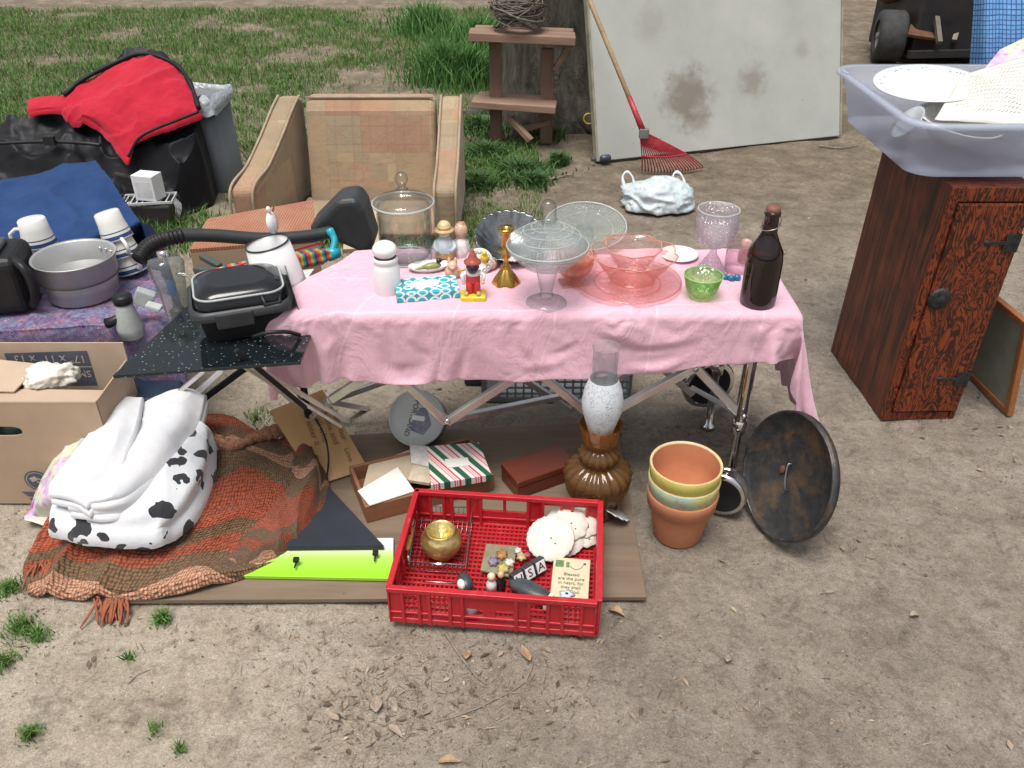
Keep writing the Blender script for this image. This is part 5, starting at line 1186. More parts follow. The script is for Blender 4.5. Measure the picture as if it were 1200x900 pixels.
sel = UP.math('GREATER_THAN', UP.n('TexWhiteNoise', {'Vector': UP.n('VectorMath', {0: vv1, 1: (7., 3., 5.)}, operation='ADD').outputs[0]}).outputs['Value'], .5)
c = UP.mix(UP.math('GREATER_THAN', UP.n('TexWhiteNoise', {'Vector': UP.n('VectorMath', {0: UP.n('VectorMath', {0: vv1}, operation='FLOOR').outputs[0], 1: (9., 2., 4.)}, operation='ADD').outputs[0]}).outputs['Value'], .62), pc_, pc2)
c = UP.mix(UP.ramp(UP.math('ABSOLUTE', UP.math('SUBTRACT', UP.noise(8, 3), .5)), [(.0, .45), (.02, 0.)]), c, (.24, .12, .08))
c = UP.mix(.46, c, UP.ramp(UP.noise(6, 6, .7), [(.3, (.40, .30, .20)), (.7, (.25, .185, .125))])); c = UP.mix(1., c, (1.0, 1.02, 1.02), 'MULTIPLY')
for ax_ in (0, 2):
    fx_ = UP.math('FRACT', UP.n('SeparateXYZ', {'Vector': vv1}).outputs[ax_]); c = UP.mix(UP.math('MULTIPLY', UP.math('LESS_THAN', fx_, .03), .15), c, (.20, .11, .07))
    f2_ = UP.math('FRACT', UP.n('SeparateXYZ', {'Vector': vv2}).outputs[ax_]); c = UP.mix(UP.math('MULTIPLY', UP.math('MULTIPLY', UP.math('LESS_THAN', f2_, .10), UP.math('GREATER_THAN', w1, .75)), .25), c, (.28, .13, .08))
c = UP.mix(UP.ramp(UP.noise(3.5, 6, .7, UP.co(loc=(2, 0, 1))), [(.52, 0.), (.7, .45)]), c, (.22, .175, .12))
UP.col(c); UP.bump(UP.noise(220, 3), .5, .003, UP.bump(UP.noise(12, 4), .4, .015))
U2 = fabric('arm_upholstery', (.42, .32, .22), (.28, .21, .145), 200, .9, ns=14)
x0, x1, yb, yf = -1.06, -.27, 4.12, 3.52
t = thing('armchair', 'low worn tan armchair in patchwork fabric, seat empty, behind the table', 'armchair', ((x0+x1)/2, (yb+yf)/2, 0))
zbk = hz(yb, 112)
def sidepoly(xa, xb, poly):   # poly (y,z) extruded along x
    mb = MB(); M_ = Matrix(((0, 0, 1, 0), (1, 0, 0, 0), (0, 1, 0, 0), (0, 0, 0, 1))); mb.prism(poly, xa, xb, M_); return mb
part(t, 'backrest', sidepoly(x0+.09, x1-.09, [(yb-.20, .0), (yb, .0), (yb+.06, zbk), (yb-.03, zbk), (yb-.08, zbk-.05)]), UP.m, world=True, bevel=.03, seg=4)
armp = [(yf, .0), (yb+.05, .0), (yb+.065, zbk-.02), (yb-.0, zbk+.0), (yb-.10, zbk-.04), (yb-.24, .385), (yb-.42, .305), (yf-.01, .26)]
for (xa, xb) in ((x0-.05, x0+.06), (x1-.07, x1+.035)): mb = sidepoly(xa, xb, armp); mb.v = [(p[0]-(max(0, yb-p[1])*.17 if xa < -.8 else 0), p[1], p[2]) for p in mb.v]; part(t, 'armrest', mb, UP.m, world=True, bevel=.03, seg=4)
for (xa, xb) in ((x0-.05, x0+.06), (x1-.07, x1+.035)):
    for xx in (xa+.006, xb-.006): mb = MB(); mb.tube([p-Vector(((max(0, yb-p.y)*.17 if xa < -.8 else 0), 0, 0)) for p in curve([(xx, y_, z_+.001) for y_, z_ in ((yf-.008, .03), (yf-.01, .25), (yb-.42, .303), (yb-.24, .383), (yb-.10, zbk-.042), (yb, zbk))], 40)], .006, 6); part(t, 'piping', mb, U2, world=True)
mb = MB(); mb.tube([(x0+.10, yb-.035, zbk+.001), (x1-.10, yb-.035, zbk+.001)], .006, 6); part(t, 'piping', mb, U2, world=True)
part(t, 'seat', sidepoly(x0+.06, x1-.07, [(yf+.01, .02), (yb-.1, .02), (yb-.13, .05), (yf+.0, .06)]), UP.m, world=True, bevel=.03, seg=4)
# tan flattened carton next to the canister
mb = MB(); mb.slab([Q(402, 292, 3.05), Q(446, 290, 3.05), Q(442, 243, 3.3), Q(404, 250, 3.3)], .02)
solo('tan_carton', 'plain tan carton flap standing behind the canister, in front of the armchair', 'carton', mb, CDi, world=True, bevel=.002)
# rust-red ribbed carton
RC = NB('ribbed_red', .6); sx = RC.n('SeparateXYZ', {'Vector': RC.co()})
st_ = RC.math('SINE', RC.math('MULTIPLY', sx.outputs[0], 700.)); 
RC.col(RC.mix(RC.ramp(st_, [(.3, 0.), (.7, .55)]), RC.ramp(RC.noise(9), [(.3, (.38, .15, .085)), (.7, (.46, .24, .15))]), (.20, .075, .04))); RC.bump(st_, .5, .004)
zc = .44; A, B_, C_, D = P(222, 292, zc), P(372, 280, zc), P(366, 234, zc), P(243, 256, zc)
t = thing('ribbed_carton', 'rust-red ribbed box with two lids behind the coffee pot', 'box', A)
mb = MB(); e = (C_-B_); e.z = 0; A2, B2 = A+Vector((0, 0, 0)), B_; m0, m1 = A.lerp(B_, .62), D.lerp(C_, .62)
mb = MB(); mb.slab([A, m0-Vector((.003, 0, 0)), m1-Vector((.003, 0, 0)), D], .012); part(t, 'lid', mb, RC.m, world=True, bevel=.001)
mb = MB(); mb.slab([m0+Vector((.003, 0, 0)), B_, C_, m1+Vector((.003, 0, 0))], .012); part(t, 'lid', mb, RC.m, world=True, bevel=.001)
mb = MB(); lo = Vector((0, 0, -.013)); n_ = Vector((0, 0, -zc+.01)); q4 = [A+lo, B_+lo, C_+lo, D+lo]; mb.add([p for p in q4]+[Vector((p.x, p.y, .005)) for p in q4], [(0, 1, 2, 3), (7, 6, 5, 4), (0, 4, 5, 1), (1, 5, 6, 2), (2, 6, 7, 3), (3, 7, 4, 0)]); part(t, 'carton_body', mb, CD, world=True)
# leaf blower: black housing and long ribbed tube
DG = mat('charcoal_plastic', (.022, .025, .028), (.036, .039, .042), .45, ns=14, bump=.1)
hq = Q(388, 262, 2.62)
t = thing('leaf_blower', 'black leaf blower with long tube ending in a ribbed curved nozzle', 'leaf blower', (hq.x, 2.62, hq.z-.07))
h4 = hz(2.62, 225)
pl = [(Q(364, 262, 2.62).x, hz(2.62, 262)), (Q(364, 0, 2.62).x, hz(2.62, 234)), (Q(372, 0, 2.62).x, hz(2.62, 227)), (Q(398, 0, 2.62).x, hz(2.62, 225)), (Q(406, 0, 2.62).x, hz(2.62, 238)), (Q(415, 0, 2.62).x, hz(2.62, 275)), (Q(412, 0, 2.62).x, hz(2.62, 288)), (Q(396, 0, 2.62).x, hz(2.62, 288))]
mb = MB(); mb.prism(pl[::-1], -.06, .08, T(0, 2.62, 0) @ rotx(R(90)) @ Matrix.Diagonal((1, 1, -1, 1)) if False else Matrix(((1, 0, 0, 0), (0, 0, 1, 2.62), (0, 1, 0, 0), (0, 0, 0, 1)))); part(t, 'housing', mb, DG, world=True, bevel=.02, seg=4)
pp_ = curve([Q(388, 272, 2.54), Q(360, 277, 2.50), (Q(310, 280, 2.44)), Q(250, 276, 2.38), Q(215, 276, 2.34), Q(190, 281, 2.30)], 50)
mb = MB(); mb.tube(pp_, [.020]*50, 14); part(t, 'pipe', mb, DG, world=True)
pp2 = curve([Q(214, 276, 2.335), Q(190, 281, 2.30), Q(173, 290, 2.26), Q(163, 304, 2.22)], 60)
mb = MB(); mb.tube(pp2, [.0215+.0022*(1 if (i//2) % 2 else -1) for i in range(60)], 14); part(t, 'ribbed_nozzle', mb, BPL, world=True)
# rainbow wind spinner with turquoise clip
RB = NB('rainbow', .35); gx = RB.n('SeparateXYZ', {'Vector': RB.co('Object', 1, (0, 0, 0))})
f_ = RB.math('FRACT', RB.math('ADD', RB.math('MULTIPLY', gx.outputs[2], 30.), RB.math('MULTIPLY', gx.outputs[0], 1.1)))
RB.col(RB.ramp(f_, [(0, (.45, .03, .05)), (.2, (.55, .16, .03)), (.33, (.5, .42, .05)), (.48, (.03, .30, .16)), (.62, (.02, .20, .38)), (.76, (.02, .02, .03)), (.88, (.42, .04, .10)), (1, (.5, .08, .05))]))
a, b_ = Q(228, 331, 2.02), Q(392, 297, 2.32)
mb = MB(); d = (b_-a); Ms = axis(a, d, (0, 0, 1)); L = d.length
t = thing('rainbow_umbrella', 'folded rainbow striped umbrella with turquoise end clip under the coffee pot', 'umbrella', M=Ms)
mb.lathe([(0, 0), (.018, .005), (.026, L*.25), (.028, L*.6), (.022, L*.9), (.008, L)], 40, k=5, amp=.16, tw=9); part(t, 'canopy', mb, RB.m)
TQ = mat('turquoise', (.01, .30, .42), (.02, .38, .48), .3, bump=0)
I_ = Ms.inverted(); mb = MB(); mb.tube([b_-d.normalized()*.02, b_+d.normalized()*.012], [.020, .016], 16); e_ = Q(386, 269, 2.36); mb.tube(curve([b_-d.normalized()*.01, Q(392, 282, 2.34), e_], 12), [.010]*9+[.012]*3, 10); part(t, 'end_clip', mb, TQ, world=True)
mb = MB(); mb.tube([a+Vector((.02, 0, .02)), b_+Vector((-.03, 0, .035))], .003, 6); part(t, 'rib', mb, mat('red_rib', (.5, .02, .04), None, .4), world=True)
# black glass shelf table, pale reflection specks painted into its colour
SG = NB('glass_painted_reflection', .08, 0, .6); SG.col(SG.mix(SG.ramp(SG.voro(90), [(.10, .8), (.2, 0.)]), (.008, .012, .014), (.25, .32, .33)))
zg = .53
GQ = [P(132, 440, zg), P(352, 424, zg), P(385, 342, zg), P(226, 352, zg)]
t = thing('black_glass_table', 'small folding table with black glass top painted with reflection specks left of the pink cloth', 'table', ((GQ[0].x+GQ[1].x)/2, 1.75, 0))
mb = MB(); mb.slab(GQ, .008); part(t, 'glass_top', mb, SG.m, world=True, bevel=.001)
for a, b_, m_, w_ in ((P(150, 438, zg-.012), P(345, 423, zg-.012), BPL, .014), ((Q(262, 432, 2.0)), Q(198, 490, 2.06), AL, .018), (Q(240, 434, 2.0), Q(206, 462, 2.0), AL, .012), (Q(276, 410, 1.66), Q(358, 478, 1.74), BPL, .012), (Q(283, 428, 1.70), Q(400, 500, 1.90), AL, .010), (Q(292, 426, 1.71), Q(408, 494, 1.92), AL, .013), (Q(330, 400, 2.05), Q(235, 470, 2.1), BPL, .018)):
    mb = MB(); mb.bar(a, b_, w_); part(t, 'frame_bar', mb, m_, world=True, bevel=.002)
for x, y in ((GQ[2].x-.10, GQ[2].y-.02),):
    mb = MB(); mb.lathe([(.010, 0), (.010, zg-.012)], 12, T(x, y, 0)); part(t, 'leg', mb, BPL, world=True)
zG = zg+.001
# black food storage case
A = P(237, 406, zG); dr = (P(335, 390, zG)-A); L = .212; x = dr.normalized(); Mk = basis(A, x, (0, 1, 0))
t = thing('black_grill', 'black tabletop appliance with smoky domed lid and front latch on the glass table', 'appliance', M=Mk)
hB = .078
SM = tglass('smoky', (.45, .47, .5), .05, (.05, .05, .06), fill=.35, fillc=(.03, .032, .036))
mb = shell([[(px*.88+L/2, py*.88+.08, 0) for px, py, _ in rr(L/2, .08, 0, .03)], [(px+L/2, py+.08, hB) for px, py, _ in rr(L/2, .085, 0, .035)]]); part(t, 'body', mb, BPL)
mb = shell([[(px+L/2, py+.08, hB-.012) for px, py, _ in rr(L/2+.012, .098, 0, .04)], [(px+L/2, py+.08, hB+.006) for px, py, _ in rr(L/2+.014, .10, 0, .04)], [(px+L/2, py+.08, hB+.010) for px, py, _ in rr(L/2+.004, .09, 0, .04)]]); part(t, 'rim', mb, DG)
rings = [[(px+L/2, py+.085, hB+.008+z) for px, py, _ in rr(L/2+o_, .088+o_, 0, .04)] for o_, z in ((0, 0), (-.004, .022), (-.012, .032), (-.024, .038), (-.036, .041))]
mb = shell(rings); mb.add(rings[-1], [tuple(range(len(rings[-1])))]); part(t, 'lid', mb, mat('gloss_black', (.012, .013, .015), None, .12, ns=9, bump=.03, rv=.05))
mb = MB(); mb.tube([Vector(p)+Vector((0, 0, .003)) for p in rings[1]], .003, 6, closed=True); part(t, 'lid_seal', mb, GP)
mb = MB(); mb.box((L*.40, -.018, hB-.012), (.085, .012, .038)); part(t, 'latch', mb, DG, bevel=.004)
mb = MB(); mb.tube([(L*.72, .0, hB+.03), (L*.74, -.012, hB+.01), (L*.9, -.008, hB+.008), (L*.93, .03, hB+.03)], .006, 8); part(t, 'handle', mb, BPL)
mb = MB(); mb.grid(np.array([[( L*1.06+.002*k, .0+.17*j/6, hB+.03-.016*k) for j in range(7)] for k in range(5)])); part(t, 'smoky_flap', mb, SM, solid=.002)
mb = MB(); mb.tube(curve([(L*.55, -.03, .02), (L*.7, -.05, .035), (L*.9, -.05, .03), (L*1.05, -.03, .005)], 14), .005, 8); part(t, 'power_cord', mb, BPL)
# enamel coffee pot, tilted left
EN = mat('enamel_pot', (.76, .76, .76), (.68, .68, .69), .22, ns=5, bump=0); BKR = mat('black_rim', (.02, .02, .025), None, .3, bump=0)
a = Q(336, 352, 1.99); b_ = Q(314, 283, 2.0); d = b_-a; L = d.length; Mp = axis(a, d+Vector((0, -.01, 0)), (1, 0, 0)); r0 = wpx(b_, 26)
t = thing('enamel_coffee_pot', 'white enamel coffee pot with open lid and black rim leaning beside the black appliance', 'coffee pot', M=Mp)
mb = MB(); mb.lathe([(0, -.01), (r0*1.18, -.01), (r0*1.2, .0), (r0*1.12, L*.5), (r0*.98, L), (r0*.95, L), (r0*1.08, L*.5), (r0*1.1, .005), (0, .003)], 48); part(t, 'body', mb, EN)
mb = MB(); mb.tube([(r0*.97*math.cos(a_), r0*.97*math.sin(a_), L) for a_ in np.linspace(0, 6.283, 49)[:-1]], .0022, 8, closed=True); part(t, 'black_rim', mb, BKR)
for k in range(3): mb = MB(); mb.blob((0, 0, 0), (.0032, .0015, .0032), 6, T(-r0*.55+.011*k, -math.sqrt((r0*1.0)**2-(r0*.55-.011*k)**2), L*.72)); part(t, 'pour_hole', mb, BKR)
mb = MB(); mb.lathe([(0, -.003), (r0*.5, -.003), (r0*.5, .0), (r0*.2, .006), (0, .007)], 40, T(r0*.2, r0*1.0, L+.03) @ rotz(R(80)) @ rotx(R(88))); o = part(t, 'lid', mb, EN)
mb = MB(); mb.blob((r0*.2, r0*1.0, L+.066), (.006, .006, .008), 8); part(o, 'lid_knob', mb, EN)

# tall glass lantern jar with metal ends
a, b_ = Q(214, 386, 1.95), Q(192, 302, 1.98); d = b_-a; L = d.length; Mp = axis(a, d, (1, 0, 0)); r0 = .036
a = P(214, 386, zG); t = thing('glass_blender_jar', 'upturned clear glass blender jar with silver collar on the glass table', 'blender jar', M=Mp)
BG = tglass('blender_glass', (.85, .88, .86), .04, (.3, .33, .32), fill=.10, fillc=(.55, .58, .56))
mb = MB(); mb.lathe([(r0*.78, .012), (r0*.82, L*.2), (r0*.98, L*.6), (r0*1.25, L*.92), (r0*1.1, L*.985), (r0*.5, L), (0, L)], 40, k=4, amp=[0, .02, .04, .04, .02, 0, 0]); part(t, 'jar', mb, BG)
mb = MB(); mb.lathe([(0, -.004), (r0*.9, -.004), (r0*.95, .004), (r0*.95, .016), (r0*.8, .02)], 40); part(t, 'collar', mb, CHR)
mb = MB(); mb.lathe([(0, L+.018), (r0*.38, L+.018), (r0*.42, L+.012), (r0*.4, L)], 24); part(t, 'cap', mb, CHR)
mb = MB(); [mb.lathe([(r0*.5, z_), (r0*.62, z_+.003), (r0*.5, z_+.006)], 24) for z_ in (.02, .03, .04, .05)]; mb.lathe([(r0*.4, .018), (r0*.4, .06), (0, .06)], 16); part(t, 'blade_unit', mb, DG)
mb = MB(); mb.tube(curve([(r0*.8, -r0*.5, L*.8), (r0*1.7, -r0*.5, L*.72), (r0*1.75, -r0*.5, L*.3), (r0*.8, -r0*.4, L*.2)], 18), .0055, 8); part(t, 'handle', mb, BG)
mb = MB(); mb.box((.004, -.012, L*.60), (.022, .002, .04), (0, .2, 0)); part(t, 'blue_sticker', mb, mat('blue_sticker', (.03, .12, .28), None, .4))
# small dark clamp and white paper near the pot
mb = MB(); mb.slab([Q(340, 330, 2.10), Q(358, 329, 2.10), Q(368, 315, 2.16), Q(342, 318, 2.16)], .004)
solo('white_leaflet', 'small printed white leaflet between the coffee pot and the pink cloth', 'leaflet', mb, mat('leaflet', (.66, .66, .64), (.45, .45, .45), .6, ns=200, st=(.2, 1, 1), bump=0), world=True)
mb = MB(); mb.bar(Q(230, 315, 2.2), Q(268, 322, 2.15), .03, .02); mb.bar(Q(236, 300, 2.25), Q(258, 312, 2.2), .02, .016)
solo('green_clamp', 'dark olive plastic clamp behind the rainbow umbrella', 'clamp', mb, mat('olive_plastic', (.07, .085, .07), None, .45), world=True, bevel=.004)

# ================================================================= things on the plywood
# wood plaque with burnt lettering and cord
WPQ = wood('pine_plaque', (.56, .34, .15), (.40, .215, .085), 1, 7, .5, bump=.2)
c4 = [P(371, 569, .025), P(432, 549, .025), Q(378, 456, 2.02), Q(316, 481, 1.98)]
nq_ = (c4[1]-c4[0]).cross(c4[3]-c4[0]); dq_ = ray(378, 456); oq_ = Vector((0, 0, CAMH)); c4[2] = oq_+dq_*((c4[0]-oq_).dot(nq_)/dq_.dot(nq_))
Mq = basis(c4[0], c4[1]-c4[0], c4[3]-c4[0]); wq, hq_ = (c4[1]-c4[0]).length, (c4[3]-c4[0]).length
t = thing('wooden_plaque', 'golden pine plaque with burnt lettering leaning beside the blanket', 'plaque', M=Mq)
mb = MB(); I = Mq.inverted(); l4 = [I @ p for p in c4]; mb.slab(l4, .012); part(t, 'panel', mb, WPQ, bevel=.002)
BRN_ = mat('burnt_ink', (.24, .12, .045), None, .7, bump=0)
text("Bless our\nhome and\nall who\nenter it", .026, Mq @ T(wq*.52, hq_*.58, .002) @ rotz(R(-90)), BRN_, t, 'burnt_lettering')
text("Love", .022, Mq @ T(wq*.74, hq_*.22, .002) @ rotz(R(-90)), BRN_, t, 'burnt_lettering')
pc3 = curve([Q(348, 464, 1.98)+Vector((0, -.01, .02)), Q(366, 485, 1.96), Q(380, 510, 1.92), Q(385, 535, 1.87), P(383, 560, .045), P(380, 575, .05)], 40)
mb = MB(); mb.tube(pc3, .0026, 8); solo('string', 'thin black cord hanging across the pine plaque', 'cord', mb, BPL, world=True)
# round tub lid facing up
q = Q(488, 490, 2.03); r0 = wpx(q, 33.5); nd = (Vector((0, 0, CAMH))-q).normalized()+Vector((-.25, 0, .05))
t = thing('round_tub', 'round pale grey plastic tub leaning on its side with printed lid', 'tub', M=axis(q, nd, (1, .0, 0)))
TG = mat('tub_grey', (.58, .60, .57), (.50, .53, .50), .45, ns=6, bump=.03)
mb = MB(); mb.lathe([(0, -.09), (r0*.86, -.09), (r0*.9, -.085), (r0*.95, -.01)], 48); part(t, 'tub_body', mb, mat('tub_side', (.22, .25, .26), None, .4))
mb = MB(); mb.lathe([(r0*.95, -.014), (r0, -.012), (r0, .003), (r0*.95, .005), (r0*.93, .001), (r0*.6, .0), (0, .0)], 48); o = part(t, 'lid', mb, TG)
mb = MB(); mb.prism([(-.018, -.035), (.02, -.05), (.045, -.02), (.03, .03), (.01, .03), (-.01, .0)], .0006, .0012); part(o, 'printed_patch', mb, mat('print_blue', (.12, .14, .24), (.30, .28, .30), .5, ns=60, bump=0))
mb = MB(); mb.box((.006, .0, .0022), (.038, .014, .001), (0, 0, -.15)); part(o, 'white_sticker', mb, WP)
Mt_ = t.matrix_basis.copy(); text("PORTLAND", .021, Mt_ @ T(-.014, .0, .0012) @ rotz(R(-108)) , mat('ink_dark', (.07, .07, .07), None, .6, bump=0), o)
# open wooden drawer
DW = wood('drawer_wood', (.36, .16, .08), (.20, .08, .04), 0, 9, .55)
A = P(430, 613, PZ); B_ = P(579, 574, PZ); D = P(415, 560, PZ); x = (B_-A); L = x.length; Md = basis(A, x, Vector((-x.y, x.x, 0))); wd = .185; hD = .055
t = thing('wooden_box', 'shallow reddish wooden drawer full of papers behind the red crate', 'drawer', M=Md)
for c_, s_ in (((L/2, .005, hD/2), (L, .010, hD)), ((L/2, wd-.005, hD/2), (L, .010, hD)), ((.005, wd/2, hD/2), (.010, wd-.022, hD)), ((L-.005, wd/2, hD/2), (.010, wd-.022, hD))):
    mb = MB(); mb.box(c_, s_); part(t, 'drawer_side', mb, DW, bevel=.0015)
mb = MB(); mb.box((L/2, wd/2, .005), (L-.02, wd-.02, .006)); part(t, 'bottom', mb, DW)
ENV = mat('envelope', (.76, .74, .69), (.68, .66, .6), .7, ns=10, bump=.05); BEI = mat('old_paper', (.52, .43, .31), (.42, .34, .24), .8, ns=14, bump=.1)
zp = PZ+hD+.004
def psheet(name, label, uvs, z, m, th=.003, cat='paper', zs=None):
    c4 = [P(u, v, z if zs is None else zs[i]) for i, (u, v) in enumerate(uvs)]; mb = MB(); mb.slab(c4, th); return solo(name, label, cat, mb, m, world=True, bevel=.0008)
psheet('old_papers', 'stack of yellowed papers under the white envelope in the drawer', [(425, 572), (505, 556), (498, 520), (432, 545)], zp-.008, BEI, .02)
psheet('old_papers', 'loose beige sheets spilling between the envelope and striped box', [(478, 562), (503, 566), (520, 545), (490, 528)], zp-.004, mat('old_paper2', (.60, .52, .40), (.45, .36, .26), .8, ns=30), .01)
e1 = psheet('envelope', 'long white envelope lying at the front left of the wooden drawer', [(433, 592), (486, 575), (466, 547), (419, 575)], zp+.002, ENV, .004, 'envelope')
psheet('printed_card', 'small printed white card tucked left of the striped box', [(482, 541), (503, 546), (505, 523), (480, 521)], zp+.004, mat('card_print', (.68, .66, .62), (.55, .5, .5), .6, ns=90, bump=0), .006, 'card')
ST_ = NB('candy_stripe', .45); sx = ST_.n('SeparateXYZ', {'Vector': ST_.co('Object', 1, (0, 0, R(-38)))}).outputs[0]
ST_.col(ST_.ramp(ST_.math('FRACT', ST_.math('MULTIPLY', sx, 19.)), [(0, (.70, .62, .60)), (.12, (.60, .05, .07)), (.17, (.72, .66, .64)), (.24, (.62, .06, .08)), (.27, (.72, .64, .62)), (.34, (.60, .04, .06)), (.44, (.70, .66, .62)), (.62, (.02, .10, .045)), (.92, (.70, .62, .60))], 'CONSTANT'))
c4 = [P(505, 568, zp+.018), P(576, 556, zp+.018), P(561, 518, zp+.018), P(500, 523, zp+.018)]
t = thing('striped_gift_box', 'red, white and green candy-striped gift box lid in the wooden drawer', 'gift box', c4[0])
mb = MB(); mb.slab(c4, .022); part(t, 'lid', mb, ST_.m, world=True, bevel=.001)
mb = MB(); mb.slab([P(524, 548, zp+.020), P(551, 545, zp+.020), P(548, 536, zp+.020), P(521, 538, zp+.020)], .0016); part(t, 'name_tag', mb, ENV, world=True)
# mahogany box
MH = wood('mahogany', (.20, .042, .018), (.10, .02, .012), 0, 6, .28, bump=.05)
hM = .058; c4 = [P(607, 566, PZ+hM), P(676, 542, PZ+hM), P(656, 505, PZ+hM), P(584, 530, PZ+hM)]
x = c4[1]-c4[0]; Mm = basis(c4[0]-Vector((0, 0, hM)), x, Vector((-x.y, x.x, 0))); L = x.length; wd2 = .098
t = thing('mahogany_box', 'closed glossy mahogany box between the drawer and oil lamp', 'box', M=Mm)
mb = MB(); mb.box((L/2, wd2/2, .019), (L, wd2, .038)); part(t, 'body', mb, MH, bevel=.003)
mb = MB(); mb.box((L/2, wd2/2, .049), (L+.002, wd2+.002, .019)); part(t, 'lid', mb, MH, bevel=.003)
# oil lamp
AMB = NB('amber_glass', .12, 0, .6); AMB.col(AMB.ramp(AMB.noise(9, 3), [(.3, (.085, .038, .012)), (.7, (.16, .075, .025))])); AMB.b.inputs['Transmission Weight'].default_value = .25
AMG = tglass('amber_thick', (.70, .44, .20), .07, (.10, .045, .015), fill=.42, fillc=(.20, .10, .035)); AMB.m = AMG
q = P(697, 602, 0); q.z = PZ; hgt = hz(q.y, 408)-PZ
t = thing('oil_lamp', 'amber glass oil lamp with frosted chimney standing in front of the pink cloth', 'oil lamp', q)
s = hgt
mb = MB(); pr = [(0, 0), (.062, 0), (.064, .006), (.052, .018), (.046, .035), (.055, .05), (.078, .062), (.088, .085), (.092, .115), (.094, .128), (.080, .146), (.050, .158), (.038, .163)]
mb.lathe([(r_*.93, z*s/.5) for r_, z in pr], 96, k=20, amp=[0, .02, .02, .02, .03, .03, .035, .035, .04, .05, .07, .06, .02], tw=10); part(t, 'base', mb, AMB.m)
mb = MB(); pr = [(.038, .163), (.050, .170), (.056, .183), (.054, .196), (.038, .208), (.030, .214)]
mb.lathe([(r_*.93, z*s/.5) for r_, z in pr], 80, k=16, amp=[.02, .05, .07, .06, .03, 0], tw=14); part(t, 'oil_font', mb, AMB.m)
AM2 = tglass('amber_clear', (.72, .36, .10), .05, (.30, .10, .02), fill=.35, fillc=(.40, .17, .04))
mb = MB(); pr = [(.030, .214), (.036, .222), (.046, .226), (.050, .238), (.054, .262), (.057, .284)]
mb.lathe([(r_*.93, z*s/.5) for r_, z in pr], 64, k=8, amp=[0, 0, 0, 0, .02, .035]); part(t, 'chimney_cup', mb, AM2)
mb = MB(); mb.lathe([(.012, .212*s/.5), (.028, .225*s/.5), (.03, .25*s/.5), (.02, .262*s/.5), (.008, .27*s/.5)], 32); part(t, 'burner', mb, BR)
FR_ = NB('frosted', .5, 0, .4); FR_.col(FR_.mix(FR_.ramp(FR_.math('ABSOLUTE', FR_.math('SUBTRACT', FR_.noise(42, 4, .6, None, 1.2), .5)), [(.006, .75), (.02, 0.)]), (.62, .66, .70), (.16, .19, .22)))
mb = MB(); pr = [(.034, .262), (.040, .285), (.052, .325), (.054, .350), (.048, .385), (.036, .415)]
k9 = s/.5
mb.lathe([(r_*.96, z*k9) for r_, z in pr], 48); part(t, 'frosted_chimney', mb, FR_.m)
mb = MB(); mb.lathe([(.036*.96, .415*k9), (.030, .430*k9), (.031, .5*k9), (.034, .505*k9)], 40); part(t, 'chimney_neck', mb, tglass('chimney_clear', (.93, .95, .95), .04, (.5, .53, .55), fill=.07))
# milk glass scalloped dish under the lamp
MK = NB('milk_glass', .3, 0, .5); MK.col(MK.ramp(MK.noise(60), [(.35, (.42, .47, .49)), (.65, (.56, .60, .61))]))
q = P(716, 600, PZ+.022)
t = thing('scalloped_dish', 'pale scalloped glass dish propped at the foot of the oil lamp', 'dish', M=T(q) @ rotz(R(35)) @ roty(R(38)))
mb = MB(); mb.lathe([(0, 0), (.02, 0), (.04, .004), (.05, .006), (.049, .009), (.02, .004), (0, .004)], 72, k=14, amp=[0, .02, .05, .08, .08, .02, 0]); part(t, 'plate', mb, MK.m)
# grey lattice crates behind the table
LT = mat('grey_lattice', (.20, .22, .215), (.15, .165, .16), .5)
q0, q1 = P(566, 470), P(737, 468); w_, h_, dp = q1.x-q0.x, .17, .3
t = thing('milk_crate', 'grey lattice plastic crate on the ground behind the table', 'crate', (q0.x, q0.y, 0))
mb = MB(); n_ = 18
for i in range(n_+1): mb.box((w_*i/n_, 0, h_/2), (.006, .006, h_))
for k in range(8): mb.box((w_/2, .001, .006+(h_-.012)*k/7), (w_, .005, .006 if 0 < k < 7 else .014))
part(t, 'front_lattice', mb, LT)
mb = MB(); mb.box((0, dp/2, h_/2), (.008, dp, h_)); mb.box((w_, dp/2, h_/2), (.008, dp, h_)); mb.box((w_/2, dp, h_/2), (w_, .008, h_)); mb.box((w_/2, dp/2, .004), (w_, dp, .006)); part(t, 'walls', mb, LT)
mb = MB(); mb.box((.04, -.006, .07), (.05, .003, .05)); part(t, 'white_tag', mb, mat('tag_white', (.5, .52, .52)))
q0 = P(558, 455); t = thing('dark_crate', 'dark blue slotted crate half hidden left of the grey lattice crate', 'crate', (q0.x-.02, q0.y+.02, 0))
mb = MB(); mb.box((.05, .1, .10), (.14, .2, .2)); part(t, 'body', mb, mat('dark_blue', (.02, .035, .06), None, .5), bevel=.006)
mb = MB(); [mb.box((.05, -.003, .04+.022*k), (.11, .006, .008)) for k in range(7)]; part(t, 'slats', mb, mat('dark_blue2', (.05, .07, .10), None, .5))

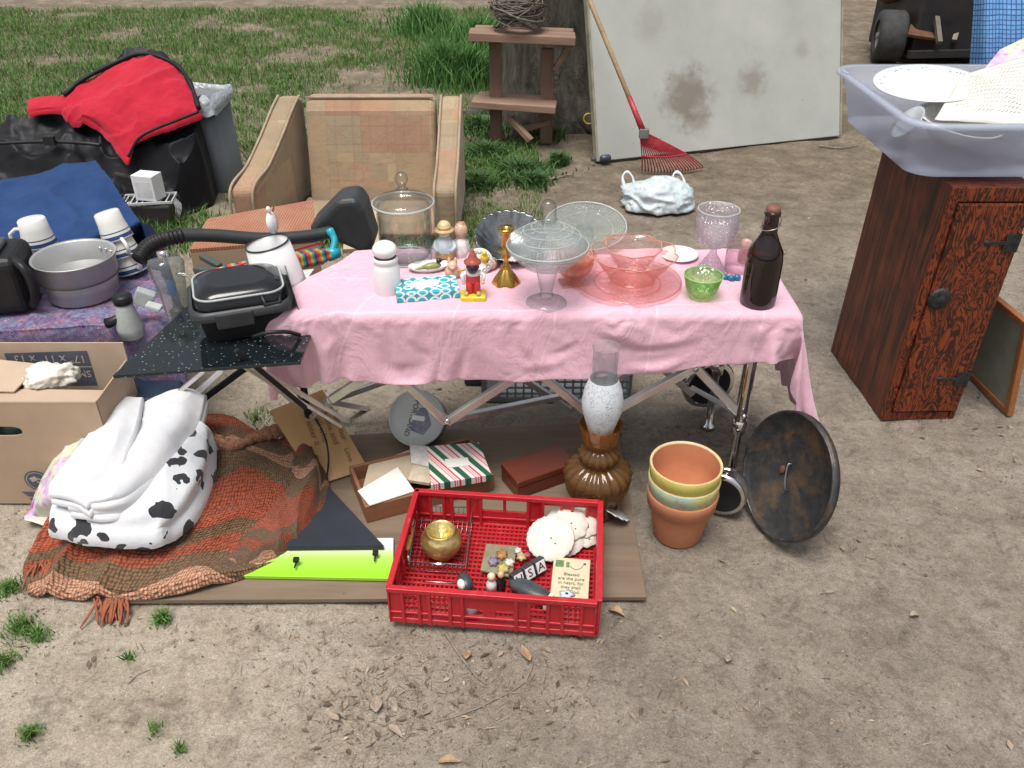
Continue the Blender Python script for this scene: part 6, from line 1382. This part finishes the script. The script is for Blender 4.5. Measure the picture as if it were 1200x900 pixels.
# ================================================================= terracotta pots
TCm = mat('terracotta', (.52, .21, .10), (.44, .165, .08), .85, ns=9, bump=.2)
def painted(name, stops, base=(.5, .2, .1)):
    b = NB(name, .6); s_ = b.n('SeparateXYZ', {'Vector': b.co()}); f = b.noise(14, 4)
    b.col(b.mix(b.ramp(b.noise(24, 8, .85), [(.52, 0.), (.62, .75)]), b.ramp(f, stops), base)); b.bump(b.noise(60), .15, .002); return b.m
YP = painted('yellow_paint', [(.3, (.50, .46, .10)), (.6, (.62, .55, .14))], (.42, .19, .10)); BP = painted('pastel_paint', [(.35, (.32, .50, .48)), (.5, (.45, .55, .36)), (.62, (.60, .56, .20))], (.40, .24, .15))
CRp = mat('cream_rim', (.66, .52, .28), (.55, .38, .22), .6, ns=30)
q = P(800, 648); zt = hz(q.y+.0, 553); kk = 1.0
R0 = .0905
def pot(z, mr, mb_, label, rm=None, hole=False):
    t = thing('flower_pot', label, 'flower pot', (q.x-.004+random.uniform(-.002, .002), q.y+.075, z), random.random()*6, group='stacked clay flower pots')
    h = .150; m1 = MB(); m1.lathe([(0, .0), (R0*.66, 0), (R0*.68, .004), (R0*.885, h-.045)], 56); part(t, 'pot_body', m1, mb_)
    m2 = MB(); m2.lathe([(R0*.90, h-.046), (R0*.955, h-.045), (R0, h-.003), (R0*.985, h)], 56); part(t, 'rim_band', m2, mr)
    m4 = MB(); m4.lathe([(R0*.985, h), (R0*.95, h+.001), (R0*.92, h-.004)], 56); part(t, 'lip', m4, rm or mr)
    m3 = MB(); m3.lathe([(R0*.92, h-.004), (R0*.84, h-.05), (R0*.62, .012), (0, .010)], 56); part(t, 'inside', m3, TCm)
    return t
pot(0, TCm, TCm, 'plain terracotta flower pot at the bottom of the stack'); pot(.044, BP, YP, 'flower pot with pale blue and yellow painted rim, middle of the stack', CRp); pt = pot(.084, YP, BP, 'flower pot with yellow rim and cream lip, topmost of the stack', CRp)
# ================================================================= round pan lid leaning
q = P(922, 641); c0 = Q(923, 566, q.y+.085); r0 = .168
nrm = Vector((-.93, -.30, .28)); Mx = axis((c0.x, c0.y, r0*.96+.004), nrm, (.2, .1, 1))
LB = NB('burnt_pan', .5, .3, .5); LB.col(LB.mix(LB.ramp(LB.noise(12, 8, .75), [(.48, 0.), (.62, 1.)]), LB.ramp(LB.noise(30, 6, .7), [(.3, (.022, .024, .027)), (.7, (.06, .06, .062))]), (.13, .08, .045))); LB.bump(LB.noise(50, 5), .4, .004)
t = thing('pan_lid', 'large round blackened rusty pan lid leaning on the table leg at right', 'lid', M=Mx)
mb = MB(); mb.lathe([(0, -.004), (r0*.84, -.004), (r0*.88, .003), (r0*.93, .004), (r0*.95, .012), (r0, .012), (r0*1.0, -.006), (r0*.97, -.006), (r0*.95, .004)], 80); part(t, 'disc', mb, LB.m)
mb = MB(); mb.lathe([(0, -.008), (r0*.95, -.008), (r0*.96, -.004)], 60); part(t, 'back', mb, BPL)
mb = MB(); mb.tube(curve([(.03, .01, -.002), (.026, .012, .008), (-.005, .0, .010), (-.03, -.012, .007), (-.034, -.015, -.002)], 16), .0022, 8); part(t, 'handle', mb, mat('steel', (.35, .34, .33), None, .35, .9))
mb = MB(); mb.blob((.0, .03, 0), (.012, .009, .006), 8); part(t, 'rivet_plate', mb, RUST)
mb = MB(); mb.tube([(r0*.975*math.cos(a), r0*.975*math.sin(a), .012) for a in np.linspace(0, 6.283, 81)[:-1]], .004, 8, closed=True); part(t, 'rolled_rim', mb, mat('rim_dark', (.04, .04, .042), (.14, .12, .11), .4, .6, ns=30))

# ================================================================= tall cabinet with tote
CBW = NB('flame_fir', .42, 0, .4)
v = CBW.co('Object', (1, 1, .16)); wv = CBW.noise(34, 4, .6, v, 1.5); w2 = CBW.noise(90, 3, .6, CBW.co('Object', (1, 1, .3)))
fl = CBW.noise(21, 3, .6, CBW.co('Object', (1.0, 1.0, .30)), 2.0)
rings_ = CBW.math('ABSOLUTE', CBW.math('SUBTRACT', CBW.math('FRACT', CBW.math('MULTIPLY', fl, 7.)), .5))
dkm = CBW.ramp(rings_, [(.17, 0.), (.30, 1.)])
redc = CBW.ramp(w2, [(.3, (.26, .052, .014)), (.7, (.16, .03, .010))])
CBW.col(CBW.mix(CBW.math('MULTIPLY', dkm, .9), redc, (.018, .007, .005))); CBW.bump(dkm, -.2, .002)
CBS = NB('dark_fir', .45, 0, .35); v = CBS.co('Object', (1, 1, .05)); g1 = CBS.noise(42, 5, .65, v, 1.2)
CBS.col(CBS.mix(CBS.ramp(g1, [(.44, 0.), (.62, .85)]), CBS.ramp(CBS.noise(9, 4), [(.3, (.19, .048, .02)), (.6, (.095, .024, .014))]), (.014, .007, .006))); CBS.bump(g1, .2, .002)
CH = .755
Ac = Vector((1.155, 2.185, 0)); xdr = Vector((.995, .06, 0)); Mcab = basis(Ac, xdr, (0, 1, 0)); CWd, CDp = .235, .42
t = thing('wooden_cabinet', 'tall narrow dark red wood cabinet with black strap hinges and round pull', 'cabinet', M=Mcab @ roty(R(1.2)))
mb = MB(); mb.box((CWd/2, CDp/2+.004, CH/2), (CWd, CDp-.008, CH)); part(t, 'carcass', mb, CBS.m, bevel=.003)
for c_, s_ in (((.012, .0, CH/2), (.024, .012, CH)), ((CWd-.008, .0, CH/2), (.016, .012, CH)), ((CWd/2, .0, CH-.02), (CWd-.044, .011, .04)), ((CWd/2, .0, .014), (CWd-.044, .011, .028))):
    mb = MB(); mb.box(c_, s_); part(t, 'face_frame', mb, CBW.m, bevel=.002)
mb = MB(); mb.box((CWd/2+.004, -.006, CH/2-.005), (CWd-.044, .014, CH-.078)); d_ = part(t, 'door', mb, CBW.m, bevel=.004)
IR = mat('black_iron', (.02, .022, .02), (.05, .055, .05), .5, .5, ns=60, bump=.5)
zk = CH*.50; mb = MB(); mb.lathe([(0, .012), (.010, .012), (.016, .006), (.022, .009), (.030, .004), (.034, .0), (.034, -.003)], 40, T(.056, -.013, zk+.05) @ rotx(R(90)), k=16, amp=[0, .0, .03, .0, .03, .04, .04]); part(d_, 'round_pull', mb, IR)
for zz_ in (.60, .155):
    mb = MB(); mb.box((CWd-.055, -.0145, zz_), (.075, .003, .010)); mb.box((CWd-.030, -.0150, zz_), (.034, .004, .052)); mb.blob((CWd-.096, -.0145, zz_), (.010, .003, .008), 8); mb.lathe([(.006, -.026), (.006, .026)], 12, T(CWd-.010, -.015, zz_)); part(d_, 'hinge', mb, IR, bevel=.001)
# tote
TP = NB('tote_plastic', .28, 0, .5); TP.col((.60, .63, .71)); tr_ = TP.n('BsdfTransparent', {'Color': (.90, .92, .97, 1)})
ms = TP.n('MixShader', {'Fac': .36, 1: tr_.outputs[0], 2: TP.b.outputs[0]}); TP.t.links.new(ms.outputs[0], TP.o.inputs['Surface'])
TP.bump(TP.noise(9, 3), .15, .01)
zb0 = CH+.012+.004; hT = .150; tx0, tx1, ty0, ty1 = 1.035, 1.68, 2.185, 2.83
t = thing('plastic_tote', 'translucent bluish plastic storage tote full of dishes on top of the cabinet', 'tote', ((tx0+tx1)/2, (ty0+ty1)/2, zb0))
W2, D2 = (tx1-tx0)/2, (ty1-ty0)/2
part(t, 'body', shell([rr(W2-.035, D2-.035, 0, .07), rr(W2-.012, D2-.012, hT-.045, .08), rr(W2-.006, D2-.006, hT-.04, .08), rr(W2-.004, D2-.004, hT, .08)]), TP.m, solid=.002)
mb = shell([rr(W2-.004, D2-.004, hT-.001, .08), rr(W2+.016, D2+.016, hT, .09), rr(W2+.018, D2+.018, hT-.012, .09)]); mb.f = [f for f in mb.f if len(f) == 4]; mb.s = [True]*len(mb.f); part(t, 'rim', mb, TP.m, solid=.002)
for sx_ in (-1,): mb = MB(); mb.tube([(sx_*(W2+.004), .20, hT+.002), (sx_*(W2+.012), .23, hT+.004), (sx_*(W2+.004), .26, hT+.002)], .004, 8); part(t, 'handle_slot', mb, TP.m)
# dishes in the tote
PLT = NB('dinner_plate', .15, 0, .5); vl = PLT.n('VectorMath', {0: PLT.co('Object', (1, 1, 0))}, operation='LENGTH').outputs['Value']
PLT.b.inputs['Roughness'].default_value = .15
bandm = PLT.math('MULTIPLY', PLT.math('GREATER_THAN', vl, .118), PLT.math('LESS_THAN', vl, .132))
PLT.col(PLT.mix(PLT.math('MULTIPLY', bandm, PLT.ramp(PLT.voro(95), [(.3, .85), (.5, 0.)])), (.76, .79, .78), (.16, .24, .20)))
pq = Q(1087, 98, 2.50)
t = thing('patterned_plate', 'large white plate with green leafy border band lying in the tote', 'plate', M=T(pq) @ rotx(R(6)) @ roty(R(-4)))
mb = MB(); mb.lathe([(0, -.020), (.085, -.020), (.10, -.012), (.135, .0), (.146, .002), (.146, .005), (.134, .004), (.10, -.007), (.085, -.015), (0, -.015)], 72); part(t, 'plate', mb, PLT.m)
pq2 = Q(1128, 142, 2.32); 
t = thing('white_bowl', 'white ceramic bowl with a cracked-looking edge line in front of the plate', 'bowl', M=T(pq2+Vector((0, .02, -.03))) @ rotx(R(8)) @ roty(R(6)))
mb = MB(); mb.lathe([(0, -.02), (.06, -.018), (.10, .015), (.115, .03), (.112, .032), (.095, .018), (.055, -.01), (0, -.012)], 56); part(t, 'bowl', mb, WHT)
pq2 = Q(1072, 136, 2.30); t = thing('glass_saucer', 'small grey glass saucer standing between the plate and tote wall', 'saucer', M=T(pq2+Vector((-.01, 0, -.02))) @ roty(R(-50)) @ rotz(.3))
mb = MB(); mb.lathe([(0, 0), (.04, 0), (.05, .006), (.05, .009), (.04, .004), (0, .004)], 40); part(t, 'saucer', mb, mat('grey_glaze', (.5, .53, .55), None, .2, bump=0))
PPR = mat('newsprint', (.68, .67, .60), (.62, .61, .54), .75, ns=6, bump=.1)
c4 = [Q(1095, 140, 2.28), Q(1215, 148, 2.24), Q(1215, 62, 2.60), Q(1128, 88, 2.52)]
Mpp = basis(c4[0], c4[1]-c4[0], c4[3]-c4[0]); Ipp = Mpp.inverted(); l4 = [Ipp @ p for p in c4]
t = thing('printed_paper', 'cream newspaper sheet with rows of small print wrapped over the dishes', 'paper', M=Mpp)
Gp = np.zeros((16, 24, 3))
for i in range(16):
    for j in range(24):
        s_, r_ = j/23, i/15; p = l4[0].lerp(l4[1], s_).lerp(l4[3].lerp(l4[2], s_), r_); Gp[i, j] = (p.x, p.y, p.z+.018*math.sin(s_*3.1)*math.sin(r_*3.1)+.008*mnoise.noise(Vector((s_*4, r_*4, 2))))
mb = MB(); mb.grid(Gp); pn = part(t, 'sheet', mb, PPR, solid=.0015)
INK = mat('print_ink', (.30, .30, .27), None, .7, bump=0)
wds = "the plates were packed with care and every cup was wrapped in paper for the move to the new house by the lake where we spent the summer".split()
mb = MB(); 
for k in range(13):
    ax = .045; y0_ = .03+k*.0145
    x_ = .05+.03*(k % 2)
    while x_ < .30:
        L_ = random.uniform(.006, .018)
        sx_ = min(1, x_/.36); ry = min(1, y0_/.24)
        i_, j_ = min(14, int(ry*15)), min(22, int(sx_*23)); z_ = Gp[i_, j_][2]
        # lines of print follow the sheet
        pt0 = Vector(Gp[i_, j_]); dx_ = Vector(Gp[i_, j_+1])-pt0; dy_ = Vector(Gp[i_+1, j_])-pt0
        fx = sx_*23-j_; fy = ry*15-i_; pc_0 = pt0+dx_*fx+dy_*fy; dd_ = (dx_.normalized()*.6+dy_.normalized()*.8)
        e1_ = dd_.normalized(); nn_ = dx_.cross(dy_).normalized(); e2_ = nn_.cross(e1_)*.0016; o_ = nn_*.0016
        a_ = pc_0+o_; b2 = a_+e1_*L_; n0 = len(mb.v); mb.add([a_, b2, b2+e2_, a_+e2_], [(0, 1, 2, 3)]); x_ += L_*.7+.006
part(t, 'print_lines', mb, INK)
c4 = [Q(1150, 85, 2.70), Q(1230, 60, 2.72), Q(1230, 30, 2.80), Q(1172, 58, 2.78)]
mb = MB(); mb.slab(c4, .004); solo('floral_paper', 'pale floral wrapping sheet sticking up at the back of the tote', 'paper', mb, FL.m, world=True)
mb = wrinkly('', '', '', 0, (.20, .16, .075), None, 12, .3, flat=.06, n=24); solo('dish_bundle', 'bundle of white wrapped crockery seen through the tote side', 'crockery', mb, fabric('wrap_white', (.66, .68, .68), (.52, .55, .56), 60, .8), (1.42, 2.46, zb0+.065))
# leaning picture frame behind the cabinet
OAK = wood('oak_frame', (.42, .17, .06), (.26, .09, .03), 2, 9, .5)
f1, f2 = P(1182, 489), P(1138, 440); tp = Q(1163, 362, 2.36); upv = (tp-f1.lerp(f2, .35)); 
f1, f2 = P(1184, 488), P(1128, 432); up_ = Vector((-.16, .05, 1)).normalized(); Mfr = basis(f1, f2-f1, up_); wF = (f2-f1).length; hF = .34
t = thing('picture_frame', 'oak-framed picture leaning on the ground behind the cabinet', 'picture frame', M=Mfr)
for c_, s_ in (((.011, hF/2, 0), (.022, hF, .02)), ((wF-.011, hF/2, 0), (.022, hF, .02)), ((wF/2, .011, 0), (wF-.044, .022, .019)), ((wF/2, hF-.011, 0), (wF-.044, .022, .019))):
    mb = MB(); mb.box(c_, s_); part(t, 'frame_side', mb, OAK, bevel=.003)
mb = MB(); mb.box((wF/2, hF/2, -.002), (wF-.04, hF-.04, .004)); part(t, 'picture', mb, mat('grey_green', (.27, .29, .24), (.2, .21, .17), .4))

# ================================================================= red bread crate and its contents
RD = NB('red_plastic', .34, 0, .5); RD.col(RD.mix(RD.ramp(RD.noise(30, 7, .8), [(.54, 0.), (.72, .45)]), RD.ramp(RD.noise(5, 4), [(.3, (.50, .018, .028)), (.7, (.41, .014, .022))]), (.50, .16, .12))); RD.bump(RD.noise(120), .12, .001)
A = P(458, 726, PZ+.001); B_ = P(697, 744, PZ+.001); xC = (B_-A); LX = xC.length; Mr = basis(A, xC, Vector((-xC.y, xC.x, 0))); LY = .335; HC = .112
t = thing('red_crate', 'faded red plastic bread crate full of knick-knacks in the foreground', 'crate', M=Mr)
def wall(o, dx, dy, L_, hs, slots):
    """lattice wall: outer frame, posts, slatted panels and hand holes"""
    mb = MB(); dn = Vector((dx, dy, 0)); out = Vector((dy, -dx, 0)); o = Vector(o)
    def bx_(s0, s1, z0, z1, th=.006, off=0):
        c_ = o+dn*((s0+s1)/2)+out*off+Vector((0, 0, (z0+z1)/2)); mb.box(c_, ((s1-s0) if abs(dx) > .5 else th, th if abs(dx) > .5 else (s1-s0), z1-z0))
    bx_(0, L_, HC-.012, HC, .014, .004); bx_(0, L_, 0, .014, .010, .001); bx_(.0, L_, .030, .036, .009, .002)
    for s0, s1, kd in slots:
        if kd == 'solid': bx_(s0, s1, .014, HC-.012)
        elif kd == 'upper': bx_(s0, s1, .058, HC-.012); bx_(s0, s0+.008, .014, .058); bx_(s1-.008, s1, .014, .058); bx_((s0+s1)/2-.014, (s0+s1)/2+.014, .014, .058)
        elif kd == 'lower': bx_(s0, s1, .014, HC*.50); bx_((s0+s1)/2-.004, (s0+s1)/2+.004, HC*.5, HC-.012)
        elif kd == 'arch': bx_(s0, s1, .014, .024); bx_(s0, s1, HC-.026, HC-.012)
        elif kd == 'mesh':
            n1 = max(2, int((s1-s0)/.011))
            for i in range(n1+1): bx_(s0+(s1-s0)*i/n1-.0016, s0+(s1-s0)*i/n1+.0016, .014, HC-.012, .004)
            for k in range(6): bx_(s0, s1, .02+k*.0145, .0236+k*.0145, .004)
    for s_ in [s0 for s0, _, _ in slots]+[L_]: bx_(max(0, s_-.004), min(L_, s_+.004), .0, HC-.006, .012, .003)
    return mb
S = LX/1.0
fr = [(0, .07*S, 'solid'), (.07*S, .15*S, 'mesh'), (.15*S, .20*S, 'solid'), (.20*S, .30*S, 'mesh'), (.30*S, .36*S, 'solid'), (.36*S, .62*S, 'upper'), (.62*S, .68*S, 'solid'), (.68*S, .77*S, 'arch'), (.77*S, .84*S, 'solid'), (.84*S, .93*S, 'mesh'), (.93*S, S, 'solid')]
part(t, 'front_wall', wall((0, 0, 0), 1, 0, LX, HC, fr), RD.m, bevel=.0012)
bk = [(0, .08*S, 'solid'), (.08*S, .155*S, 'arch'), (.155*S, .20*S, 'solid'), (.20*S, .29*S, 'arch'), (.29*S, .36*S, 'solid'), (.36*S, .62*S, 'lower'), (.62*S, .70*S, 'solid'), (.70*S, .80*S, 'arch'), (.80*S, .86*S, 'solid'), (.86*S, .94*S, 'arch'), (.94*S, S, 'solid')]
part(t, 'back_wall', wall((0, LY, 0), 1, 0, LX, HC, bk), RD.m, bevel=.0012)
sd_ = [(0, .05, 'solid'), (.05, .12, 'mesh'), (.12, .22, 'upper'), (.22, .29, 'mesh'), (.29, LY, 'solid')]
for xx in (0, LX): part(t, 'side_wall', wall((xx, 0, 0), 0, 1, LY, HC, sd_), RD.m, bevel=.0012)
mb = MB(); nx_, ny_ = 40, 22
for i in range(nx_+1): mb.box((.006+(LX-.012)*i/nx_, LY/2, .0085), (.0032, LY-.012, .004))
for k in range(ny_+1): mb.box((LX/2, .006+(LY-.012)*k/ny_, .010), (LX-.012, .0066, .005))
part(t, 'floor_grid', mb, RD.m)
CZ = .032
def inC(u, v, z=CZ): return P(u, v, z)
# wire basket with wood grip
WR = mat('wire_chrome', (.62, .62, .62), None, .25, .95, bump=0)
A2, B2, C2, D2_ = inC(480, 668, .036), inC(546, 672, .036), inC(554, 604, .036), inC(490, 602, .036)
t = thing('wire_basket', 'chrome wire grill basket with wooden grip lying in the red crate', 'basket', A2)
mb = MB()
top = [p+Vector((0, 0, .028)) for p in (A2, B2, C2, D2_)]
mb.tube(top, .0022, 6, closed=True); 
for k in range(13):
    s_ = k/12; mb.tube([A2.lerp(B2, s_)+Vector((0, 0, .026)), A2.lerp(B2, s_), D2_.lerp(C2, s_), D2_.lerp(C2, s_)+Vector((0, 0, .026))], .0010, 4)
for k in range(9):
    s_ = k/8; mb.tube([A2.lerp(D2_, s_)+Vector((0, 0, .026)), A2.lerp(D2_, s_), B2.lerp(C2, s_), B2.lerp(C2, s_)+Vector((0, 0, .026))], .0010, 4)
f_ = Vector((0, -.03, -.004)); mb.tube([A2.lerp(B2, .3)+f_+Vector((0, .02, 0)), A2.lerp(B2, .3)+f_, A2.lerp(B2, .95)+f_, A2.lerp(B2, .95)+f_+Vector((0, .02, 0))], .0016, 6); mb.tube([top[0].lerp(top[1], .25)+Vector((0, 0, .002)), top[0].lerp(top[1], .55)+Vector((0, -.008, .004)), top[0].lerp(top[1], .7)+Vector((0, 0, .002))], .003, 6)
part(t, 'wire_frame', mb, WR, world=True)
h0, h1 = inC(477, 645, .075), inC(483, 617, .075)
mb = MB(); mb.tube([h0, h0.lerp(h1, .2), h0.lerp(h1, .8), h1], [.005, .007, .007, .005], 12); part(t, 'wood_grip', mb, wood('grip', (.62, .36, .10), (.45, .22, .06), 1, 20, .5), world=True)
for a_, b_ in ((top[0], h0), (h1, top[3])): mb = MB(); mb.tube([a_, b_], .0018, 6); part(t, 'bail', mb, WR, world=True)
# hammered brass pot
HBm = NB('hammered_brass', .34, .85); HBm.col(HBm.ramp(HBm.noise(12, 4), [(.3, (.72, .58, .24)), (.7, (.50, .38, .13))])); HBm.bump(HBm.voro(75), .3, .004)
q = inC(518, 648, .040); r_ = .050
t = thing('brass_pot', 'round hammered brass pot sitting on the wire basket', 'pot', q)
mb = MB(); mb.lathe([(0, .0), (r_*.55, 0), (r_*.62, .006), (r_*.88, .018), (r_*1.02, .036), (r_*1.0, .052), (r_*.86, .066), (r_*.70, .072), (r_*.72, .078), (r_*.66, .078), (r_*.60, .066), (0, .05)], 64); part(t, 'bowl', mb, HBm.m)
mb = MB(); mb.lathe([(r_*.6, -.003), (r_*.62, .003), (r_*.56, .006)], 40); part(t, 'foot', mb, BR)
# sand dollars
SDm = NB('sand_dollar', .85, 0, .2); SDm.col(SDm.ramp(SDm.noise(60, 5), [(.3, (.70, .68, .62)), (.7, (.60, .57, .50))])); SDm.bump(SDm.noise(200, 3), .4, .002)
INKD = mat('dark_pit', (.14, .11, .09), None, .9, bump=0)
for (u, v, z, r_, tx, ty, lab) in ((645, 631, .075, .060, 26, -6, 'biggest round sand dollar, in front of the others in the red crate'), (660, 628, .062, .056, 22, 10, 'round sand dollar mostly hidden behind the biggest one'), (668, 614, .078, .046, 20, 6, 'scallop-edged sand dollar at the back right of the pile'), (683, 612, .070, .044, 18, 12, 'scalloped sand dollar against the right wall of the crate'), (656, 610, .072, .036, 16, -8, 'small white sand dollar at the back left of the pile'), (684, 626, .052, .038, 16, 14, 'lowest small sand dollar by the right crate wall')):
    q = inC(u, v, z); t = thing('sand_dollar', lab, 'sand dollar', M=T(q) @ rotx(R(tx)) @ roty(R(ty)), group='sand dollars in the red crate')
    kk_ = 9 if r_ < .055 else 24
    mb = MB(); mb.lathe([(0, -.003), (r_*.97, -.003), (r_, 0), (r_*.96, .003), (r_*.5, .006), (0, .0075)], 72, k=kk_, amp=[0, .02, .02 if kk_ == 24 else .05, .02, 0, 0]); part(t, 'shell_disc', mb, SDm.m)
    mb = MB(); mb.blob((.002, -.002, .0075), (.0028, .0022, .001), 6); part(t, 'centre_hole', mb, INKD)
    mb = MB(); mb.blob((.012, -.016, .0066), (.0024, .002, .001), 6); part(t, 'edge_hole', mb, INKD)
# verse tile
TL = mat('tile_cream', (.60, .55, .38), (.54, .48, .33), .35, ns=8, bump=.03); TK = mat('tile_ink', (.10, .085, .06), None, .6, bump=0); TGr = mat('tile_green', (.03, .14, .05), (.25, .3, .12), .5, ns=90, bump=0)
c4 = [inC(643, 704, .044), inC(688, 708, .044), inC(694, 656, .060), inC(652, 653, .060)]
Mtt = basis(c4[0], c4[1]-c4[0], c4[3]-c4[0]); wT, hT_ = (c4[1]-c4[0]).length, (c4[3]-c4[0]).length
t = thing('verse_tile', 'cream square tile with Bible verse and green motif at the crate right', 'tile', M=Mtt)
mb = MB(); mb.box((wT/2+.002, hT_/2, -.003), (wT, hT_, .008)); part(t, 'tile_slab', mb, TL, bevel=.0015)
mb = MB(); mb.box((wT*.20, hT_*.85, .0014), (.020, .020, .0008)); mb.box((wT*.42, hT_*.84, .0014), (.008, .016, .0008)); part(t, 'green_motif', mb, TGr)
mb = MB(); mb.tube(curve([(wT*.48, hT_*.80, .0018), (wT*.62, hT_*.74, .0018), (wT*.78, hT_*.78, .0018), (wT*.85, hT_*.9, .0018)], 12), .0006, 4); mb.box((wT*.88, hT_*.88, .0014), (.005, .006, .0008)); mb.box((wT*.86, hT_*.06, .0014), (.014, .002, .0008)); part(t, 'vine_line', mb, TK)
text("Blessed\nare the pure\nin heart, for\nthey shall\nsee God.", .0125, Mtt @ T(wT*.54, hT_*.42, .0016), TK, t)
# floral card, USA blocks, magnets and small stuff
psheet('olive_card', 'square olive grey slate card under the flower magnets in the crate', [(563, 668), (600, 676), (606, 640), (570, 637)], CZ+.014, mat('olive_card', (.25, .24, .15), (.18, .16, .10), .7, ns=30), .006, 'card')
mb = MB(); mb.box((0, 0, 0), (.03, .02, .004)); 
for (u, v, c_, r_, lab) in ((588, 650, (.45, .20, .06), .014, 'orange brown flower magnet above the letter blocks'), (597, 659, (.70, .66, .6), .012, 'white ribbed flower magnet left of the letter blocks'), (590, 666, (.55, .45, .12), .014, 'yellow flower magnet next to the letter block U'), (578, 658, (.28, .2, .32), .012, 'purple grey flower magnet on the olive card'), (611, 652, (.55, .42, .2), .012, 'ochre flower magnet above the letter block S'), (607, 645, (.65, .68, .6), .009, 'small white flower magnet furthest back'), (618, 650, (.35, .08, .12), .008, 'dark red flower magnet beside the letter block A')):
    q = inC(u, v, CZ+.022); mb = MB(); mb.lathe([(0, -.006), (r_*.9, -.004), (r_, .0), (r_*.6, .004), (r_*.25, .003), (0, .006)], 30, k=6, amp=[0, .15, .2, .15, 0, 0])
    solo('flower_magnet', lab, 'magnet', mb, mat('mag%d' % int(u*10+v), c_, tuple(x*.5 for x in c_), .5, ns=90), M=T(q) @ rotx(.3) @ rotz(u), group='flower magnets in the crate')
A3, B3 = inC(602, 683, CZ+.028), inC(640, 660, CZ+.028); dx3 = (B3-A3); L3 = dx3.length/3
LBK = mat('block_dark', (.03, .03, .035), (.07, .06, .07), .5, ns=60)
for k, ch_ in enumerate("USA"):
    o_ = A3+dx3.normalized()*(L3*k+L3*.5); Mb_ = basis(o_, dx3, Vector((-dx3.y, dx3.x, .25))) 
    t = thing('letter_block', 'dark block with white letter %s in the red crate' % ch_, 'block', M=Mb_, group='USA letter blocks')
    mb = MB(); mb.box((0, 0, -.009), (L3*.94, .036, .018)); part(t, 'block', mb, LBK, bevel=.0015)
    mb = MB(); mb.box((0, 0, .0006), (L3*.76, .029, .001)); part(t, 'face_panel', mb, WP)
    text(ch_, .030, Mb_ @ T(0, 0, .0016), LBK, t, 'letter', ext=.0006)
# black handled scraper / dark bottle shapes
t = thing('black_sole', 'dark rounded clothes-brush with white end in the front right of the crate', 'brush', M=basis(inC(618, 690, .056), (inC(668, 716, .045)-inC(600, 684, .045)), (0, 1, 0)))
mb = MB(); mb.blob((.01, 0, 0), (.062, .024, .016), 18); part(t, 'body', mb, mat('slate_dark', (.06, .075, .08), (.03, .035, .04), .35, ns=20), bevel=0)
mb = MB(); mb.box((.062, -.008, .0), (.010, .036, .024)); part(t, 'white_end', mb, WP, bevel=.002)
t = thing('dark_mitten', 'small black and white shoe-shaped ornament at the crate front left', 'ornament', M=T(inC(545, 684, .042)) @ rotz(R(20)))
mb = MB(); mb.blob((0, 0, .006), (.018, .028, .018), 12); part(t, 'body', mb, mat('slate_dark', (.06, .075, .08)))
mb = MB(); mb.blob((-.012, -.010, .012), (.010, .014, .012), 10); part(t, 'white_face', mb, WHT)
t = thing('bride_figurine', 'tiny white-dressed doll figurine behind the crate front wall', 'figurine', inC(576, 690, .034))
mb = MB(); mb.lathe([(0, 0), (.014, 0), (.012, .02), (.006, .03)], 16); part(t, 'dress', mb, WHT); mb = MB(); mb.blob((0, 0, .040), (.010, .010, .011), 12); part(t, 'head', mb, CRE)
t = thing('groom_figurine', 'tiny black-suited doll figurine beside the white-dressed one', 'figurine', inC(587, 688, .034))
mb = MB(); mb.lathe([(0, 0), (.012, 0), (.012, .02), (.007, .032)], 16); part(t, 'suit', mb, mat('suit_black', (.01, .01, .012), None, .5)); mb = MB(); mb.blob((0, 0, .041), (.008, .008, .010), 12); part(t, 'head', mb, SKIN)
t = thing('white_ball', 'round pale grey ball seen through the crate front slot', 'ball', inC(552, 718, .034)); mb = MB(); mb.blob((0, 0, .016), (.017, .017, .017), 16); part(t, 'ball', mb, mat('grey_glaze', (.5, .53, .55)))
t = thing('white_brooch', 'small white enamel brooch with dark centre lying on the verse tile', 'brooch', M=T(inC(664, 697, .052)))
mb = MB(); mb.lathe([(0, 0), (.012, 0), (.014, .002), (.008, .004), (0, .004)], 30, Matrix.Diagonal((1.2, .9, 1, 1)), k=5, amp=[0, .2, .2, .1, 0]); part(t, 'petals', mb, mat('pale_enamel', (.60, .66, .74), None, .3)); mb = MB(); mb.blob((0, 0, .005), (.004, .003, .002), 8); part(t, 'centre', mb, NAV)
